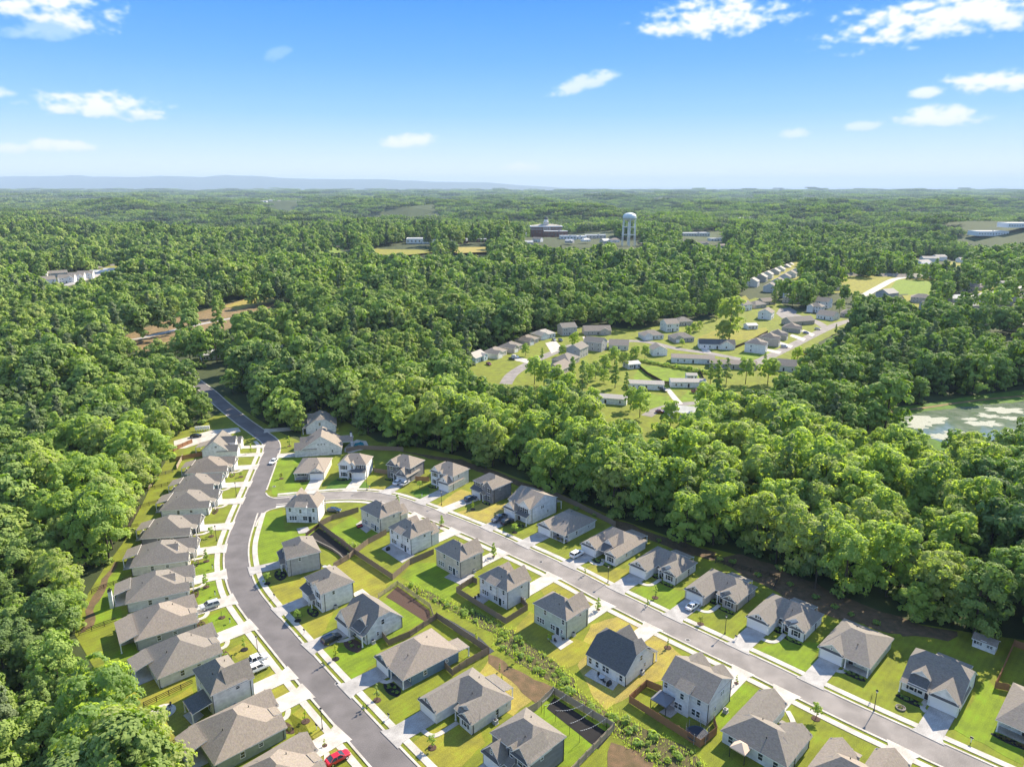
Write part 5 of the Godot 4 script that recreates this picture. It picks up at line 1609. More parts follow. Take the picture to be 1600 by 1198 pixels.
func make_houses() -> void:
	var h: Node3D
	var g := "houses on the right street"
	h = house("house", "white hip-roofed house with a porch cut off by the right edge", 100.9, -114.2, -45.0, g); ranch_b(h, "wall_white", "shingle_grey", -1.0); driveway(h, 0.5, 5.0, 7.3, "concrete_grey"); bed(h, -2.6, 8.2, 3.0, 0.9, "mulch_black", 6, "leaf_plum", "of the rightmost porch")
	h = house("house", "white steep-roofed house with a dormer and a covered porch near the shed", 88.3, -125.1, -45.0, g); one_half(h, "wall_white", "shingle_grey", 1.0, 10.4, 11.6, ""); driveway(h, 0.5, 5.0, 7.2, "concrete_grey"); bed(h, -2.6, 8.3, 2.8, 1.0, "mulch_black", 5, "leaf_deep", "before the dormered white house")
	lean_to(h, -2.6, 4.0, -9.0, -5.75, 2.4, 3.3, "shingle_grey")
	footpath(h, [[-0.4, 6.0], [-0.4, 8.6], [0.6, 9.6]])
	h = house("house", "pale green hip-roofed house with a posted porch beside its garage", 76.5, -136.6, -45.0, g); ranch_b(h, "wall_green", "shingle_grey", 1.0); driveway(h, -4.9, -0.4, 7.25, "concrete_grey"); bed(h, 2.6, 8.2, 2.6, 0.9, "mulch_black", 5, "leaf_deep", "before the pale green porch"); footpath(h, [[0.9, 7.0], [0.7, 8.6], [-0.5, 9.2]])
	var whose := [["R4", "white ranch house with a blue-floored porch and black shutters"], ["R5", "taupe ranch house with a white sedan on its drive"], ["R6", "grey-white ranch house, an empty drive and a young tree before it"]]
	h = house("house", whose[0][1], 64.5, -147.0, -45.0, g); ranch_a(h, "wall_white", "shingle_grey", 1.0); ranch_front(h, 1.0, "of the white ranch house")
	h = house("house", whose[1][1], 52.7, -158.9, -45.0, g); ranch_a(h, "wall_taupe", "shingle_grey", 1.0); ranch_front(h, 1.0, "of the taupe ranch house")
	h = house("house", whose[2][1], 40.6, -171.0, -45.0, g); ranch_a(h, "wall_pale", "shingle_grey", 1.0); ranch_front(h, 1.0, "of the grey-white ranch house")
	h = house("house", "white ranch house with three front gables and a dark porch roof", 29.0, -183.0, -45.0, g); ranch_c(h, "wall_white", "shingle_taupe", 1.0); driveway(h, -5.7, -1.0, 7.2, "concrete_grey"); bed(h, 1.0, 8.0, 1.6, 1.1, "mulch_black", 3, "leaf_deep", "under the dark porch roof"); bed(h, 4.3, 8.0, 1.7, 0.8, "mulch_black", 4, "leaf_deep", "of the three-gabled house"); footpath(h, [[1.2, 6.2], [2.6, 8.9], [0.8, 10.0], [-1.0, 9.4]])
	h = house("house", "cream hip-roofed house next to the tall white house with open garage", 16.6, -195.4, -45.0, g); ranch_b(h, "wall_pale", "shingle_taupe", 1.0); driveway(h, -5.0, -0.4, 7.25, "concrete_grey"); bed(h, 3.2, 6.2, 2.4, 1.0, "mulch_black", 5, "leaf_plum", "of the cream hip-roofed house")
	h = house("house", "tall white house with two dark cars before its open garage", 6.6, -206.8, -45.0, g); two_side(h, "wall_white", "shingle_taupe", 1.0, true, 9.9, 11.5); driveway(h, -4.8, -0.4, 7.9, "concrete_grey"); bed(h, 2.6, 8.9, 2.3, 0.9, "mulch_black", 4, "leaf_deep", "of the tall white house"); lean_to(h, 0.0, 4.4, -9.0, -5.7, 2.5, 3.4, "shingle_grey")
	h = house("house", "grey two-storey house with a blue suv on its drive", -6.5, -220.4, -45.0, g); two_front(h, "wall_slate", "shingle_taupe", 1.0); driveway(h, -4.6, -0.6, 5.2); bed(h, 3.2, 5.9, 1.9, 0.9, "mulch_black", 4, "leaf_deep", "of the grey house with the blue suv")
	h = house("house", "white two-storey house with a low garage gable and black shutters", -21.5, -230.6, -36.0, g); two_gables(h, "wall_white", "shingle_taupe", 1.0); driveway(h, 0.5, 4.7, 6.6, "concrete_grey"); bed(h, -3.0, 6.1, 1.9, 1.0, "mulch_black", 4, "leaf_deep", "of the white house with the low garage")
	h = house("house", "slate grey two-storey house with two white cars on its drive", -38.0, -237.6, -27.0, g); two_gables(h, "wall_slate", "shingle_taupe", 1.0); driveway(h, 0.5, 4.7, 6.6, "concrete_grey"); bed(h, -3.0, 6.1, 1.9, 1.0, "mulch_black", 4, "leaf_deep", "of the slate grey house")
	h = house("house", "white two-storey house with a dark pent roof above a wide garage door", -56.3, -239.3, -6.0, g); two_front(h, "wall_white", "shingle_taupe", -1.0); driveway(h, 0.4, 4.7, 5.2); bed(h, -3.2, 6.0, 2.1, 1.0, "mulch_black", 4, "leaf_deep", "at the corner of the pent-roofed white house")
	h = house("house", "cream one-storey house with a porch at the junction of the streets", -72.2, -240.6, 3.0, g); ranch_b(h, "wall_cream", "shingle_taupe", -1.0); driveway(h, 0.4, 4.9, 7.3); bed(h, -2.6, 8.1, 2.6, 0.9, "mulch_brown", 6, "leaf_plum", "before the porch at the junction")
	# the large house with the pool
	h = house("house", "large grey house with a broad side gable, chimney and pool behind", -74.6, -263.0, -79.0, g)
	gable_x(h, -6.0, 6.0, -7.4, 7.4, 2.8, 4.9, "wall_pale", "shingle_taupe")
	gable_z(h, 0.8, 6.02, 2.0, 10.0, 2.85, 2.0, "wall_pale", "shingle_grey"); garage_door(h, 3.4, 10.0, 4.4)
	gable_z(h, -6.02, -2.4, 1.0, 8.6, 2.85, 1.5, "wall_pale", "shingle_grey"); gable_z(h, -1.9, 0.5, 1.0, 5.4, 4.6, 1.2, "wall_pale", "shingle_grey", 3.4)
	gable_z(h, -5.4, -1.0, -11.5, -3.0, 2.7, 1.6, "wall_pale", "shingle_taupe", 0.0, false); post(h, -5.2, -11.3, 2.6); post(h, -1.2, -11.3, 2.6); chimney(h, -3.2, -11.0, 5.6)
	for q in [-1.2, 0.0, 1.2]:
		window(h, "r", 6.0, q, 4.6, 0.5, 0.6)
	window(h, "r", 6.0, -4.0, 1.6, 0.6, 1.0); window(h, "f", 8.6, -4.2, 1.5, 1.0, 1.35, true); entry_door(h, -0.8, 7.4); driveway(h, 1.2, 5.6, 10.0)
	h = house("house", "grey house with stepped roofs farthest up the right side, against the wood", -81.9, -288.8, -76.0, g); one_half(h, "wall_pale", "shingle_taupe", -1.0, 11.6, 12.4, "tall"); driveway(h, -5.2, -0.6, 7.6)
	# houses seen from behind, between the streets
	g = "houses between the two streets"
	h = house("house", "white two-storey house standing alone at the corner of the junction", -64.6, -204.0, 177.0, g); two_plain(h, "wall_white", "shingle_taupe", -1.0, true, true, false); driveway(h, 0.6, 4.7, 4.3)
	h = house("house", "cream two-storey house with a red cushioned sofa on its patio", -40.1, -198.6, 135.5, g); two_plain(h, "wall_cream", "shingle_taupe", 1.0, false, false, true); driveway(h, -4.7, -0.6, 6.4)
	h = house("house", "white two-storey house with a blue-grey patio and a roofed rear bay", -29.3, -186.1, 135.5, g); two_plain(h, "wall_white", "shingle_taupe", 1.0, true, true, true); driveway(h, -4.7, -0.6, 6.4)
	h = house("house", "beige two-storey house with a small square concrete patio", -14.5, -173.6, 135.5, g); two_plain(h, "wall_beige", "shingle_taupe", 1.0, false, false, false); driveway(h, -4.7, -0.6, 4.3)
	h = house("house", "white two-storey house inside a small brown board fence", -2.0, -159.3, 135.5, g); two_plain(h, "wall_pale", "shingle_taupe", 1.0, true, true, false); driveway(h, -4.7, -0.6, 4.3)
	h = house("house", "pale green two-storey house with chairs on its rear patio", 11.5, -147.3, 135.5, g); two_plain(h, "wall_green", "shingle_taupe", 1.0, false, false, false); driveway(h, -4.7, -0.6, 4.3)
	h = house("house", "white house with a steep dark roof reaching low at the back", 23.5, -132.6, 135.5, g); one_half(h, "wall_white", "shingle_dark", 1.0, 10.0, 10.4, ""); driveway(h, 0.6, 4.7, 6.6)
	h = house("house", "light grey two-storey gabled house beside an orange-brown fence", 37.1, -121.1, 136.5, g); two_side(h, "wall_pale", "shingle_grey", 1.0, false); driveway(h, -4.6, -0.6, 5.4)
	h = house("house", "one-storey house with a wide dark rear roof slope and a tan gazebo", 48.3, -110.7, 135.5, g); ranch_a(h, "wall_pale", "shingle_grey", -1.0, 8.2, false); driveway(h, 1.1, 5.7, 8.2); footpath(h, [[-1.7, 3.0], [-1.6, 7.0], [0.8, 9.8]])
	h = house("house", "roofs of a one-storey house cut off by the bottom edge at the right", 60.3, -101.2, 135.0, g); ranch_a(h, "wall_pale", "shingle_taupe", 1.0, 6.7, false); driveway(h, -5.7, -1.1, 6.7)
	# houses on the right side of the left street
	g = "houses on the inner side of the left street"
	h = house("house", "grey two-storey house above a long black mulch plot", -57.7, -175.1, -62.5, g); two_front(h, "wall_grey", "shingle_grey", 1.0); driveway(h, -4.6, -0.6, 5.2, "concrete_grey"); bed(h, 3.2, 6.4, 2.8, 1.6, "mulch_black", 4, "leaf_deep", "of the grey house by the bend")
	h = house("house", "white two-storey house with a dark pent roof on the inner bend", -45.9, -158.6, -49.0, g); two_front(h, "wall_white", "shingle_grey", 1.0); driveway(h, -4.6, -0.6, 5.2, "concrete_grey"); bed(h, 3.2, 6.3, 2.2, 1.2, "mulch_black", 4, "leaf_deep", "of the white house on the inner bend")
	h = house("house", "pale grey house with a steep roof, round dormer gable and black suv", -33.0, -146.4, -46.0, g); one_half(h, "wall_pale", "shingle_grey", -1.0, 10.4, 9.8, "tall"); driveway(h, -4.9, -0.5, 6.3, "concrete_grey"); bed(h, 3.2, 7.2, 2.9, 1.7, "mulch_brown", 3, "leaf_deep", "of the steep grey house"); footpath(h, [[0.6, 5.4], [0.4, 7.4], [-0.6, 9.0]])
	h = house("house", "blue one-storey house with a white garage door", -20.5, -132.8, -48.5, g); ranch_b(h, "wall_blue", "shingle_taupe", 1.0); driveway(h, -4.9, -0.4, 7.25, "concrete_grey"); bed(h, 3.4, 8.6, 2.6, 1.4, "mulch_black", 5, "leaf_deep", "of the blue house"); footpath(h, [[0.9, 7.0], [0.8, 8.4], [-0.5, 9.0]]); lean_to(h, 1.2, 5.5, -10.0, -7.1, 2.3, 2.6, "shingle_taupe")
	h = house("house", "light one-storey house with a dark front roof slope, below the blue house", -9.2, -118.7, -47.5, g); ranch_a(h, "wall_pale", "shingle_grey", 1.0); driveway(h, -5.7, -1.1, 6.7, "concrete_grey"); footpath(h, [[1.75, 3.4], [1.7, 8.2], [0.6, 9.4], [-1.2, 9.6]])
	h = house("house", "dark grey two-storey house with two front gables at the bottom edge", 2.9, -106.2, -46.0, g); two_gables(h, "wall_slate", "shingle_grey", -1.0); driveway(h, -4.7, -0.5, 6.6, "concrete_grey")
	# houses along the left side
	g = "houses on the outer side of the left street"
	h = house("house", "white-gabled house nearest the bend of the far road", -114.1, -258.7, 97.0, g)
	gable_x(h, -4.6, 8.4, -4.6, 4.6, 3.2, 3.6, "wall_white", "shingle_grey"); gable_z(h, -4.62, -0.6, 1.0, 8.2, 2.7, 1.7, "wall_white", "shingle_grey"); garage_door(h, -2.6, 8.2, 3.6)
	gable_z(h, 0.6, 3.8, 0.5, 6.4, 4.6, 1.7, "wall_white", "shingle_taupe"); gable_z(h, 4.4, 8.42, 1.0, 7.4, 2.8, 1.8, "wall_white", "shingle_grey"); lean_to(h, 1.0, 7.0, -8.8, -4.5, 2.4, 3.3, "shingle_taupe")
	window(h, "l", -4.6, 0.6, 4.6, 0.8, 0.7); entry_door(h, 4.2, 4.6); driveway(h, -4.4, -0.8, 8.2); driveway(h, 4.8, 8.0, 7.4)
	h = house("house", "brown-roofed house below the white-gabled one", -109.6, -240.0, 99.0, g); ranch_l(h, "wall_pale", "shingle_brown", 1.0, 13.2, 6.0); left_front(h, 6.6, "second from the far end")
	h = house("house", "house with a blue front wing, third from the far end of the left row", -107.4, -224.0, 99.0, g); ranch_l(h, "wall_blue", "shingle_grey", 1.0, 12.0, 5.5); left_front(h, 6.0, "third from the far end")
	h = house("house", "white-walled house with a broad cream roof slope, fourth from the far end", -104.1, -210.4, 99.0, g); ranch_l(h, "wall_white", "shingle_grey", 1.0, 13.8, 6.5); left_front(h, 6.9, "fourth from the far end")
	h = house("house", "dark grey-walled house facing a curved front path", -101.6, -191.9, 100.0, g); ranch_l(h, "wall_slate", "shingle_grey", 1.0, 12.6, 5.5); left_front(h, 6.3, "with the curved front path")
	h = house("house", "cream-walled house with a small dark dormer facing the bend", -96.5, -176.5, 106.0, g); ranch_l(h, "wall_cream", "shingle_grey", 1.0, 13.6, 6.0, true); left_front(h, 6.8, "with the small dark dormer")
	h = house("house", "pale house with a white rear chimney, facing the bend", -90.1, -160.2, 115.0, g); ranch_l(h, "wall_pale", "shingle_grey", 1.0, 13.4, 6.0, true); left_front(h, 6.7, "with the white chimney"); chimney(h, -1.6, -10.4, 4.6)
	h = house("house", "grey house with a wide rear porch roof and a silver suv in front", -82.2, -145.6, 124.5, g); ranch_l(h, "wall_grey", "shingle_taupe", 1.0, 12.2, 10.0); left_front(h, 6.1, "with the silver suv")
	h = house("house", "pale one-storey house between the wide-porched house and the tall white one", -72.2, -133.3, 131.5, g); ranch_l(h, "wall_pale", "shingle_grey", 1.0, 12.4, 5.6); left_front(h, 6.2, "beside the tall white house")
	h = house("house", "tall white house with a dark rear porch roof and a fire pit behind", -58.7, -122.8, 131.5, g); two_plain(h, "wall_white", "shingle_grey", 1.0, false, false, false); driveway(h, -4.7, -0.6, 4.3)
	lean_to(h, -4.8, 0.4, -7.8, -3.7, 2.45, 3.2, "shingle_dark"); bed(h, 2.4, 5.0, 2.0, 1.2, "mulch_brown", 4, "leaf_fresh", "of the tall white house")
	h = house("house", "sage green house with a large taupe roof near the bottom left", -51.5, -110.9, 133.0, g); ranch_l(h, "wall_sage", "shingle_taupe", 1.0, 12.6, 6.0); left_front(h, 6.3, "of the sage green house")
	h = house("house", "roof of the house above the red car, cut off by the bottom edge", -40.6, -99.2, 136.0, g); ranch_l(h, "wall_pale", "shingle_taupe", 1.0, 12.6, 6.0); left_front(h, 6.3, "behind the red car")

func ranch_front(h: Node3D, k: float, what: String) -> void:
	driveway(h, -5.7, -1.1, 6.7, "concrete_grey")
	footpath(h, [[1.75, 3.4], [1.7, 7.2], [0.7, 8.6], [-1.2, 8.9]])
	bed(h, 0.2, 3.0, 1.3, 1.2, "mulch_black", 4, "leaf_deep", "by the entry " + what)
	bed(h, 4.3, 4.5, 2.0, 0.7, "mulch_black", 5, "leaf_mid", "under the front window " + what)

func left_front(h: Node3D, b: float, what: String) -> void:
	driveway(h, 0.9, 5.4, b + 1.7)
	footpath(h, [[-1.0, b + 0.4], [-0.9, b + 2.8], [0.6, b + 4.0], [1.2, b + 4.1]])
	bed(h, -3.8, b + 1.7, 2.0, 0.9, "mulch_brown", 4, "leaf_fresh" if int(b * 10.0) % 2 == 0 else "leaf_plum", "of the left-row house " + what)

func make_yards() -> void:
	var mb: MB
	# fences
	var old := "fence_old"
	fence("weathered board fence running down between the two rows of back yards", [Vector2(-59.0, -197.4), Vector2(-44.5, -180.5), Vector2(-31.5, -167.0)], "boards", old, 1.8)
	fence("board fence turning up to the beige two-storey house", [Vector2(-31.5, -167.0), Vector2(-28.0, -174.9), Vector2(-22.1, -180.5)], "boards", old, 1.8)
	fence("short board fence below the cream house with the red sofa", [Vector2(-44.5, -180.5), Vector2(-41.8, -186.5), Vector2(-37.5, -192.4)], "boards", old, 1.8)
	fence("board fence along the long drive with the dark sedan", [Vector2(-59.0, -197.4), Vector2(-55.9, -202.1), Vector2(-49.0, -207.6)], "boards", old, 1.8)
	fence("dark timber retaining fence at the top of the black mulch plot", [Vector2(-61.2, -191.2), Vector2(-59.0, -197.4)], "boards", "fence_dark", 1.2)
	fence("low grey block wall curving along the black mulch plot", [Vector2(-57.9, -188.0), Vector2(-51.3, -182.7), Vector2(-48.6, -179.8), Vector2(-46.7, -177.0)], "wall", "stone", 0.7)
	fence("curved board fence below the black mulch plot", [Vector2(-44.5, -180.5), Vector2(-45.5, -177.7), Vector2(-48.6, -172.8)], "boards", old, 1.7)
	fence("pale post fence round the brown mulch plot", [Vector2(-33.7, -158.2), Vector2(-29.9, -164.4), Vector2(-20.2, -153.9), Vector2(-18.9, -149.6)], "pickets", "fence_pale", 1.3)
	fence("long board fence beside the blue-grey gravel strip", [Vector2(-18.1, -149.4), Vector2(-5.1, -136.1)], "boards", old, 1.8)
	fence("board fence enclosing the back yard of the blue house", [Vector2(-5.1, -136.1), Vector2(-9.8, -131.9), Vector2(-12.6, -128.8)], "boards", old, 1.8)
	fence("board fence between the steep grey house and the blue house", [Vector2(-18.1, -149.4), Vector2(-23.5, -142.3), Vector2(-27.9, -139.0)], "boards", old, 1.6)
	fence("short gate fence beside the steep grey house", [Vector2(-30.0, -142.3), Vector2(-27.9, -139.1)], "boards", old, 1.6)
	fence("short gate fence at the rear corner of the blue house", [Vector2(-14.5, -131.2), Vector2(-12.5, -128.5)], "boards", old, 1.7)
	fence("brown fence round the yard of the white house between the green and beige ones", [Vector2(-9.2, -164.8), Vector2(-10.3, -165.8), Vector2(-14.2, -160.8), Vector2(-1.5, -147.3), Vector2(3.8, -153.1), Vector2(1.8, -157.3)], "boards", old, 1.7)
	fence("orange-brown new fence round the yard with the trampoline", [Vector2(30.6, -123.4), Vector2(27.9, -125.3), Vector2(23.6, -120.6), Vector2(34.8, -108.7), Vector2(38.8, -112.1), Vector2(39.0, -115.1)], "boards", "fence_new", 1.8)
	fence("light board fence round the lawn with the strings of lights", [Vector2(2.8, -117.0), Vector2(5.1, -118.8), Vector2(8.4, -123.2), Vector2(19.5, -113.0), Vector2(12.0, -104.2), Vector2(8.9, -100.4)], "boards", "fence_pale", 1.8)
	fence("short dark rail fence beside the upper dirt slope on the left", [Vector2(-107.3, -160.3), Vector2(-105.4, -162.6), Vector2(-100.5, -167.3)], "rails", "fence_dark", 1.25)
	fence("dark rail fence at the foot of the dirt slope on the left", [Vector2(-100.3, -142.9), Vector2(-94.4, -148.2)], "rails", "fence_dark", 1.25)
	fence("black mesh-and-rail fence above the yard of the tall white house's neighbour", [Vector2(-87.1, -129.0), Vector2(-80.8, -134.5)], "rails", "fence_dark", 1.25)
	fence("brown rail fence above the fire pit", [Vector2(-73.4, -119.2), Vector2(-66.6, -126.1)], "rails", "fence_dark", 1.25)
	fence("dark rail fence below the fire pit", [Vector2(-63.9, -108.1), Vector2(-60.3, -111.5)], "rails", "fence_dark", 1.25)
	fence("reddish board fence round the yard nearest the parking court", [Vector2(-129.7, -271.1), Vector2(-133.1, -261.7), Vector2(-127.5, -251.5), Vector2(-118.7, -257.1)], "boards", "fence_new", 1.7)
	fence("pale slanting board fence beside the second house of the left row", [Vector2(-126.0, -254.2), Vector2(-123.3, -243.3)], "boards", "fence_pale", 1.6)
	fence("rail fence behind the second house of the left row", [Vector2(-123.3, -240.3), Vector2(-127.2, -236.7), Vector2(-124.5, -224.4)], "pickets", "fence_pale", 1.2)
	fence("rail fence behind the third house of the left row", [Vector2(-124.5, -224.4), Vector2(-118.1, -229.9)], "rails", "fence_dark", 1.2)
	fence("rail fence running down behind the fourth and fifth left houses", [Vector2(-114.3, -215.7), Vector2(-120.1, -210.4), Vector2(-116.4, -195.7), Vector2(-114.1, -197.4)], "rails", "fence_dark", 1.2)
	fence("grey board fence between the pool and the white houses", [Vector2(-64.8, -260.1), Vector2(-60.7, -263.8), Vector2(-42.7, -261.7)], "boards", old, 1.8)
	fence("brown board fence between the white and slate grey houses", [Vector2(-50.2, -240.3), Vector2(-45.1, -238.5)], "boards", old, 1.7)
	fence("red-brown board fence between the slate grey and white houses", [Vector2(-34.1, -232.7), Vector2(-29.1, -232.1)], "boards", "fence_new", 1.7)
	fence("grey board fence along the wood behind the cream hip-roofed house", [Vector2(10.1, -224.4), Vector2(20.8, -211.8), Vector2(31.7, -197.4)], "boards", old, 1.8)
	fence("orange-brown fence round the yard at the right edge", [Vector2(118.1, -134.3), Vector2(113.4, -138.8), Vector2(102.1, -126.9), Vector2(100.0, -124.9), Vector2(102.3, -124.0)], "boards", "fence_new", 1.7)
	fence("black railing round the shaded yard behind the taupe ranch house", [Vector2(56.1, -175.6), Vector2(70.6, -167.3), Vector2(67.0, -161.4)], "rails", "metal_black", 1.3)
	# cars
	car("suv", "paint_white", 18.2, -179.4, 135, "white suv on the drive of the three-gabled house")
	car("sedan", "paint_white", 44.5, -153.9, 135, "white sedan on the drive of the taupe ranch house")
	car("pickup", "paint_grey", -4.0, -201.5, -45, "dark grey pickup outside the open garage")
	car("suv", "paint_black", -1.4, -199.5, 135, "black suv beside the dark grey pickup")
	car("suv", "paint_navy", -13.7, -216.2, 135, "dark blue suv on the drive of the grey two-storey house")
	car("sedan", "paint_white", -39.9, -229.9, 153, "left of the two white cars at the slate grey house")
	car("sedan", "paint_silver", -37.3, -229.0, 153, "silver-white right one of the two cars at the slate grey house")
	car("sedan", "paint_navy", -56.8, -207.6, 82, "dark blue sedan on the long drive behind the corner house")
	car("sedan", "paint_white", -89.8, -249.6, -9, "white car standing at the kerb of the left street", 0.02)
	car("suv", "paint_black", -41.2, -140.5, 134, "black suv on the drive of the steep grey house")
	car("suv", "paint_silver", -74.5, -153.9, -55.5, "silver suv on a drive of the left row")
	car("pickup", "paint_white", -55.9, -132.9, 131, "white pickup beside another white car on the left")
	car("suv", "paint_white", -54.4, -130.6, 131, "white suv next to the white pickup")
	car("sedan", "paint_red", -31.5, -105.6, 130, "bright red car at the bottom edge")
	# lamps
	for l in [[[Vector2(49.5, -143.5)], "street lamp before the taupe ranch house"], [[Vector2(71.7, -118.2)], "street lamp near the stone planter at the lower right"], [[Vector2(-36.3, -113.3)], "street lamp above the red car"], [[Vector2(25.2, -165.7)], "street lamp before the three-gabled white house"],
			[[Vector2(-23.0, -212.8)], "street lamp beside the white house with the low garage"], [[Vector2(-86.7, -188.4)], "street lamp on the lawn with the curved front path"], [[Vector2(-92.6, -219.7)], "street lamp near the house with the blue wing"], [[Vector2(-56.3, -135.6)], "street lamp above the white pickup"], [[Vector2(-49.7, -224.7)], "street lamp by the white pent-roofed house"]]:
		street_lamp(l[0][0].x, l[0][0].y, l[1])
	# mailboxes
	for l in [[[Vector2(51.3, -141.1)], "mailbox on a white post by the lamp of the taupe ranch house"], [[Vector2(85.8, -110.0)], "mailbox on the bright lawn near the right edge"], [[Vector2(-60.0, -158.2)], "mailbox on the lawn of the grey house by the bend"], [[Vector2(-48.3, -143.5)], "mailbox on the lawn of the white house on the bend"], [[Vector2(-24.1, -116.1)], "mailbox on the lawn of the blue house"],
			[[Vector2(-37.4, -113.3)], "mailbox beside the lamp above the red car"], [[Vector2(-81.5, -172.8)], "mailbox on the third bright lawn of the left row"], [[Vector2(-75.5, -159.6)], "mailbox above the silver suv"], [[Vector2(-67.2, -147.8)], "mailbox below the silver suv"], [[Vector2(-30.2, -219.2)], "white mailbox post on the shaded lawn between the white houses"], [[Vector2(-49.0, -225.5)], "mailbox near the lamp of the pent-roofed house"]]:
		mailbox(l[0][0].x, l[0][0].y, 45.0, l[1])
	# young trees
	for t in [[[Vector2(0.8, -193.6)], 3.6, "round", "leaf_fresh", "young green tree before the tall white house with open garage", "mulch_black"], [[Vector2(-12.6, -209.4)], 3.2, "oval", "leaf_lime", "round lime-green sapling before the grey two-storey house", "mulch_brown"], [[Vector2(-5.2, -179.1)], 4.4, "cone", "leaf_deep", "dark conical tree beside the beige two-storey house", "mulch_brown"],
			[[Vector2(-21.5, -197.8)], 3.8, "cone", "leaf_mid", "conical tree at the kerb by the white house with the rear bay", "mulch_brown"], [[Vector2(-37.0, -210.8)], 5.0, "oval", "leaf_mid", "leafy tree at the kerb by the cream two-storey house", ""], [[Vector2(-89.2, -267.4)], 4.6, "oval", "leaf_fresh", "tree on the lawn left of the pool house", "mulch_brown"],
			[[Vector2(36.2, -158.5)], 4.0, "thin", "leaf_fresh", "thin tree before the grey-white ranch house", "mulch_brown"], [[Vector2(21.2, -153.1)], 3.6, "cone", "leaf_deep", "small dark tree at the right of the green two-storey house", "mulch_brown"], [[Vector2(35.1, -138.3)], 2.8, "thin", "leaf_fresh", "small thin tree near the kerb by the steep dark roof", "mulch_brown"],
			[[Vector2(59.3, -116.1)], 3.8, "round", "leaf_deep", "round dark tree on a mulch ring near the lower right kerb", "mulch_brown"], [[Vector2(-84.8, -176.6)], 3.8, "cone", "leaf_deep", "dark green tree before the small-dormered house", "mulch_brown"], [[Vector2(-79.4, -163.5)], 4.2, "cone", "leaf_mid", "taller tree before the house with the white chimney", "mulch_brown"], [[Vector2(-70.0, -149.9)], 2.0, "thin", "leaf_mid", "tiny tree in a ring below the silver suv", "mulch_brown"],
			[[Vector2(-60.1, -137.6)], 3.4, "thin", "leaf_fresh", "thin tree above the white pickup", "mulch_black"], [[Vector2(-64.1, -165.1)], 3.6, "round", "leaf_mid", "round tree before the grey house by the bend", "mulch_black"], [[Vector2(-51.3, -148.6)], 3.4, "round", "leaf_mid", "round tree before the white house on the bend", "mulch_black"], [[Vector2(-38.8, -134.3)], 4.0, "thin", "leaf_yellow", "yellowish thin tree before the steep grey house", "mulch_black"],
			[[Vector2(-27.3, -121.3)], 4.2, "thin", "leaf_silver", "silvery tree before the blue house", "mulch_brown"], [[Vector2(-14.8, -108.7)], 3.0, "round", "leaf_mid", "small tree before the house below the blue one", "mulch_brown"], [[Vector2(-40.1, -115.4)], 3.0, "thin", "leaf_lime", "thin lime tree beside the lamp above the red car", "mulch_brown"], [[Vector2(-34.8, -109.1)], 1.8, "thin", "leaf_lime", "tiny sapling just above the red car", "mulch_brown"],
			[[Vector2(-89.4, -191.2)], 3.4, "round", "leaf_mid", "round tree on the lawn with the curved path", "mulch_brown"], [[Vector2(-31.7, -225.5)], 3.6, "round", "leaf_fresh", "bushy tree beside the red-brown fence", ""], [[Vector2(-82.1, -234.4)], 2.4, "round", "leaf_plum", "plum-red ornamental tree in a bed near the junction", "mulch_brown"], [[Vector2(44.8, -147.3)], 2.2, "round", "leaf_plum", "plum-leaved bush on the lawn of the taupe ranch house", "mulch_brown"],
			[[Vector2(19.5, -169.2)], 2.6, "thin", "leaf_olive", "thin kerbside tree below the white suv", ""], [[Vector2(33.5, -154.5)], 2.6, "thin", "leaf_olive", "thin kerbside tree before the grey-white ranch house", ""], [[Vector2(-29.3, -118.2)], 2.4, "thin", "leaf_olive", "thin kerbside tree before the blue house", ""], [[Vector2(-40.9, -131.7)], 2.4, "thin", "leaf_olive", "thin kerbside tree before the steep grey house", ""], [[Vector2(-104.6, -242.1)], 2.4, "round", "leaf_deep", "small dark tree near the kerb by the brown-roofed house", "mulch_brown"], [[Vector2(-97.1, -236.1)], 2.0, "round", "leaf_deep", "small bushy tree on the strip lawn by the blue wing", "mulch_brown"],
			[[Vector2(-101.8, -259.6)], 4.0, "thin", "leaf_lime", "thin lime tree before the white-gabled house", ""], [[Vector2(8.5, -140.4)], 2.0, "round", "leaf_lime", "lime shrub-tree on the bank below the green house", ""], [[Vector2(0.7, -132.9)], 3.0, "oval", "leaf_lime", "bright lime tree on the shrubby bank", ""], [[Vector2(-8.2, -140.4)], 2.6, "oval", "leaf_yellow", "yellow-green sapling beside the gravel strip", ""], [[Vector2(-23.5, -159.0)], 3.0, "oval", "leaf_yellow", "yellow-green tree at the fence of the brown mulch plot", ""], [[Vector2(-45.8, -178.4)], 1.6, "oval", "leaf_white", "small white-flowering shrub at the end of the black mulch plot", ""],
			[[Vector2(-2.6, -130.0)], 2.2, "thin", "leaf_mid", "upper of the two thin saplings on the dry lawn", ""], [[Vector2(-2.1, -126.9)], 2.0, "thin", "leaf_mid", "lower of the two thin saplings on the dry lawn", ""], [[Vector2(72.5, -121.0)], 1.8, "thin", "leaf_plum", "thin red-leaved sapling near the stone planter", ""], [[Vector2(46.9, -126.3)], 2.2, "thin", "leaf_deep", "narrow dark tree beside the light grey gabled house", "mulch_brown"]]:
		yard_tree(t[0][0].x, t[0][0].y, t[1], t[2], t[3], t[4], t[5])
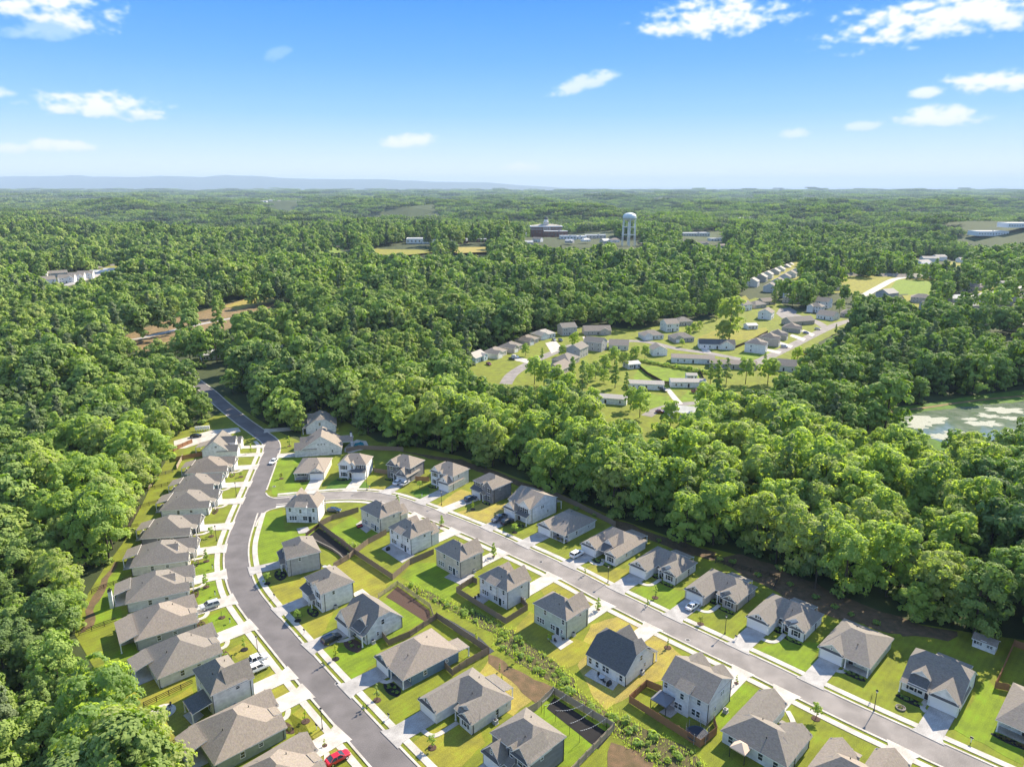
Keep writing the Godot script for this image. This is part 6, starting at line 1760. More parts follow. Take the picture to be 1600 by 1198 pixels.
	# air conditioners
	for l in [[[Vector2(27.7, -129.4)], "air conditioner beside the white house with the steep dark roof"], [[Vector2(42.2, -117.9)], "air conditioner beside the light grey gabled house"], [[Vector2(-3.2, -114.9)], "air conditioner at the wall of the house below the blue one"], [[Vector2(-10.3, -170.8)], "air conditioner beside the beige house"], [[Vector2(2.9, -156.7)], "air conditioner at the fence of the white two-storey house"], [[Vector2(-31.6, -139.9)], "air conditioner beside the steep grey house"], [[Vector2(-56.8, -170.5)], "air conditioner beside the grey house by the bend"],
			[[Vector2(-43.5, -153.9)], "air conditioner beside the white house on the inner bend"], [[Vector2(-55.1, -119.0)], "air conditioner beside the tall white house on the left"], [[Vector2(14.2, -142.8)], "air conditioner beside the pale green house"]]:
		ac_unit(l[0][0].x, l[0][0].y, 45.0, l[1])
	# manhole covers and drain grates in the roadway
	for l in [[[Vector2(-75.8, -167.3)], "manhole cover in the outer bend of the left street"], [[Vector2(-36.5, -126.3)], "manhole cover in the left street below the steep grey house"], [[Vector2(8.0, -176.3)], "manhole cover in the right street near the beige house"], [[Vector2(40.3, -141.1)], "manhole cover in the right street near the steep dark roof"], [[Vector2(-82.5, -227.7)], "manhole cover above the junction"]]:
		var mh := thing("manhole_cover", l[1], "manhole cover", Vector3(l[0][0].x, 0.02, l[0][0].y), 0.0, "manhole covers")
		mb = MB.new(); mb.lathe([[0.45, 0.0], [0.45, 0.022], [0.38, 0.026], [0.0, 0.026]], 14); part("lid", mb.mesh(M.metal_black), mh)
		mb = MB.new(); mb.lathe([[0.46, 0.0], [0.6, 0.0], [0.6, 0.018], [0.46, 0.018]], 14); part("collar", mb.mesh(M.concrete_grey), mh)
	# patios and what stands on them
	patio([Vector2(-18.0, -168.2), Vector2(-14.6, -172.8), Vector2(-9.9, -169.2), Vector2(-13.3, -164.4)]); patio([Vector2(8.1, -141.6), Vector2(10.7, -144.0), Vector2(14.0, -140.4), Vector2(10.9, -137.4)], "concrete"); patio([Vector2(-37.4, -183.5), Vector2(-35.1, -187.3), Vector2(-27.4, -179.8), Vector2(-30.3, -175.6)], "concrete_grey"); patio([Vector2(-48.1, -198.7), Vector2(-46.8, -201.7), Vector2(-42.0, -197.4), Vector2(-43.7, -193.2)])
	patio([Vector2(15.4, -128.9), Vector2(17.2, -131.0), Vector2(22.5, -126.7), Vector2(20.8, -124.2)], "concrete"); patio([Vector2(29.1, -117.9), Vector2(31.8, -120.0), Vector2(33.2, -118.4), Vector2(31.0, -116.3)], "concrete_grey"); patio([Vector2(-10.3, -158.2), Vector2(-7.2, -161.1), Vector2(-5.2, -158.5), Vector2(-7.6, -155.1)]); patio([Vector2(-65.5, -196.1), Vector2(-62.5, -197.4), Vector2(-60.3, -193.6), Vector2(-63.9, -192.8)], "concrete_grey", "deck"); patio([Vector2(-64.6, -117.0), Vector2(-63.1, -119.1), Vector2(-60.5, -117.0), Vector2(-61.6, -114.3)], "concrete_grey")
	patio([Vector2(-40.8, -160.2), Vector2(-38.7, -162.6), Vector2(-34.9, -158.2), Vector2(-36.9, -155.6)], "concrete"); patio([Vector2(-51.8, -171.2), Vector2(-50.3, -174.9), Vector2(-47.5, -172.2), Vector2(-49.0, -168.2)], "concrete")
	var seats := [[[Vector2(8.9, -140.9)], "chair on the left of the green house's patio"], [[Vector2(9.9, -140.2)], "chair in the middle of the green house's patio"], [[Vector2(11.7, -141.1)], "dark chair by the wall of the green house"], [[Vector2(18.4, -128.3)], "chair at the left of the table behind the steep dark roof"], [[Vector2(19.3, -126.3)], "chair before the table behind the steep dark roof"], [[Vector2(-51.9, -173.5)], "dark seat on the patio behind the grey house"], [[Vector2(-49.9, -171.2)], "seat by the grill behind the grey house"], [[Vector2(-9.3, -157.3)], "left chair on the fenced patio of the white house"], [[Vector2(-8.4, -158.5)], "right chair on the fenced patio of the white house"]]
	for s in seats:
		chair(s[0][0].x, s[0][0].y, fmod(s[0][0].x * 40.0, 360.0), s[1])
	table_round(18.9, -127.5, 0.7, "round table on the patio behind the steep dark roof")
	table_round(-50.9, -172.5, 0.6, "round table on the patio behind the grey house")
	grill(20.2, -125.7, 45.0, "black grill on the patio behind the steep dark roof"); grill(-35.4, -182.7, 45.0, "black grill on the blue-grey patio")
	var sofa := thing("outdoor_sofa", "red-cushioned sofa on the patio of the cream house", "sofa", Vector3.ZERO, 45.0)
	var sp: Vector2 = [Vector2(-46.4, -196.9)][0]
	sofa.position = Vector3(sp.x, 0.09, sp.y)
	mb = MB.new(); mb.box(-0.9, 0.9, 0.05, 0.42, -0.4, 0.4); mb.box(-0.9, 0.9, 0.42, 0.85, -0.4, -0.2)
	part("frame", mb.mesh(M.metal_black), sofa)
	for q in [-0.45, 0.45]:
		mb = MB.new(); mb.box(q - 0.42, q + 0.42, 0.425, 0.55, -0.19, 0.4)
		part("cushion", mb.mesh(M.cushion_red), sofa)
	gazebo(30.0, -119.1, 46.0, 3.6, "canvas", "dark grey canopy beside the light grey gabled house")
	gazebo(41.6, -106.5, 45.0, 3.0, "canvas_tan", "tan canopy behind the one-storey house at the bottom")
	trampoline(34.9, -111.3, "netted trampoline inside the orange-brown fence")
	# fire pit
	var fp: Vector2 = [Vector2(-69.1, -118.1)][0]
	var ring_ := PackedVector2Array()
	for i in 20:
		ring_.append(fp + Vector2(cos(TAU * i / 20.0) * 2.4, sin(TAU * i / 20.0) * 2.2))
	mb = MB.new(); mb.slab(ring_, -0.05, 0.07); structure("paved_circle", mb.mesh(M.concrete))
	var pit := thing("fire_pit", "round stone fire pit on the paved circle", "fire pit", Vector3(fp.x, 0.07, fp.y))
	for i in 12:
		mb = MB.new(); mb.box(-0.19, 0.19, 0.0, 0.38, -0.1, 0.1)
		part("stone", mb.mesh(M.stone), pit, Vector3(cos(TAU * i / 12.0) * 0.65, 0, sin(TAU * i / 12.0) * 0.65), 90.0 - 360.0 * i / 12.0)
	mb = MB.new(); mb.lathe([[0.0, 0.1], [0.56, 0.1], [0.5, 0.14], [0.0, 0.16]], 12); part("ashes", mb.mesh(M.mulch_black), pit)
	for i in 3:
		var a: float = [0.4, 2.4, 5.2][i]
		chair(fp.x + cos(a) * 1.55, fp.y + sin(a) * 1.45, -rad_to_deg(a) - 90.0, ["right chair at the fire pit", "left chair at the fire pit", "upper chair at the fire pit"][i], 0.07)
	# stone planter
	var pl: Vector2 = [Vector2(77.4, -119.0)][0]
	var plant := thing("planter", "round stone-edged planter on the lawn of the dormered white house", "planter", Vector3(pl.x, 0, pl.y))
	mb = MB.new(); mb.lathe([[0.95, 0.0], [0.95, 0.3], [0.78, 0.3], [0.78, 0.18], [0.0, 0.2]], 18); part("edging", mb.mesh(M.stone), plant)
	var fl := part("flowers", shrub_mesh("leaf_plum", 1), plant, Vector3(0, 0.15, 0)); fl.scale = Vector3(0.6, 0.4, 0.6)
	# shed
	var sh: Vector2 = [Vector2(106.5, -138.3)][0]
	var shed := thing("shed", "white garden shed with a grey roof at the edge of the wood", "shed", Vector3(sh.x, 0, sh.y), -45.0)
	gable_x(shed, -2.2, 2.2, -1.3, 1.3, 2.1, 0.75, "wall_white", "shingle_grey")
	for q in [-1.2, 0.8, 1.4]:
		window(shed, "f", 1.3, q, 1.35, 0.45, 0.6, q < 0.0)
	entry_door(shed, -0.2, 1.3, "trim")
	# pool
	sheet("pool_deck", [Vector2(-66.6, -265.2), Vector2(-66.0, -270.3), Vector2(-63.8, -274.9), Vector2(-59.6, -273.3), Vector2(-57.4, -267.4), Vector2(-59.1, -263.1), Vector2(-63.6, -259.6), Vector2(-65.7, -261.0)], "concrete", 0.06)
	sheet("pool_water", [Vector2(-63.5, -267.4), Vector2(-63.7, -270.7), Vector2(-62.3, -271.4), Vector2(-61.8, -272.6), Vector2(-60.4, -271.1), Vector2(-59.5, -268.8), Vector2(-59.5, -265.2), Vector2(-61.4, -264.5), Vector2(-62.6, -265.2)], "water_pool", 0.068)
	# row of mailboxes by the parking court
	var k0: Vector2 = [Vector2(-132.0, -286.4)][0]
	var cl := thing("mailbox_row", "row of six white mailbox cabinets at the wood's edge by the parking court", "mailboxes", Vector3(k0.x, 0.0, k0.y), 14.0)
	for i in 6:
		mb = MB.new(); mb.box(-0.42, 0.42, 0.55, 1.95, -0.25, 0.25); mb.box(-0.15, 0.15, 0.0, 0.55, -0.15, 0.15)
		part("cabinet", mb.mesh(M.trim), cl, Vector3((i - 2.5) * 1.0, 0, 0))
	car("sedan", "paint_black", -131.1, -277.9, 105, "dark car in the parking court")
	# strings of lights over the lawn
	var posts_a := [Vector2(8.6, -121.7), Vector2(10.8, -119.9), Vector2(14.1, -117.0), Vector2(15.7, -115.6), Vector2(18.1, -113.4)]
	var posts_b := [Vector2(5.8, -117.7), Vector2(6.3, -116.7), Vector2(8.4, -115.3), Vector2(10.9, -111.9), Vector2(12.6, -110.0)]
	for i in 5:
		var a: Vector2 = posts_a[i]; var b: Vector2 = posts_b[i]
		var t := thing("light_string", ["first", "second", "third", "fourth", "fifth"][i] + " string of lights from the far end of the fenced lawn", "string lights", Vector3(a.x, 0, a.y), 0.0, "strings of lights over the fenced lawn")
		var cord := MB.new(); var bulbs := MB.new()
		for j in 12:
			var p := a.lerp(b, j / 12.0) - a; var q := a.lerp(b, (j + 1) / 12.0) - a
			var y0 := 2.6 - 0.5 * sin(PI * j / 12.0); var y1 := 2.6 - 0.5 * sin(PI * (j + 1) / 12.0)
			cord.bar(Vector3(p.x, y0, p.y), Vector3(q.x, y1, q.y), 0.03, 0.03)
			bulbs.lathe([[0.0, -0.12], [0.07, -0.06], [0.0, 0.0]], 6, Vector3(p.x, y0, p.y))
		part("cord", cord.mesh(M.metal_grey), t); part("bulbs", bulbs.mesh(M.lamp_glass), t)
		mb = MB.new(); mb.tube(Vector3.ZERO, Vector3(0, 2.65, 0), 0.04, 0.04, 6); part("pole", mb.mesh(M.metal_black), t)
		part("pole", mb.mesh(M.metal_black), t, Vector3(b.x - a.x, 0, b.y - a.y))
	# the overgrown bank between the rows of back yards
	var r := RandomNumberGenerator.new()
	r.seed = 12
	var bank := [[[Vector2(-27.4, -165.1), Vector2(-24.9, -163.8), Vector2(-16.0, -156.7), Vector2(-8.6, -151.8), Vector2(-3.3, -147.5), Vector2(-0.9, -143.5), Vector2(-1.5, -141.1), Vector2(-7.3, -146.5), Vector2(-14.8, -153.1), Vector2(-22.8, -159.6)], 26, "on the bank above the gravel strip"], [[Vector2(-3.3, -144.8), Vector2(0.0, -144.8), Vector2(7.1, -136.0), Vector2(11.0, -131.0), Vector2(12.8, -127.5), Vector2(13.1, -123.0), Vector2(9.3, -125.9), Vector2(5.2, -130.0), Vector2(0.0, -135.4), Vector2(-3.6, -139.2)], 40, "on the bank above the bare soil"], [[Vector2(8.7, -124.4), Vector2(12.6, -124.9), Vector2(20.0, -116.7), Vector2(24.6, -114.1), Vector2(32.9, -107.7), Vector2(34.4, -104.2), Vector2(26.3, -104.2), Vector2(22.0, -109.2), Vector2(19.8, -112.9)], 40, "on the bank beside the orange-brown fence"], [[Vector2(-58.3, -196.1), Vector2(-55.5, -194.4), Vector2(-44.0, -183.5), Vector2(-45.0, -181.2)], 16, "along the board fence of the cream house"]]
	for b in bank:
		var poly := PackedVector2Array(b[0])
		var box := Rect2(poly[0], Vector2.ZERO)
		for p in poly:
			box = box.expand(p)
		var put := 0
		var tries := 0
		while put < b[1] and tries < 4000:
			tries += 1
			var p := Vector2(r.randf_range(box.position.x, box.end.x), r.randf_range(box.position.y, box.end.y))
			if Geometry2D.is_point_in_polygon(p, poly):
				var k := r.randi() % 5
				shrub(p.x, p.y, r.randf_range(0.3, 0.85) * (1.0 + r.randf() * r.randf()), ["leaf_deep", "leaf_mid", "leaf_deep", "leaf_olive", "leaf_mid"][k], ["deep green", "mid green", "deep green", "olive green", "mid green"][k] + " wild shrub " + b[2], "wild shrubs " + b[2])
				put += 1
		sheet("rough_grass", b[0], "scrub", 0.022, 0.6)
	# tall weeds on the bank, as one mass
	var mm := MB.new()
	for i in 3200:
		var poly: Array = bank[r.randi() % 3][0]
		var a: Vector2 = poly[r.randi() % poly.size()]; var b: Vector2 = poly[r.randi() % poly.size()]
		var p := a.lerp(b, r.randf()) + Vector2(r.randf_range(-1, 1), r.randf_range(-1, 1))
		var hgt := r.randf_range(0.3, 0.8); var s := r.randf_range(0.05, 0.10)
		var lean := Vector3(r.randf_range(-0.2, 0.2), 0, r.randf_range(-0.2, 0.2))
		var d := Vector3(cos(i * 1.7), 0, sin(i * 1.7)) * s
		mm.tri(Vector3(p.x, 0, p.y) - d, Vector3(p.x, 0, p.y) + d, Vector3(p.x, hgt, p.y) + lean)
	var weeds := MeshInstance3D.new()
	weeds.name = "tall_weeds"; weeds.mesh = mm.mesh(M.leaf_deep); add_child(weeds)
	weeds.set_meta("kind", "stuff"); tag(weeds, "tall weeds and long grass on the bank between the yards", "weeds")
	# shrubs along the wood's foot behind the right row
	for p in [[57.7, -177.0], [60.9, -175.6], [65.7, -168.9], [72.4, -164.1], [76.6, -158.2], [79.6, -153.9], [82.1, -150.7], [86.6, -147.3], [39.0, -191.2], [43.1, -188.0], [20.6, -209.4], [26.2, -204.8]]:
		shrub(p[0], p[1], 0.8 + 0.4 * fmod(p[0], 1.0), "leaf_deep", "low dark shrub at the foot of the right wood", "shrubs at the foot of the wood")

func make_valley() -> void:   # the older neighbourhood beyond the wood, and its streets
	open_ground([Vector2(-30.6, -402.2), Vector2(-25.5, -425.0), Vector2(-12.2, -439.1), Vector2(0.0, -458.1), Vector2(18.0, -491.9), Vector2(39.7, -510.6), Vector2(64.0, -518.0), Vector2(92.6, -505.8), Vector2(121.4, -536.0), Vector2(154.6, -546.8), Vector2(187.6, -607.9), Vector2(226.6, -659.1), Vector2(245.1, -628.9), Vector2(246.0, -588.3), Vector2(288.9, -651.3), Vector2(298.9, -621.7), Vector2(283.2, -569.8), Vector2(245.2, -515.5), Vector2(209.3, -474.4), Vector2(178.9, -418.2), Vector2(160.6, -394.6), Vector2(139.9, -380.2), Vector2(135.8, -373.3), Vector2(99.9, -345.8), Vector2(89.4, -315.7), Vector2(74.9, -304.3), Vector2(66.3, -304.3), Vector2(64.1, -323.8), Vector2(47.7, -315.7), Vector2(36.0, -323.8), Vector2(41.8, -342.3), Vector2(37.1, -354.1), Vector2(36.6, -373.3), Vector2(28.3, -380.2), Vector2(4.2, -370.6), Vector2(-1.7, -370.6), Vector2(-14.5, -390.1), Vector2(-25.4, -390.1)])
	sheet("lawn", [Vector2(-34.8, -373.3), Vector2(-25.7, -428.4), Vector2(-12.3, -442.8), Vector2(0.0, -462.1), Vector2(18.1, -494.1), Vector2(39.9, -513.0), Vector2(64.3, -520.5), Vector2(93.1, -508.2), Vector2(121.9, -538.6), Vector2(155.4, -549.6), Vector2(188.6, -611.3), Vector2(227.9, -663.0), Vector2(246.5, -632.5), Vector2(247.3, -591.5), Vector2(290.5, -655.1), Vector2(300.5, -625.3), Vector2(285.3, -569.8), Vector2(243.0, -510.6), Vector2(205.8, -466.1), Vector2(172.4, -402.2), Vector2(152.5, -373.3), Vector2(128.9, -348.1), Vector2(123.4, -336.6), Vector2(89.3, -306.1), Vector2(80.2, -280.3), Vector2(67.8, -272.6), Vector2(52.1, -272.6), Vector2(37.4, -280.3), Vector2(29.0, -306.1), Vector2(12.3, -325.9), Vector2(-13.1, -348.1)], "lawn", -0.02)
	for l in [[[Vector2(62.3, -360.3), Vector2(74.6, -402.2), Vector2(104.5, -387.2), Vector2(101.1, -360.3), Vector2(81.6, -348.1)], "lawn_bright"], [[Vector2(74.5, -315.7), Vector2(89.7, -348.1), Vector2(98.0, -342.3), Vector2(89.0, -319.7)], "lawn_bright"], [[Vector2(56.6, -315.7), Vector2(68.1, -345.8), Vector2(77.5, -336.6), Vector2(72.6, -320.7)], "lawn_bright"], [[Vector2(124.2, -474.4), Vector2(148.9, -508.2), Vector2(188.6, -515.5), Vector2(170.0, -474.4), Vector2(142.7, -470.2)], "lawn_olive"], [[Vector2(131.6, -418.2), Vector2(155.8, -444.6), Vector2(170.2, -439.1), Vector2(154.9, -418.2)], "lawn_bright"], [[Vector2(174.3, -444.6), Vector2(200.2, -496.4), Vector2(201.4, -474.4), Vector2(184.5, -444.6)], "lawn"], [[Vector2(5.5, -394.6), Vector2(19.2, -414.9), Vector2(27.1, -405.3), Vector2(14.0, -376.0)], "lawn_bright"], [[Vector2(54.2, -418.2), Vector2(73.0, -439.1), Vector2(81.3, -418.2), Vector2(59.7, -402.2)], "lawn"]]:
		sheet("lawn", l[0], l[1], 0.002, 0.8)
	var a := smooth_line([Vector2(-3.4, -360.3), Vector2(0.4, -381.6), Vector2(11.4, -408.4), Vector2(24.7, -431.9), Vector2(35.1, -448.4), Vector2(44.3, -458.1), Vector2(68.9, -468.2), Vector2(90.0, -466.1), Vector2(106.6, -444.6), Vector2(123.7, -431.9), Vector2(138.3, -414.9), Vector2(144.5, -406.9)])
	var b := smooth_line([Vector2(134.2, -390.1), Vector2(144.5, -406.9), Vector2(159.2, -425.0), Vector2(184.8, -456.1), Vector2(219.4, -498.7), Vector2(247.3, -530.7), Vector2(268.2, -549.6), Vector2(299.1, -582.0)])
	var c := smooth_line([Vector2(231.0, -513.0), Vector2(234.7, -541.3), Vector2(231.1, -563.9), Vector2(226.1, -585.1)])
	var d := smooth_line([Vector2(60.9, -306.1), Vector2(68.0, -315.7), Vector2(79.3, -323.8), Vector2(91.7, -326.9)])
	for rd in [[a, 3.4], [b, 3.6], [c, 3.4], [d, 2.6]]:
		add_road(rd[0], rd[1])
		ribbon(rd[0], -rd[1], rd[1], -0.1, 0.02 + rd[1] * 0.002, "asphalt_pale", "road")
	sheet("road", [Vector2(216.4, -575.8), Vector2(228.3, -601.2), Vector2(240.6, -607.9), Vector2(237.3, -585.1), Vector2(223.8, -558.1), Vector2(213.6, -555.2)], "asphalt_pale", 0.034)
	for l in [[Vector2(78.7, -323.8), Vector2(78.4, -336.6), Vector2(78.8, -350.5), Vector2(81.3, -352.9), Vector2(81.7, -334.4), Vector2(82.0, -324.8)], [Vector2(88.1, -326.9), Vector2(91.6, -341.1), Vector2(94.8, -341.1), Vector2(91.1, -326.9)], [Vector2(24.7, -431.9), Vector2(22.1, -462.1), Vector2(29.4, -470.2), Vector2(32.8, -444.6)], [Vector2(48.7, -460.1), Vector2(48.8, -483.0), Vector2(54.3, -485.2), Vector2(54.7, -464.1)], [Vector2(166.2, -430.2), Vector2(160.5, -439.1), Vector2(164.0, -444.6), Vector2(170.4, -437.3)], [Vector2(179.5, -446.5), Vector2(176.2, -460.1), Vector2(180.1, -466.1), Vector2(184.1, -454.2)], [Vector2(196.3, -468.2), Vector2(193.3, -485.2), Vector2(197.6, -491.9), Vector2(201.4, -476.5)], [Vector2(208.4, -483.0), Vector2(208.4, -503.4), Vector2(212.2, -508.2), Vector2(213.8, -491.9)], [Vector2(120.2, -433.7), Vector2(121.7, -452.2), Vector2(127.2, -454.2), Vector2(125.0, -433.7)], [Vector2(9.8, -405.3), Vector2(0.0, -414.9), Vector2(2.3, -423.3), Vector2(12.3, -413.3)]]:
		sheet("driveway", l, "concrete", 0.05)
	var g := "houses in the valley beyond the wood"
	# label, x z, facing, width, depth, eave, roof, wall, shingle
	for q in [["pale blue house at the left end of the valley street", -22.2, -413.3, 60, 11, 8, 2.8, "tee", "wall_sky", "shingle_light"], ["tan-roofed house second from the left end of the valley street", -11.0, -425.0, 60, 12, 9, 2.7, "cross", "wall_cream", "shingle_taupe"], ["grey-roofed house third from the left in the valley", -1.2, -440.9, 60, 12, 9, 2.7, "cross", "wall_taupe", "shingle_grey"], ["brown-roofed house fourth from the left in the valley", 9.8, -462.1, 55, 12, 9, 2.7, "cross", "wall_taupe", "shingle_brown"], ["light-roofed house fifth from the left in the valley", 21.2, -480.8, 40, 13, 9, 2.7, "cross", "wall_pale", "shingle_light"],
			["tall grey house with a tree before it in the valley", 38.8, -491.9, 20, 10, 8, 5.2, "gable", "wall_grey", "shingle_grey"], ["wide tan house against the wood in the valley", 59.8, -494.1, 5, 17, 9, 2.8, "tee", "wall_taupe", "shingle_brown"], ["tall grey-pink house with a front deck in the valley", 53.1, -442.8, 150, 11, 8, 5.2, "gable", "wall_grey", "shingle_grey"], ["tall grey house end-on to the valley street", 40.1, -425.0, -120, 11, 8, 5.2, "gable", "wall_grey", "shingle_grey"], ["low grey-roofed house below the end-on grey house", 31.7, -406.9, -120, 13, 10, 2.7, "hip", "wall_taupe", "shingle_grey"], ["brown roof half hidden by trees below the low grey house", 26.3, -387.2, -120, 13, 9, 2.7, "gable", "wall_taupe", "shingle_brown"],
			["tan-roofed house behind bushes in the middle of the valley", 68.8, -446.5, 170, 11, 9, 2.8, "gable", "wall_cream", "shingle_taupe"], ["small hip-roofed house by the upper valley street", 95.4, -478.7, 10, 13, 9, 2.7, "cross", "wall_pale", "shingle_taupe"], ["tall white gabled house by the upper valley street", 113.9, -505.8, 15, 9, 9, 5.2, "gable", "wall_white", "shingle_taupe"], ["brown hip-roofed house behind the tall white gabled one", 128.4, -528.1, 15, 11, 9, 3.0, "hip", "wall_taupe", "shingle_grey"], ["hip-roofed house with round trees behind it", 114.1, -470.2, 10, 13, 9, 2.7, "cross", "wall_taupe", "shingle_grey"],
			["long low white house with a dark roof below the great tree", 131.9, -448.4, -8, 20, 8, 2.8, "tee", "wall_white", "shingle_dark"], ["small white gabled house beside the hedge", 90.6, -430.2, 95, 9, 8, 3.4, "gable", "wall_white", "shingle_grey"], ["long pale house with a brown roof behind the hedge", 107.2, -410.0, -10, 22, 8, 2.7, "mobile", "wall_white", "shingle_taupe"], ["long brown house with a brown roof beside the junction", 126.9, -396.1, -12, 23, 8, 2.7, "mobile", "wall_taupe", "shingle_brown"],
			["tall white house at the foot of the right-hand row", 153.8, -437.3, 56, 9, 10, 5.2, "cross", "wall_white", "shingle_taupe"], ["second house of the right-hand row in the valley", 169.5, -458.1, 56, 9, 10, 4.6, "cross", "wall_taupe", "shingle_brown"], ["third house of the right-hand row in the valley", 182.4, -478.7, 56, 9, 10, 2.8, "cross", "wall_taupe", "shingle_grey"], ["fourth house of the right-hand row in the valley", 201.5, -503.4, 56, 10, 10, 2.8, "cross", "wall_taupe", "shingle_brown"], ["wide dark-roofed house at the top of the right-hand row", 216.7, -530.7, 20, 20, 9, 2.8, "gable", "wall_taupe", "shingle_grey"],
			["white two-storey house near the turning circle", 200.9, -555.2, 60, 11, 9, 4.8, "gable", "wall_white", "shingle_brown"], ["white gabled house left of the turning circle", 195.6, -594.7, 30, 9, 8, 4.6, "gable", "wall_white", "shingle_grey"], ["grey house behind the white gabled one by the turning circle", 210.8, -607.9, 30, 12, 9, 2.8, "hip", "wall_taupe", "shingle_grey"], ["brown-roofed house farthest behind the turning circle", 225.1, -625.3, 20, 12, 8, 2.8, "gable", "wall_taupe", "shingle_brown"], ["grey-white house right of the turning circle", 252.7, -585.1, -40, 10, 8, 4.6, "cross", "wall_pale", "shingle_grey"], ["tall white house right of the turning circle", 268.8, -607.9, -40, 10, 9, 5.2, "gable", "wall_white", "shingle_grey"], ["white house with a brown roof below the turning circle", 248.8, -552.4, -50, 12, 10, 3.2, "gable", "wall_white", "shingle_taupe"], ["low brown house at the right end of the valley street", 272.2, -563.9, -30, 13, 10, 2.8, "hip", "wall_taupe", "shingle_brown"],
			["grey-roofed house at the wood's edge below the junction", 154.4, -391.6, -20, 12, 9, 3.0, "gable", "wall_pale", "shingle_grey"], ["long white mobile home among the trees", 45.4, -328.0, -15, 18, 6, 2.7, "mobile", "wall_white", "shingle_light"], ["white mobile home left of the curving lane", 69.1, -352.9, -8, 16, 6, 2.7, "mobile", "wall_white", "shingle_light"], ["white mobile home at the head of the lane", 91.4, -356.6, -3, 16, 6, 2.7, "mobile", "wall_white", "shingle_light"], ["small white shed behind the mobile home", 96.8, -370.6, -3, 5, 4, 2.4, "mobile", "wall_white", "shingle_light"], ["white-roofed outbuilding behind the great tree", 175.1, -513.0, 10, 7, 6, 2.6, "mobile", "wall_white", "membrane"], ["white-roofed carport on the bright lawn", 68.8, -396.1, 20, 7, 6, 2.5, "mobile", "wall_pale", "membrane"], ["white-roofed building half hidden by trees below the lane", 78.3, -306.1, -10, 14, 9, 2.8, "mobile", "wall_pale", "membrane"]]:
		simple_house(q[0], q[1], q[2], q[3], q[4] * 1.12, q[5] * 1.12, q[6] * 1.1, q[7], q[8], q[9], g)
	fence("dark fence down the left of the bright valley lawns", [Vector2(72.6, -399.1), Vector2(74.8, -378.8), Vector2(79.8, -360.3)], "boards", "fence_dark", 1.8)
	fence("dark fence on the right of the bright valley lawns", [Vector2(105.2, -387.2), Vector2(101.7, -357.8)], "boards", "fence_dark", 1.8)
	fence("dark fence behind the white mobile home", [Vector2(79.8, -360.3), Vector2(84.6, -359.0)], "boards", "fence_dark", 1.8)
	fence("dark fence climbing beside the great tree", [Vector2(142.3, -444.6), Vector2(161.9, -468.2), Vector2(182.0, -496.4)], "boards", "fence_dark", 1.8)
	for q in [["sedan", "paint_maroon", -13.6, -402.2, 30, "dark red car at the pale blue house"], ["sedan", "paint_black", 0.0, -414.9, 60, "dark car on the left valley drive"], ["suv", "paint_white", 1.9, -419.9, 60, "white car on the left valley drive"], ["suv", "paint_navy", 32.7, -468.2, 20, "dark car before the tall grey valley house"], ["sedan", "paint_silver", 28.5, -470.2, 20, "silver car near the tall grey valley house"], ["suv", "paint_grey", 32.3, -442.8, 60, "grey car on the valley street"], ["sedan", "paint_red", 51.2, -476.5, 10, "red car at the wide tan valley house"],
			["suv", "paint_grey", 77.1, -346.9, 30, "grey car on the lane's left drive"], ["suv", "paint_silver", 91.5, -335.5, 0, "silver car at the head of the lane"], ["pickup", "paint_maroon", 93.1, -343.4, 80, "dark red pickup at the head of the lane"], ["sedan", "paint_maroon", 68.2, -310.8, 70, "dark red car at the foot of the lane"], ["pickup", "paint_maroon", 181.0, -428.4, 80, "dark red pickup by the right-hand valley street"], ["sedan", "paint_blue", 208.4, -494.1, 60, "blue car in the right-hand row"], ["sedan", "paint_silver", 222.4, -508.2, 60, "silver car high in the right-hand row"], ["suv", "paint_silver", 176.1, -448.4, 60, "silver car low in the right-hand row"]]:
		car(q[0], q[1], q[2], q[3], q[4], q[5])
	# trees that stand alone in the valley
	var r := RandomNumberGenerator.new()
	r.seed = 61
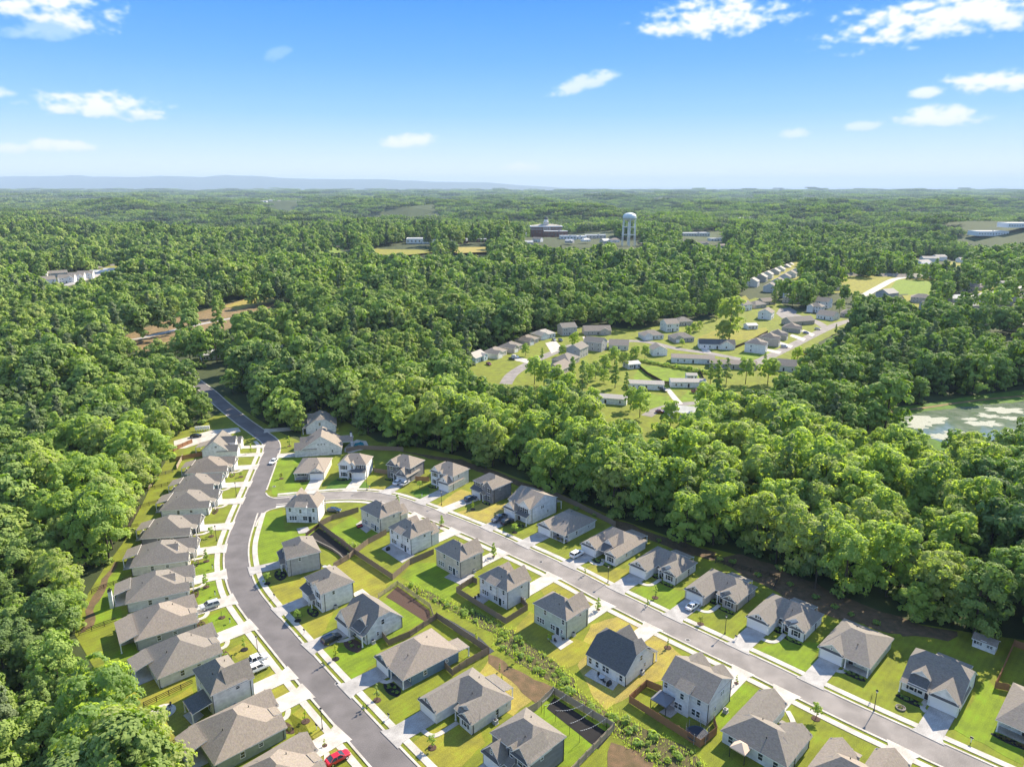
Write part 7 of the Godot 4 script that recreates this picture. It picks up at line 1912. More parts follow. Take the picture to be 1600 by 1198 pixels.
	for q in [[[Vector2(146.6, -470.2)], 2, 1.7, "leaf_olive", "great olive-green tree standing alone in the valley"], [[Vector2(140.6, -466.1)], 4, 0.8, "leaf_olive", "smaller tree at the left of the great valley tree"], [[Vector2(39.8, -444.6)], 1, 0.62, "leaf_lime", "bright green tree before the tall grey valley house"], [[Vector2(8.3, -425.0)], 3, 0.45, "leaf_mid", "round tree on a valley drive"], [[Vector2(17.9, -411.6)], 7, 0.4, "leaf_deep", "small dark tree beside the valley street"], [[Vector2(30.2, -345.8)], 6, 0.9, "leaf_deep", "tall dark evergreen below the valley houses"], [[Vector2(16.7, -356.6)], 2, 0.75, "leaf_mid", "leafy tree below the valley street"], [[Vector2(35.0, -338.9)], 8, 0.85, "leaf_silver", "greyish tall tree beside the dark evergreen"], [[Vector2(53.2, -352.9)], 6, 0.72, "leaf_deep", "dark evergreen on the bright valley lawn"], [[Vector2(56.7, -338.9)], 7, 0.6, "leaf_deep", "second dark evergreen near the mobile home"],
			[[Vector2(52.2, -387.2)], 0, 0.6, "leaf_mid", "round tree in the valley hedge"], [[Vector2(59.7, -402.2)], 3, 0.62, "leaf_mid", "taller round tree in the valley hedge"], [[Vector2(64.2, -394.6)], 1, 0.55, "leaf_olive", "olive tree in the valley hedge"], [[Vector2(80.5, -418.2)], 5, 0.45, "leaf_mid", "bushy tree beside the small white gabled house"], [[Vector2(73.0, -414.9)], 2, 0.45, "leaf_deep", "dark bush in the valley hedge"], [[Vector2(121.4, -480.8)], 2, 0.45, "leaf_deep", "round dark tree behind the hip-roofed valley house"], [[Vector2(129.2, -496.4)], 0, 0.45, "leaf_mid", "second round tree behind the hip-roofed valley house"], [[Vector2(135.1, -503.4)], 4, 0.42, "leaf_olive", "third round tree behind the hip-roofed valley house"],
			[[Vector2(146.4, -399.1)], 6, 0.42, "leaf_mid", "conical tree at the valley junction"], [[Vector2(228.3, -491.9)], 6, 0.36, "leaf_deep", "small cone tree by the right valley street"], [[Vector2(249.5, -515.5)], 7, 0.36, "leaf_deep", "dark cone tree at the right end of the valley street"], [[Vector2(100.6, -334.4)], 6, 0.95, "leaf_deep", "tall dark cedar right of the lane"], [[Vector2(110.8, -452.2)], 3, 0.3, "leaf_fresh", "small tree before the hip-roofed valley house"], [[Vector2(104.4, -360.3)], 8, 0.6, "leaf_deep", "dark tree behind the fence right of the mobile home"],
			[[Vector2(39.8, -360.3)], 3, 0.7, "leaf_mid", "leafy tree between the valley hedge and the dark evergreens"], [[Vector2(45.0, -370.6)], 1, 0.55, "leaf_silver", "greyish bushy tree below the valley hedge"], [[Vector2(48.8, -362.8)], 4, 0.45, "leaf_mid", "low round tree left of the lawn evergreen"], [[Vector2(11.8, -360.3)], 5, 0.8, "leaf_fresh", "fresh green tree at the lower left of the valley street"], [[Vector2(22.7, -345.8)], 0, 0.85, "leaf_mid", "round tree beside the tall dark evergreen"], [[Vector2(26.4, -330.1)], 2, 0.8, "leaf_fresh", "fresh green tree below the tall dark evergreen"], [[Vector2(36.7, -310.8)], 4, 0.7, "leaf_fresh", "bright tree below the hidden mobile home"], [[Vector2(55.2, -315.7)], 1, 0.6, "leaf_mid", "bushy tree right of the hidden mobile home"], [[Vector2(57.6, -304.3)], 3, 0.8, "leaf_fresh", "fresh green tree at the foot of the lane"], [[Vector2(68.4, -290.1)], 0, 0.75, "leaf_fresh", "bright round tree below the lane's white roof"], [[Vector2(86.3, -301.5)], 5, 0.9, "leaf_fresh", "large fresh tree right of the lane's white roof"], [[Vector2(112.8, -360.3)], 7, 0.7, "leaf_pine", "blue-green tree before the long brown house"], [[Vector2(123.0, -360.3)], 1, 0.8, "leaf_mid", "round tree before the valley junction"], [[Vector2(134.7, -360.3)], 3, 0.85, "leaf_mid", "round tree right of the valley junction"],
			[[Vector2(166.1, -402.2)], 2, 0.6, "leaf_lime", "lime tree beside the grey-roofed house at the wood"], [[Vector2(31.4, -425.0)], 4, 0.4, "leaf_mid", "small round tree beside the low grey valley house"], [[Vector2(76.6, -425.0)], 0, 0.4, "leaf_mid", "small tree left of the small white gabled house"], [[Vector2(239.2, -601.2)], 6, 0.9, "leaf_mid", "tall tree behind the turning circle"], [[Vector2(249.5, -607.9)], 7, 1.0, "leaf_olive", "tallest tree behind the turning circle"], [[Vector2(259.4, -614.8)], 2, 0.9, "leaf_mid", "broad tree behind the turning circle"], [[Vector2(228.7, -614.8)], 8, 0.8, "leaf_pine", "blue-green tree left of the turning circle"], [[Vector2(268.3, -575.8)], 1, 0.7, "leaf_mid", "round tree between the right valley houses"], [[Vector2(290.3, -591.5)], 4, 0.7, "leaf_mid", "round tree at the far right of the valley"], [[Vector2(159.6, -546.8)], 6, 0.8, "leaf_deep", "dark tree above the great valley tree"]]:
		var t := thing("valley_tree", q[4], "tree", Vector3(q[0][0].x, 0, q[0][0].y), r.randf_range(0, 360), "single trees in the valley")
		t.scale = Vector3.ONE * float(q[2]) * 1.08
		part("trunk", kinds[q[1]].trunk, t); part("crown", crown_like(q[1], M[q[3]]), t)
	var hedge := []
	for i in 26:
		var u := i / 25.0
		var p: Vector2 = [Vector2(71.1, -414.9)][0].lerp([Vector2(109.8, -380.2)][0], u)
		hedge.append(p)
	for i in hedge.size():
		shrub(hedge[i].x, hedge[i].y, r.randf_range(1.6, 2.6), ["leaf_mid", "leaf_deep", "leaf_olive"][i % 3], "bush in the long hedge of the valley", "bushes of the valley hedge")

func make_pond() -> void:
	open_ground([Vector2(144.7, -304.3), Vector2(167.0, -315.7), Vector2(195.3, -323.8), Vector2(229.2, -338.9), Vector2(271.0, -352.9), Vector2(303.2, -360.3), Vector2(265.0, -297.0), Vector2(242.1, -304.3), Vector2(221.5, -295.3), Vector2(205.6, -290.1), Vector2(195.2, -293.6), Vector2(183.3, -297.0), Vector2(173.5, -298.8), Vector2(163.4, -302.4)])
	sheet("bank", [Vector2(139.7, -300.6), Vector2(167.0, -315.7), Vector2(195.3, -323.8), Vector2(229.2, -338.9), Vector2(279.3, -355.3), Vector2(330.1, -360.3), Vector2(221.7, -227.7), Vector2(185.3, -239.1), Vector2(161.6, -272.6)], "lawn_deep", -0.02)
	sheet("pond_water", [Vector2(175.2, -304.3), Vector2(188.6, -311.8), Vector2(211.1, -319.7), Vector2(233.3, -325.9), Vector2(262.5, -332.3), Vector2(303.7, -336.6), Vector2(237.6, -251.5), Vector2(192.1, -248.9), Vector2(187.7, -256.8), Vector2(178.0, -265.2), Vector2(172.6, -277.2), Vector2(171.1, -290.1)], "water_pond", 0.012, 1.2)
	var ln := smooth_line([Vector2(143.7, -303.3), Vector2(164.1, -309.9), Vector2(188.4, -316.7), Vector2(215.5, -326.9), Vector2(238.9, -334.4), Vector2(269.0, -341.1), Vector2(311.3, -345.8)])
	ribbon(ln, -1.0, 1.0, -0.05, 0.03, "clay", "path")
	# pale algae rafts, ragged and broken
	var r := RandomNumberGenerator.new()
	r.seed = 5
	var water := PackedVector2Array([Vector2(176.4, -304.3), Vector2(187.6, -309.9), Vector2(209.9, -317.7), Vector2(231.9, -323.8), Vector2(260.9, -330.1), Vector2(206.0, -254.8), Vector2(189.6, -259.6), Vector2(179.8, -268.1), Vector2(174.3, -280.3), Vector2(172.6, -291.8)])
	var box := Rect2(water[0], Vector2.ZERO)
	for p in water:
		box = box.expand(p)
	for i in 46:
		var c := Vector2(r.randf_range(box.position.x, box.end.x), r.randf_range(box.position.y, box.end.y))
		if not Geometry2D.is_point_in_polygon(c, water) or roll.get_noise_2d(c.x * 20.0, c.y * 20.0) < -0.12:
			continue
		var pts := []
		var n := 22; var rad := r.randf_range(1.5, 6.5)
		for k in n:
			pts.append(c + Vector2(cos(TAU * k / n) * 1.7, sin(TAU * k / n)) * rad * r.randf_range(0.45, 1.25))
		sheet("algae", pts, "algae", 0.018 + 0.0004 * i)

func make_town() -> void:
	# construction ground in the wood at the left
	open_ground([Vector2(-271.1, -480.8), Vector2(-269.0, -525.5), Vector2(-254.0, -594.7), Vector2(-241.3, -667.1), Vector2(-225.0, -692.2), Vector2(-205.0, -687.9), Vector2(-212.2, -651.3), Vector2(-227.6, -614.8), Vector2(-226.6, -582.0), Vector2(-234.4, -546.8), Vector2(-238.4, -510.6), Vector2(-241.8, -478.7), Vector2(-248.8, -462.1)])
	sheet("cleared_ground", [Vector2(-270.3, -474.4), Vector2(-271.5, -530.7), Vector2(-256.7, -601.2), Vector2(-244.1, -675.2), Vector2(-226.4, -696.5), Vector2(-200.0, -692.2), Vector2(-193.2, -659.1), Vector2(-210.9, -628.9), Vector2(-202.9, -563.9), Vector2(-207.5, -530.7), Vector2(-208.4, -483.0), Vector2(-220.1, -425.0), Vector2(-250.2, -444.6)], "clay", 0.0)
	sheet("cleared_grass", [Vector2(-251.0, -614.8), Vector2(-244.1, -675.2), Vector2(-226.4, -696.5), Vector2(-187.5, -692.2), Vector2(-181.4, -655.1), Vector2(-209.8, -643.6), Vector2(-225.6, -621.7), Vector2(-232.4, -594.7)], "lawn_dry", 0.02)
	ribbon(smooth_line([Vector2(-261.1, -470.2), Vector2(-253.9, -480.8), Vector2(-247.0, -501.1), Vector2(-239.1, -523.0), Vector2(-227.0, -546.8), Vector2(-215.7, -563.9)]), -2.6, 2.6, -0.1, 0.03, "concrete_grey", "road")
	for q in [["white house with dormers in the wood above the far road", -153.8, -444.6, 20, 11, 8, 3.6, "tee", "wall_white", "shingle_grey"], ["pink-fronted house among trees beside the cleared ground", -174.7, -421.6, 20, 9, 7, 3.0, "gable", "wall_pale", "shingle_light"], ["small house with a red-brown roof at the cleared ground", -208.4, -464.1, -10, 8, 6, 2.7, "gable", "wall_pale", "shingle_brown"], ["white-roofed house among trees left of the pink-fronted one", -182.7, -418.2, 30, 9, 7, 2.8, "gable", "wall_white", "membrane"],
			["white gabled house in the wood at the upper left", -493.6, -1132.4, 20, 12, 9, 5.0, "gable", "wall_white", "shingle_grey"], ["second white house in the upper left wood", -484.9, -1155.4, -10, 12, 9, 4.0, "gable", "wall_white", "shingle_grey"],
			["white townhouse at the left end of the far left terrace", -496.9, -758.5, 40, 14, 10, 5.0, "gable", "wall_white", "shingle_grey"], ["white townhouse second in the far left terrace", -484.0, -774.3, 20, 13, 10, 5.0, "tee", "wall_white", "shingle_grey"], ["white townhouse third in the far left terrace", -483.2, -790.8, 20, 13, 10, 5.0, "tee", "wall_white", "shingle_grey"], ["white townhouse fourth in the far left terrace", -483.2, -807.9, 20, 13, 10, 5.0, "tee", "wall_white", "shingle_grey"], ["brown-roofed building beside the far left terrace", -543.4, -985.0, 30, 14, 10, 4.0, "gable", "wall_taupe", "shingle_brown"], ["pale flat house right of the far left terrace", -507.0, -877.6, 10, 18, 10, 3.0, "mobile", "wall_pale", "membrane"],
			["grey two-storey house beside the far cleared lots", 349.4, -659.1, 30, 13, 11, 4.8, "gable", "wall_grey", "shingle_light"], ["cream house at the head of the far lots", 467.6, -813.8, 10, 22, 12, 4.0, "gable", "wall_cream", "shingle_light"], ["tan row house at the far lots", 453.6, -825.8, 5, 20, 10, 3.0, "gable", "wall_cream", "shingle_taupe"], ["second tan row house at the far lots", 440.4, -832.0, 5, 18, 10, 3.0, "gable", "wall_cream", "shingle_taupe"], ["white house with a pointed gable above the far lots", 438.4, -936.0, 15, 14, 10, 5.0, "tee", "wall_white", "shingle_grey"], ["grey house below the pointed white gable", 397.0, -838.2, 15, 16, 10, 3.0, "hip", "wall_taupe", "shingle_grey"],
			["brown-roofed house at the far right among round trees", 460.4, -719.2, 10, 22, 12, 3.0, "gable", "wall_taupe", "shingle_brown"], ["grey-roofed house under the dark plum tree", 362.6, -588.3, 20, 12, 10, 3.0, "hip", "wall_taupe", "shingle_grey"], ["pale-roofed house right of the dark plum tree", 388.8, -601.2, 10, 14, 10, 3.0, "hip", "wall_taupe", "shingle_light"], ["large low house at the far right edge", 397.6, -561.0, 20, 17, 12, 3.0, "hip", "wall_taupe", "shingle_grey"], ["blue-grey house at the far right edge", 462.8, -643.6, 20, 12, 9, 3.6, "gable", "wall_grey", "shingle_grey"]]:
		open_spot(q[1], q[2], 11.0)
		simple_house(q[0], q[1], q[2], q[3], q[4] * 1.2, q[5] * 1.15, q[6] * 1.15, q[7], q[8], q[9], "far houses among the trees")
	# terrace of townhouses along a pale road
	for i in 7:
		var p: Vector2 = [Vector2(253.3, -748.3)][0].lerp([Vector2(380.1, -976.5)][0], i / 6.0 + 0.02 * (i % 2))
		open_spot(p.x, p.y, 20.0)
		simple_house(["nearest", "second", "third", "fourth", "fifth", "sixth", "farthest"][i] + " townhouse of the long pale terrace beyond the valley", p.x, p.y, 62, 13, 12, 5.6, "gable", "wall_pale" if i % 2 == 0 else "wall_grey", "shingle_light", "townhouses of the long terrace")
	open_ground([Vector2(243.0, -728.6), Vector2(400.5, -1020.5), Vector2(413.2, -1002.4), Vector2(281.4, -753.3), Vector2(233.2, -643.6), Vector2(224.0, -651.3)])
	sheet("road", [Vector2(256.8, -719.2), Vector2(390.4, -985.0), Vector2(397.6, -976.5), Vector2(276.7, -738.3), Vector2(240.9, -659.1)], "concrete", 0.0)
	# second row of the terrace, and grass about it
	for i in 6:
		var p: Vector2 = [Vector2(250.0, -692.2)][0].lerp([Vector2(389.5, -951.8)][0], (i + 0.3) / 6.0)
		open_spot(p.x, p.y, 14.0)
		simple_house(["nearest", "second", "third", "fourth", "fifth", "farthest"][i] + " townhouse on the right side of the terrace road", p.x, p.y, -118, 13, 12, 5.6, "gable", "wall_pale", "shingle_grey", "townhouses of the long terrace")
	sheet("lawn", [Vector2(193.2, -607.9), Vector2(256.0, -748.3), Vector2(432.3, -1078.7), Vector2(440.0, -1039.2), Vector2(308.5, -779.7), Vector2(229.0, -607.9)], "lawn_olive", -0.02)
	sheet("lawn", [Vector2(334.2, -748.3), Vector2(383.4, -838.2), Vector2(503.9, -825.8), Vector2(415.0, -675.2), Vector2(344.0, -601.2), Vector2(306.8, -614.8), Vector2(307.6, -667.1)], "lawn_olive", -0.02)
	# far open lots
	open_ground([Vector2(354.7, -779.7), Vector2(385.4, -825.8), Vector2(438.4, -813.8), Vector2(469.7, -779.7), Vector2(413.8, -692.2), Vector2(357.4, -636.2), Vector2(352.0, -683.6), Vector2(335.3, -700.9)])
	sheet("cleared_ground", [Vector2(354.7, -779.7), Vector2(385.4, -825.8), Vector2(431.1, -813.8), Vector2(389.4, -748.3), Vector2(349.2, -700.9), Vector2(339.4, -709.9)], "clay", 0.0)
	sheet("field", [Vector2(433.8, -802.1), Vector2(469.7, -779.7), Vector2(413.8, -692.2), Vector2(361.4, -643.6), Vector2(372.0, -700.9)], "lawn_bright", 0.0)
	ribbon(smooth_line([Vector2(335.7, -675.2), Vector2(382.4, -738.3), Vector2(426.5, -796.4), Vector2(452.5, -819.8)]), -4.0, 4.0, -0.1, 0.05, "concrete", "road")
	# fields round the far warehouse
	for f in [[[Vector2(-340.9, -1191.6), Vector2(-309.1, -1243.5), Vector2(-248.8, -1191.6), Vector2(-239.4, -1121.3), Vector2(-299.3, -1121.3)], "lawn_bright"], [[Vector2(-237.2, -1110.4), Vector2(-211.7, -1191.6), Vector2(-172.9, -1217.0), Vector2(-125.8, -1179.3), Vector2(-109.7, -1121.3), Vector2(-150.9, -1058.6), Vector2(-198.1, -1058.6)], "lawn_olive"], [[Vector2(-114.1, -1167.3), Vector2(-43.2, -1217.0), Vector2(-25.9, -1167.3), Vector2(-33.9, -1089.1), Vector2(-80.2, -1058.6)], "lawn_dry"], [[Vector2(678.4, -1121.3), Vector2(732.4, -1143.8), Vector2(741.1, -1110.4), Vector2(667.0, -1039.2), Vector2(639.2, -1039.2)], "lawn_olive"], [[Vector2(-1576.3, -4568.1), Vector2(-1763.8, -5946.9), Vector2(-1414.8, -5403.7), Vector2(-1210.5, -3955.4)], "lawn_olive"], [[Vector2(-655.3, -3116.8), Vector2(-366.2, -3486.8), Vector2(-247.0, -2817.4), Vector2(-432.3, -2461.7)], "lawn_olive"], [[Vector2(186.1, -621.7), Vector2(222.8, -675.2), Vector2(216.8, -643.6), Vector2(187.6, -607.9)], "lawn_olive"]]:
		open_ground(f[0])
		sheet("field", f[0], f[1], 0.4)
	for q in [["long white warehouse in the far field", -154.5, -1243.5, 0, 52, 26, 7.0, "wall_white", "membrane"], ["red brick school wing left of the field's right end", -96.1, -1230.1, 5, 40, 18, 5.0, "brick", "membrane"], ["red brick school wing at the field's right end", -64.7, -1257.2, -5, 44, 18, 5.0, "brick", "membrane"], ["low red building behind the dark trees of the far field", -300.2, -1243.5, 0, 46, 10, 4.0, "brick", "shingle_brown"], ["large white store at the far right", 1104.2, -1679.4, 0, 70, 40, 9.0, "wall_white", "membrane"], ["second white store at the far right edge", 1179.8, -1679.4, 0, 90, 40, 9.0, "wall_white", "membrane"], ["pale flat building right of the water tower", 389.1, -1544.6, 10, 60, 24, 7.0, "wall_cream", "membrane"], ["low white building right of the pale flat one", 402.4, -1429.5, 10, 26, 16, 5.0, "wall_white", "membrane"], ["white flat building in the trees at the right", 539.5, -1300.0, 0, 34, 14, 5.0, "wall_white", "membrane"], ["white flat-roofed shops left of the tower", 124.5, -1378.1, 0, 34, 20, 6.0, "wall_white", "membrane"], ["tan flat-roofed shops between the courthouse and the tower", 162.5, -1412.0, 0, 40, 18, 6.0, "wall_beige", "membrane"], ["brick block below the courthouse", 86.0, -1429.5, 0, 46, 20, 9.0, "brick", "membrane"], ["pale block at the foot of the courthouse", 103.8, -1345.8, 5, 30, 16, 6.0, "wall_pale", "membrane"], ["pale flat building at the left of the courthouse", 14.6, -1378.1, 0, 26, 16, 5.0, "wall_pale", "membrane"]]:
		open_spot(q[1], q[2], q[4] * 0.9)
		flat_block(q[0], q[1], q[2], q[3], q[4], q[5], q[6], q[7], q[8])
	courthouse(69.6, -1484.9)
	water_tower(203.0, -1257.2)
	# houses and lots scattered among the trees
	var ra := RandomNumberGenerator.new()
	ra.seed = 23
	for grp in [[[Vector2(324.2, -719.2), Vector2(425.2, -870.8), Vector2(458.0, -905.9), Vector2(514.9, -870.8), Vector2(551.2, -905.9), Vector2(490.7, -779.7), Vector2(511.8, -779.7), Vector2(555.8, -825.8), Vector2(522.2, -753.3), Vector2(553.8, -779.7), Vector2(368.9, -636.2), Vector2(354.5, -594.7), Vector2(405.7, -643.6), Vector2(431.3, -643.6), Vector2(419.4, -607.9), Vector2(364.1, -546.8), Vector2(362.7, -525.5), Vector2(367.6, -508.2), Vector2(409.0, -546.8), Vector2(536.1, -968.1), Vector2(613.1, -1058.6), Vector2(532.5, -1029.8), Vector2(528.4, -1078.7), Vector2(459.1, -1029.8), Vector2(401.6, -936.0), Vector2(353.4, -838.2), Vector2(253.6, -636.2), Vector2(472.1, -643.6), Vector2(541.8, -728.6)], "far house on the right side"], [[Vector2(247.6, -1330.2), Vector2(280.7, -1378.1), Vector2(312.5, -1412.0), Vector2(308.9, -1330.2), Vector2(353.7, -1330.2), Vector2(372.2, -1271.2), Vector2(180.4, -1271.2), Vector2(160.0, -1243.5), Vector2(129.7, -1271.2), Vector2(45.1, -1271.2), Vector2(27.0, -1217.0), Vector2(0.0, -1257.2), Vector2(-23.1, -1300.0), Vector2(412.7, -1330.2), Vector2(428.6, -1271.2), Vector2(270.7, -1271.2), Vector2(99.3, -1243.5)], "house or shop round the water tower"], [[Vector2(-556.4, -838.2), Vector2(-541.7, -851.0), Vector2(-510.7, -905.9), Vector2(-570.6, -1058.6), Vector2(-552.8, -951.8), Vector2(-577.5, -1099.6), Vector2(-523.4, -1029.8), Vector2(-532.8, -779.7)], "house of the far left cluster"]]:
		for p in grp[0]:
			open_spot(p.x, p.y, 13.0)
			simple_house(["white", "grey", "cream", "tan"][ra.randi() % 4] + "-walled " + grp[1], p.x, p.y, ra.randf_range(-40, 40), ra.randf_range(13, 20), ra.randf_range(9, 12), ra.randf_range(3.0, 5.2), ["gable", "hip", "tee"][ra.randi() % 3], ["wall_white", "wall_grey", "wall_cream", "wall_beige"][ra.randi() % 4], ["shingle_light", "shingle_grey", "membrane", "shingle_taupe"][ra.randi() % 4], "houses scattered among the far trees")
	for ln in [[Vector2(352.8, -569.8), Vector2(394.7, -621.7), Vector2(445.5, -675.2), Vector2(499.3, -719.2), Vector2(559.7, -758.5)], [Vector2(440.0, -728.6), Vector2(471.6, -748.3), Vector2(518.8, -779.7), Vector2(576.4, -802.1)], [Vector2(329.5, -779.7), Vector2(378.4, -870.8), Vector2(432.3, -968.1), Vector2(491.0, -1039.2)], [Vector2(228.0, -1285.4), Vector2(294.8, -1330.2), Vector2(338.3, -1271.2), Vector2(378.3, -1217.0)], [Vector2(-508.6, -753.3), Vector2(-471.6, -748.3), Vector2(-495.9, -851.0), Vector2(-545.6, -1002.4)]]:
		var line := smooth_line(ln, 12.0)
		add_road(line, 3.0)
		for i in range(0, line.size() - 1, 3):
			var seg := PackedVector2Array()
			for k in range(i, mini(i + 4, line.size())):
				seg.append(line[k])
			if seg.size() > 1:
				var was := get_child_count()
				ribbon(seg, -4.5, 4.5, -2.0, 0.3, "concrete_grey", "road")
				(get_child(was) as Node3D).position.y = ground_y(seg[0].x, seg[0].y) + 0.4
	for f in [[Vector2(466.9, -719.2), Vector2(512.0, -748.3), Vector2(505.8, -719.2), Vector2(457.0, -683.6)], [Vector2(599.3, -1002.4), Vector2(657.7, -1039.2), Vector2(652.9, -1002.4), Vector2(591.7, -959.9)], [Vector2(372.3, -675.2), Vector2(395.3, -683.6), Vector2(383.2, -651.3), Vector2(353.4, -628.9)], [Vector2(469.4, -683.6), Vector2(506.1, -700.9), Vector2(494.6, -667.1), Vector2(454.7, -643.6)]]:
		open_ground(f)
		sheet("field", f, "lawn_olive", 0.5)
	# scattered pale roofs of the far suburbs
	var r := RandomNumberGenerator.new()
	r.seed = 19
	for s in [[[Vector2(-530.6, -2688.0)], [Vector2(-319.2, -3036.2)], 12, "in the far suburb at the centre"], [[Vector2(-1517.9, -4397.9)], [Vector2(-1452.6, -4752.0)], 8, "in the far suburb at the left"], [[Vector2(766.9, -2570.0)], [Vector2(876.1, -2627.7)], 4, "on the far slope right of the tower"], [[Vector2(614.8, -1078.7)], [Vector2(726.3, -1167.3)], 4, "among the trees at the far right"]]:
		for i in s[2]:
			var p: Vector2 = s[0][0].lerp(s[1][0], (i + 0.5) / s[2]) + Vector2(r.randf_range(-25, 25), r.randf_range(-70, 70))
			open_spot(p.x, p.y, 45.0)
			flat_block("pale distant house " + s[3], p.x, p.y, r.randf_range(-30, 30), r.randf_range(16, 26), 14.0, 6.0, "wall_white", "shingle_light", "pale roofs " + s[3])

func open_spot(x: float, z: float, rad: float) -> void:
	var pts := []
	for i in 8:
		pts.append(Vector2(x + cos(TAU * i / 8.0) * rad, z + sin(TAU * i / 8.0) * rad))
	open_ground(pts)

func flat_block(label: String, x: float, z: float, deg: float, w: float, d: float, high: float, wm: String, rm: String, group := "") -> void:
	var t := thing("building", label, "building", Vector3(x, ground_y(x, z), z), deg, group)
	var a := w / 2.0; var b := d / 2.0
	var mb := MB.new(); mb.box(-a, a, -1.0, high, -b, b); part("wall", mb.mesh(M[wm]), t)
	if rm.begins_with("shingle"):
		gable_x(t, -a, a, -b, b, high + 0.01, d * 0.2, wm, rm, 0.0, high)
		return
	mb = MB.new(); mb.box(-a + 0.4, a - 0.4, high, high + 0.15, -b + 0.4, b - 0.4); part("roof", mb.mesh(M[rm]), t)
	mb = MB.new()
	for q in [[-a - 0.05, a + 0.05, b - 0.35, b + 0.05], [-a - 0.05, a + 0.05, -b - 0.05, -b + 0.35], [-a - 0.05, -a + 0.35, -b + 0.36, b - 0.36], [a - 0.35, a + 0.05, -b + 0.36, b - 0.36]]:
		mb.box(q[0], q[1], high, high + 0.7, q[2], q[3])
	part("parapet", mb.mesh(M.trim), t)
	mb = MB.new(); mb.box(-1.6, 1.6, high + 0.16, high + 1.6, -1.2, 1.2); part("roof_unit", mb.mesh(M.metal_grey), t, Vector3(a * 0.3, 0, 0))
	var n := maxi(2, int(w / 6.0))
	for i in n:
		window(t, "f", b, -a + w * (i + 0.5) / n, high * 0.45, 2.2, minf(2.4, high * 0.4))
	entry_door(t, 0.0, b)

func courthouse(x: float, z: float) -> void:
	open_spot(x, z, 60.0)
	open_ground([Vector2(32.4, -1839.4), Vector2(240.1, -1679.4), Vector2(186.1, -1271.2), Vector2(108.1, -1217.0), Vector2(16.9, -1271.2)])
	open_ground([Vector2(1154.7, -1899.6), Vector2(1452.6, -1963.9), Vector2(1089.4, -1466.0), Vector2(931.1, -1504.3)])
	open_ground([Vector2(405.9, -1729.6), Vector2(489.1, -1679.4), Vector2(396.2, -1330.2), Vector2(313.7, -1361.8)])
	open_ground([Vector2(-581.7, -877.6), Vector2(-535.0, -905.9), Vector2(-576.4, -1078.7), Vector2(-525.9, -1002.4), Vector2(-473.7, -838.2), Vector2(-450.5, -758.5), Vector2(-482.0, -728.6)])
	sheet("field", [Vector2(-581.7, -877.6), Vector2(-535.0, -905.9), Vector2(-576.4, -1078.7), Vector2(-525.9, -1002.4), Vector2(-473.7, -838.2), Vector2(-450.5, -758.5), Vector2(-482.0, -728.6)], "lawn_olive", 0.2)
	var t := thing("courthouse", "red brick courthouse with a white cornice and a domed cupola", "courthouse", Vector3(x, ground_y(x, z) + 7.0, z), 4.0)
	var mb := MB.new(); mb.box(-31, 31, -9, 14, -14, 14); part("wall", mb.mesh(M.brick), t)
	mb = MB.new(); mb.box(-32.5, 32.5, 14.0, 16.2, -15.5, 15.5); mb.box(-31.2, 31.2, 9.4, 10.2, -14.2, 14.2); part("cornice", mb.mesh(M.trim), t)
	mb = MB.new(); mb.hexa([Vector3(-31, 16.2, 14), Vector3(31, 16.2, 14), Vector3(31, 16.2, -14), Vector3(-31, 16.2, -14)], [Vector3(-12, 19.5, 3), Vector3(12, 19.5, 3), Vector3(12, 19.5, -3), Vector3(-12, 19.5, -3)]); part("roof", mb.mesh(M.shingle_light), t)
	mb = MB.new(); mb.box(-5, 5, 18.0, 23.5, -5, 5); mb.box(-5.6, 5.6, 23.5, 24.3, -5.6, 5.6)
	var c := part("cupola", mb.mesh(M.wall_cream), t)
	mb = MB.new(); mb.lathe([[4.3, 24.3], [4.3, 28.0], [4.8, 28.0], [4.8, 28.6]], 16); part("drum", mb.mesh(M.trim), c)
	mb = MB.new(); mb.lathe([[4.5, 28.6], [4.2, 30.4], [3.2, 32.2], [1.6, 33.4], [0.5, 33.8], [0.4, 35.2], [0.0, 36.6]], 16); part("dome", mb.mesh(M.shingle_dark), c)
	for i in 9:
		for y in [4.0, 11.4]:
			window(t, "f", 14.0, -27.0 + 6.75 * i, y, 1.6, 3.0)
	mb = MB.new()
	for i in 4:
		mb.tube(Vector3(-6 + 4 * i, 0, 16.5), Vector3(-6 + 4 * i, 13.9, 16.5), 0.7, 0.6, 10)
	part("portico_columns", mb.mesh(M.trim), t)

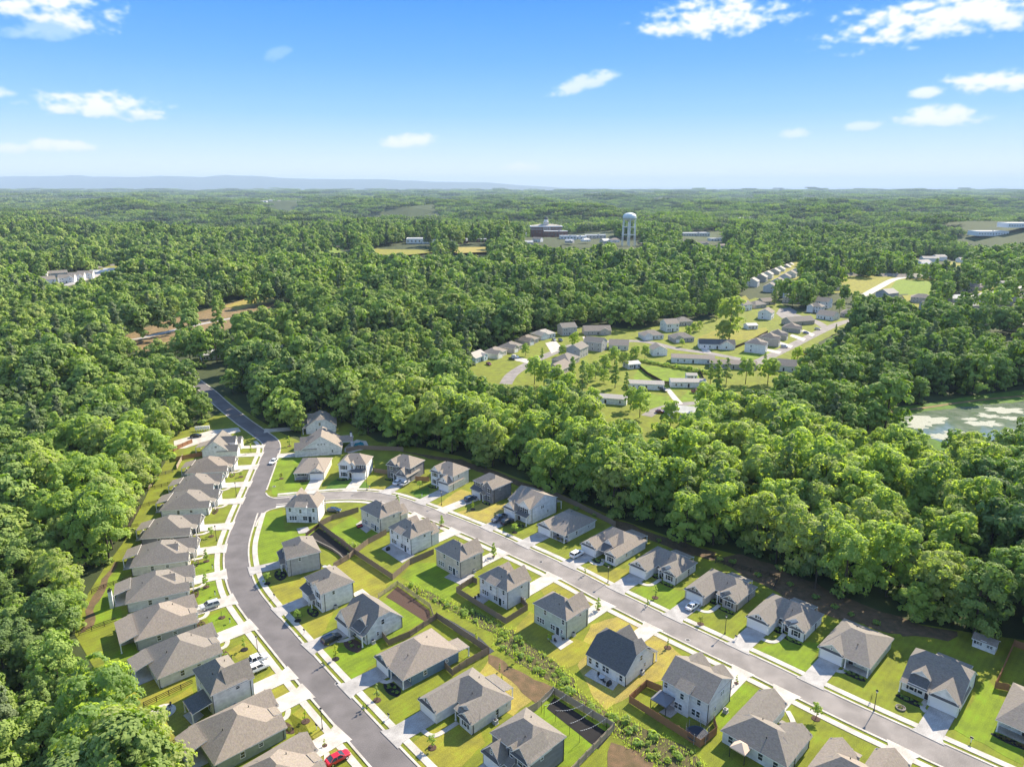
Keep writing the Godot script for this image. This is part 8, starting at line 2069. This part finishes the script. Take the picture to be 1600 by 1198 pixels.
func water_tower(x: float, z: float) -> void:
	open_spot(x, z, 26.0)
	var t := thing("water_tower", "pale white water tower with a rounded tank on tall legs", "water tower", Vector3(x, ground_y(x, z) - 2.0, z))
	var y0 := 40.0
	open_ground([Vector2(195.2, -1394.9), Vector2(256.9, -1394.9), Vector2(224.4, -1191.6), Vector2(160.9, -1191.6)])
	var mb := MB.new()
	mb.lathe([[0.9, y0 - 1.0], [4.6, y0 - 0.4], [8.8, y0 + 1.6], [11.2, y0 + 4.4], [11.7, y0 + 6.6], [11.2, y0 + 8.8], [9.2, y0 + 11.0], [5.8, y0 + 12.6], [1.6, y0 + 13.4], [0.5, y0 + 13.5], [0.5, y0 + 14.4], [0.0, y0 + 14.6]], 28)
	part("tank", mb.mesh(M.tank_white), t)
	mb = MB.new(); mb.lathe([[11.0, y0 + 4.4], [12.3, y0 + 4.4], [12.3, y0 + 4.8], [11.0, y0 + 4.8]], 28); part("balcony", mb.mesh(M.tank_white), t)
	mb = MB.new(); mb.tube(Vector3(0, -3, 0), Vector3(0, y0, 0), 1.1, 1.1, 12); part("riser", mb.mesh(M.tank_white), t)
	for i in 6:
		var a := TAU * (i + 0.5) / 6.0
		mb = MB.new(); mb.tube(Vector3(cos(a) * 12.6, -3, sin(a) * 12.6), Vector3(cos(a) * 11.2, y0 + 5.0, sin(a) * 11.2), 0.75, 0.7, 8)
		part("leg", mb.mesh(M.tank_white), t)
		var b := TAU * (i + 1.5) / 6.0
		mb = MB.new()
		for y in [16.0, 29.0]:
			mb.tube(Vector3(cos(a) * 12.0, y, sin(a) * 12.0), Vector3(cos(b) * 12.0, y, sin(b) * 12.0), 0.4, 0.4, 6)
		part("strut", mb.mesh(M.tank_white), t)

# ---------------------------------------------------------------- build everything
func _ready() -> void:
	# camera
	var cam := Camera3D.new()
	cam.name = "camera"
	cam.fov = 56.72
	cam.near = 1.0
	cam.far = 90000.0
	add_child(cam)
	cam.position = Vector3(0, 100, 0)
	cam.rotation_degrees = Vector3(-15.46, 0, 0)
	cam.current = true
	# sky, sun, haze, exposure
	var env := Environment.new()
	env.background_mode = Environment.BG_SKY
	env.sky = make_sky()
	env.background_energy_multiplier = 0.51
	env.tonemap_mode = Environment.TONE_MAPPER_LINEAR
	env.tonemap_exposure = 2.3
	env.fog_enabled = true
	env.fog_density = 0.00005
	env.fog_light_color = Color(0.80, 0.90, 1.0)
	env.sdfgi_enabled = true
	env.ssao_enabled = true
	env.ssil_enabled = true
	var we := WorldEnvironment.new()
	we.name = "world"
	we.environment = env
	add_child(we)
	var sun := DirectionalLight3D.new()
	sun.name = "sun"
	sun.light_color = Color(1.0, 0.95, 0.86)
	sun.light_energy = 1.6
	sun.light_angular_distance = 0.5
	sun.shadow_enabled = true
	add_child(sun)
	# shadows fall towards the lower left: the sun stands ahead on the right, 37 degrees high
	var az := deg_to_rad(42.0); var el := deg_to_rad(37.0)
	var to_sun := Vector3(sin(az) * cos(el), sin(el), -cos(az) * cos(el))
	sun.look_at_from_position(Vector3.ZERO, -to_sun, Vector3.UP)
	rng.seed = 1
	roll.seed = 9
	roll.frequency = 0.0011
	roll.fractal_octaves = 4
	make_materials()
	mat("algae", lin(0.55, 0.58, 0.50), 0.9, "litter", 0.15)
	make_tree_kinds()
	tree_marks = [[Vector2(100.9, -114.2), "the house at the right edge"], [Vector2(88.3, -125.1), "the white dormered house"], [Vector2(76.5, -136.6), "the pale green house"], [Vector2(64.5, -147.0), "the white ranch house"], [Vector2(52.7, -158.9), "the taupe ranch house"], [Vector2(40.6, -171.0), "the grey-white ranch house"], [Vector2(29.0, -183.0), "the three-gabled white house"], [Vector2(16.6, -195.4), "the cream hip-roofed house"], [Vector2(6.6, -206.8), "the tall white house"], [Vector2(-6.5, -220.4), "the grey two-storey house"], [Vector2(-21.5, -230.6), "the low-garaged white house"], [Vector2(-38.0, -237.6), "the slate grey house"], [Vector2(-56.3, -239.3), "the pent-roofed white house"], [Vector2(-74.6, -263.0), "the house with the pool"], [Vector2(-81.9, -288.8), "the farthest grey house"]]
	make_ground()
	make_mountains()
	make_streets()
	make_lawns()
	make_houses()
	make_yards()
	make_valley()
	make_pond()
	make_town()
	plant_woods()
	plant_far_woods()
	set_apart()
	print("built in ", Time.get_ticks_msec(), " ms, top-level nodes ", get_child_count())

func set_apart() -> void:   # things that share a label are told apart by their order from the left
	var same := {}
	for o in get_children():
		if o is Node3D and o.has_meta("label"):
			var l: String = o.get_meta("label")
			if not same.has(l):
				same[l] = []
			same[l].append(o)
	for l in same:
		var list: Array = same[l]
		if list.size() < 2:
			continue
		list.sort_custom(func(a, b): return a.position.x / -a.position.z < b.position.x / -b.position.z)
		for i in list.size():
			var n: int = i + 1
			var word: String = ["", "first", "second", "third", "fourth", "fifth", "sixth", "seventh", "eighth", "ninth"][n] if n < 10 else "%d%s" % [n, "th" if n % 100 in [11, 12, 13] or n % 10 > 3 or n % 10 == 0 else ["", "st", "nd", "rd"][n % 10]]
			list[i].set_meta("label", l + ", " + word + " from left")
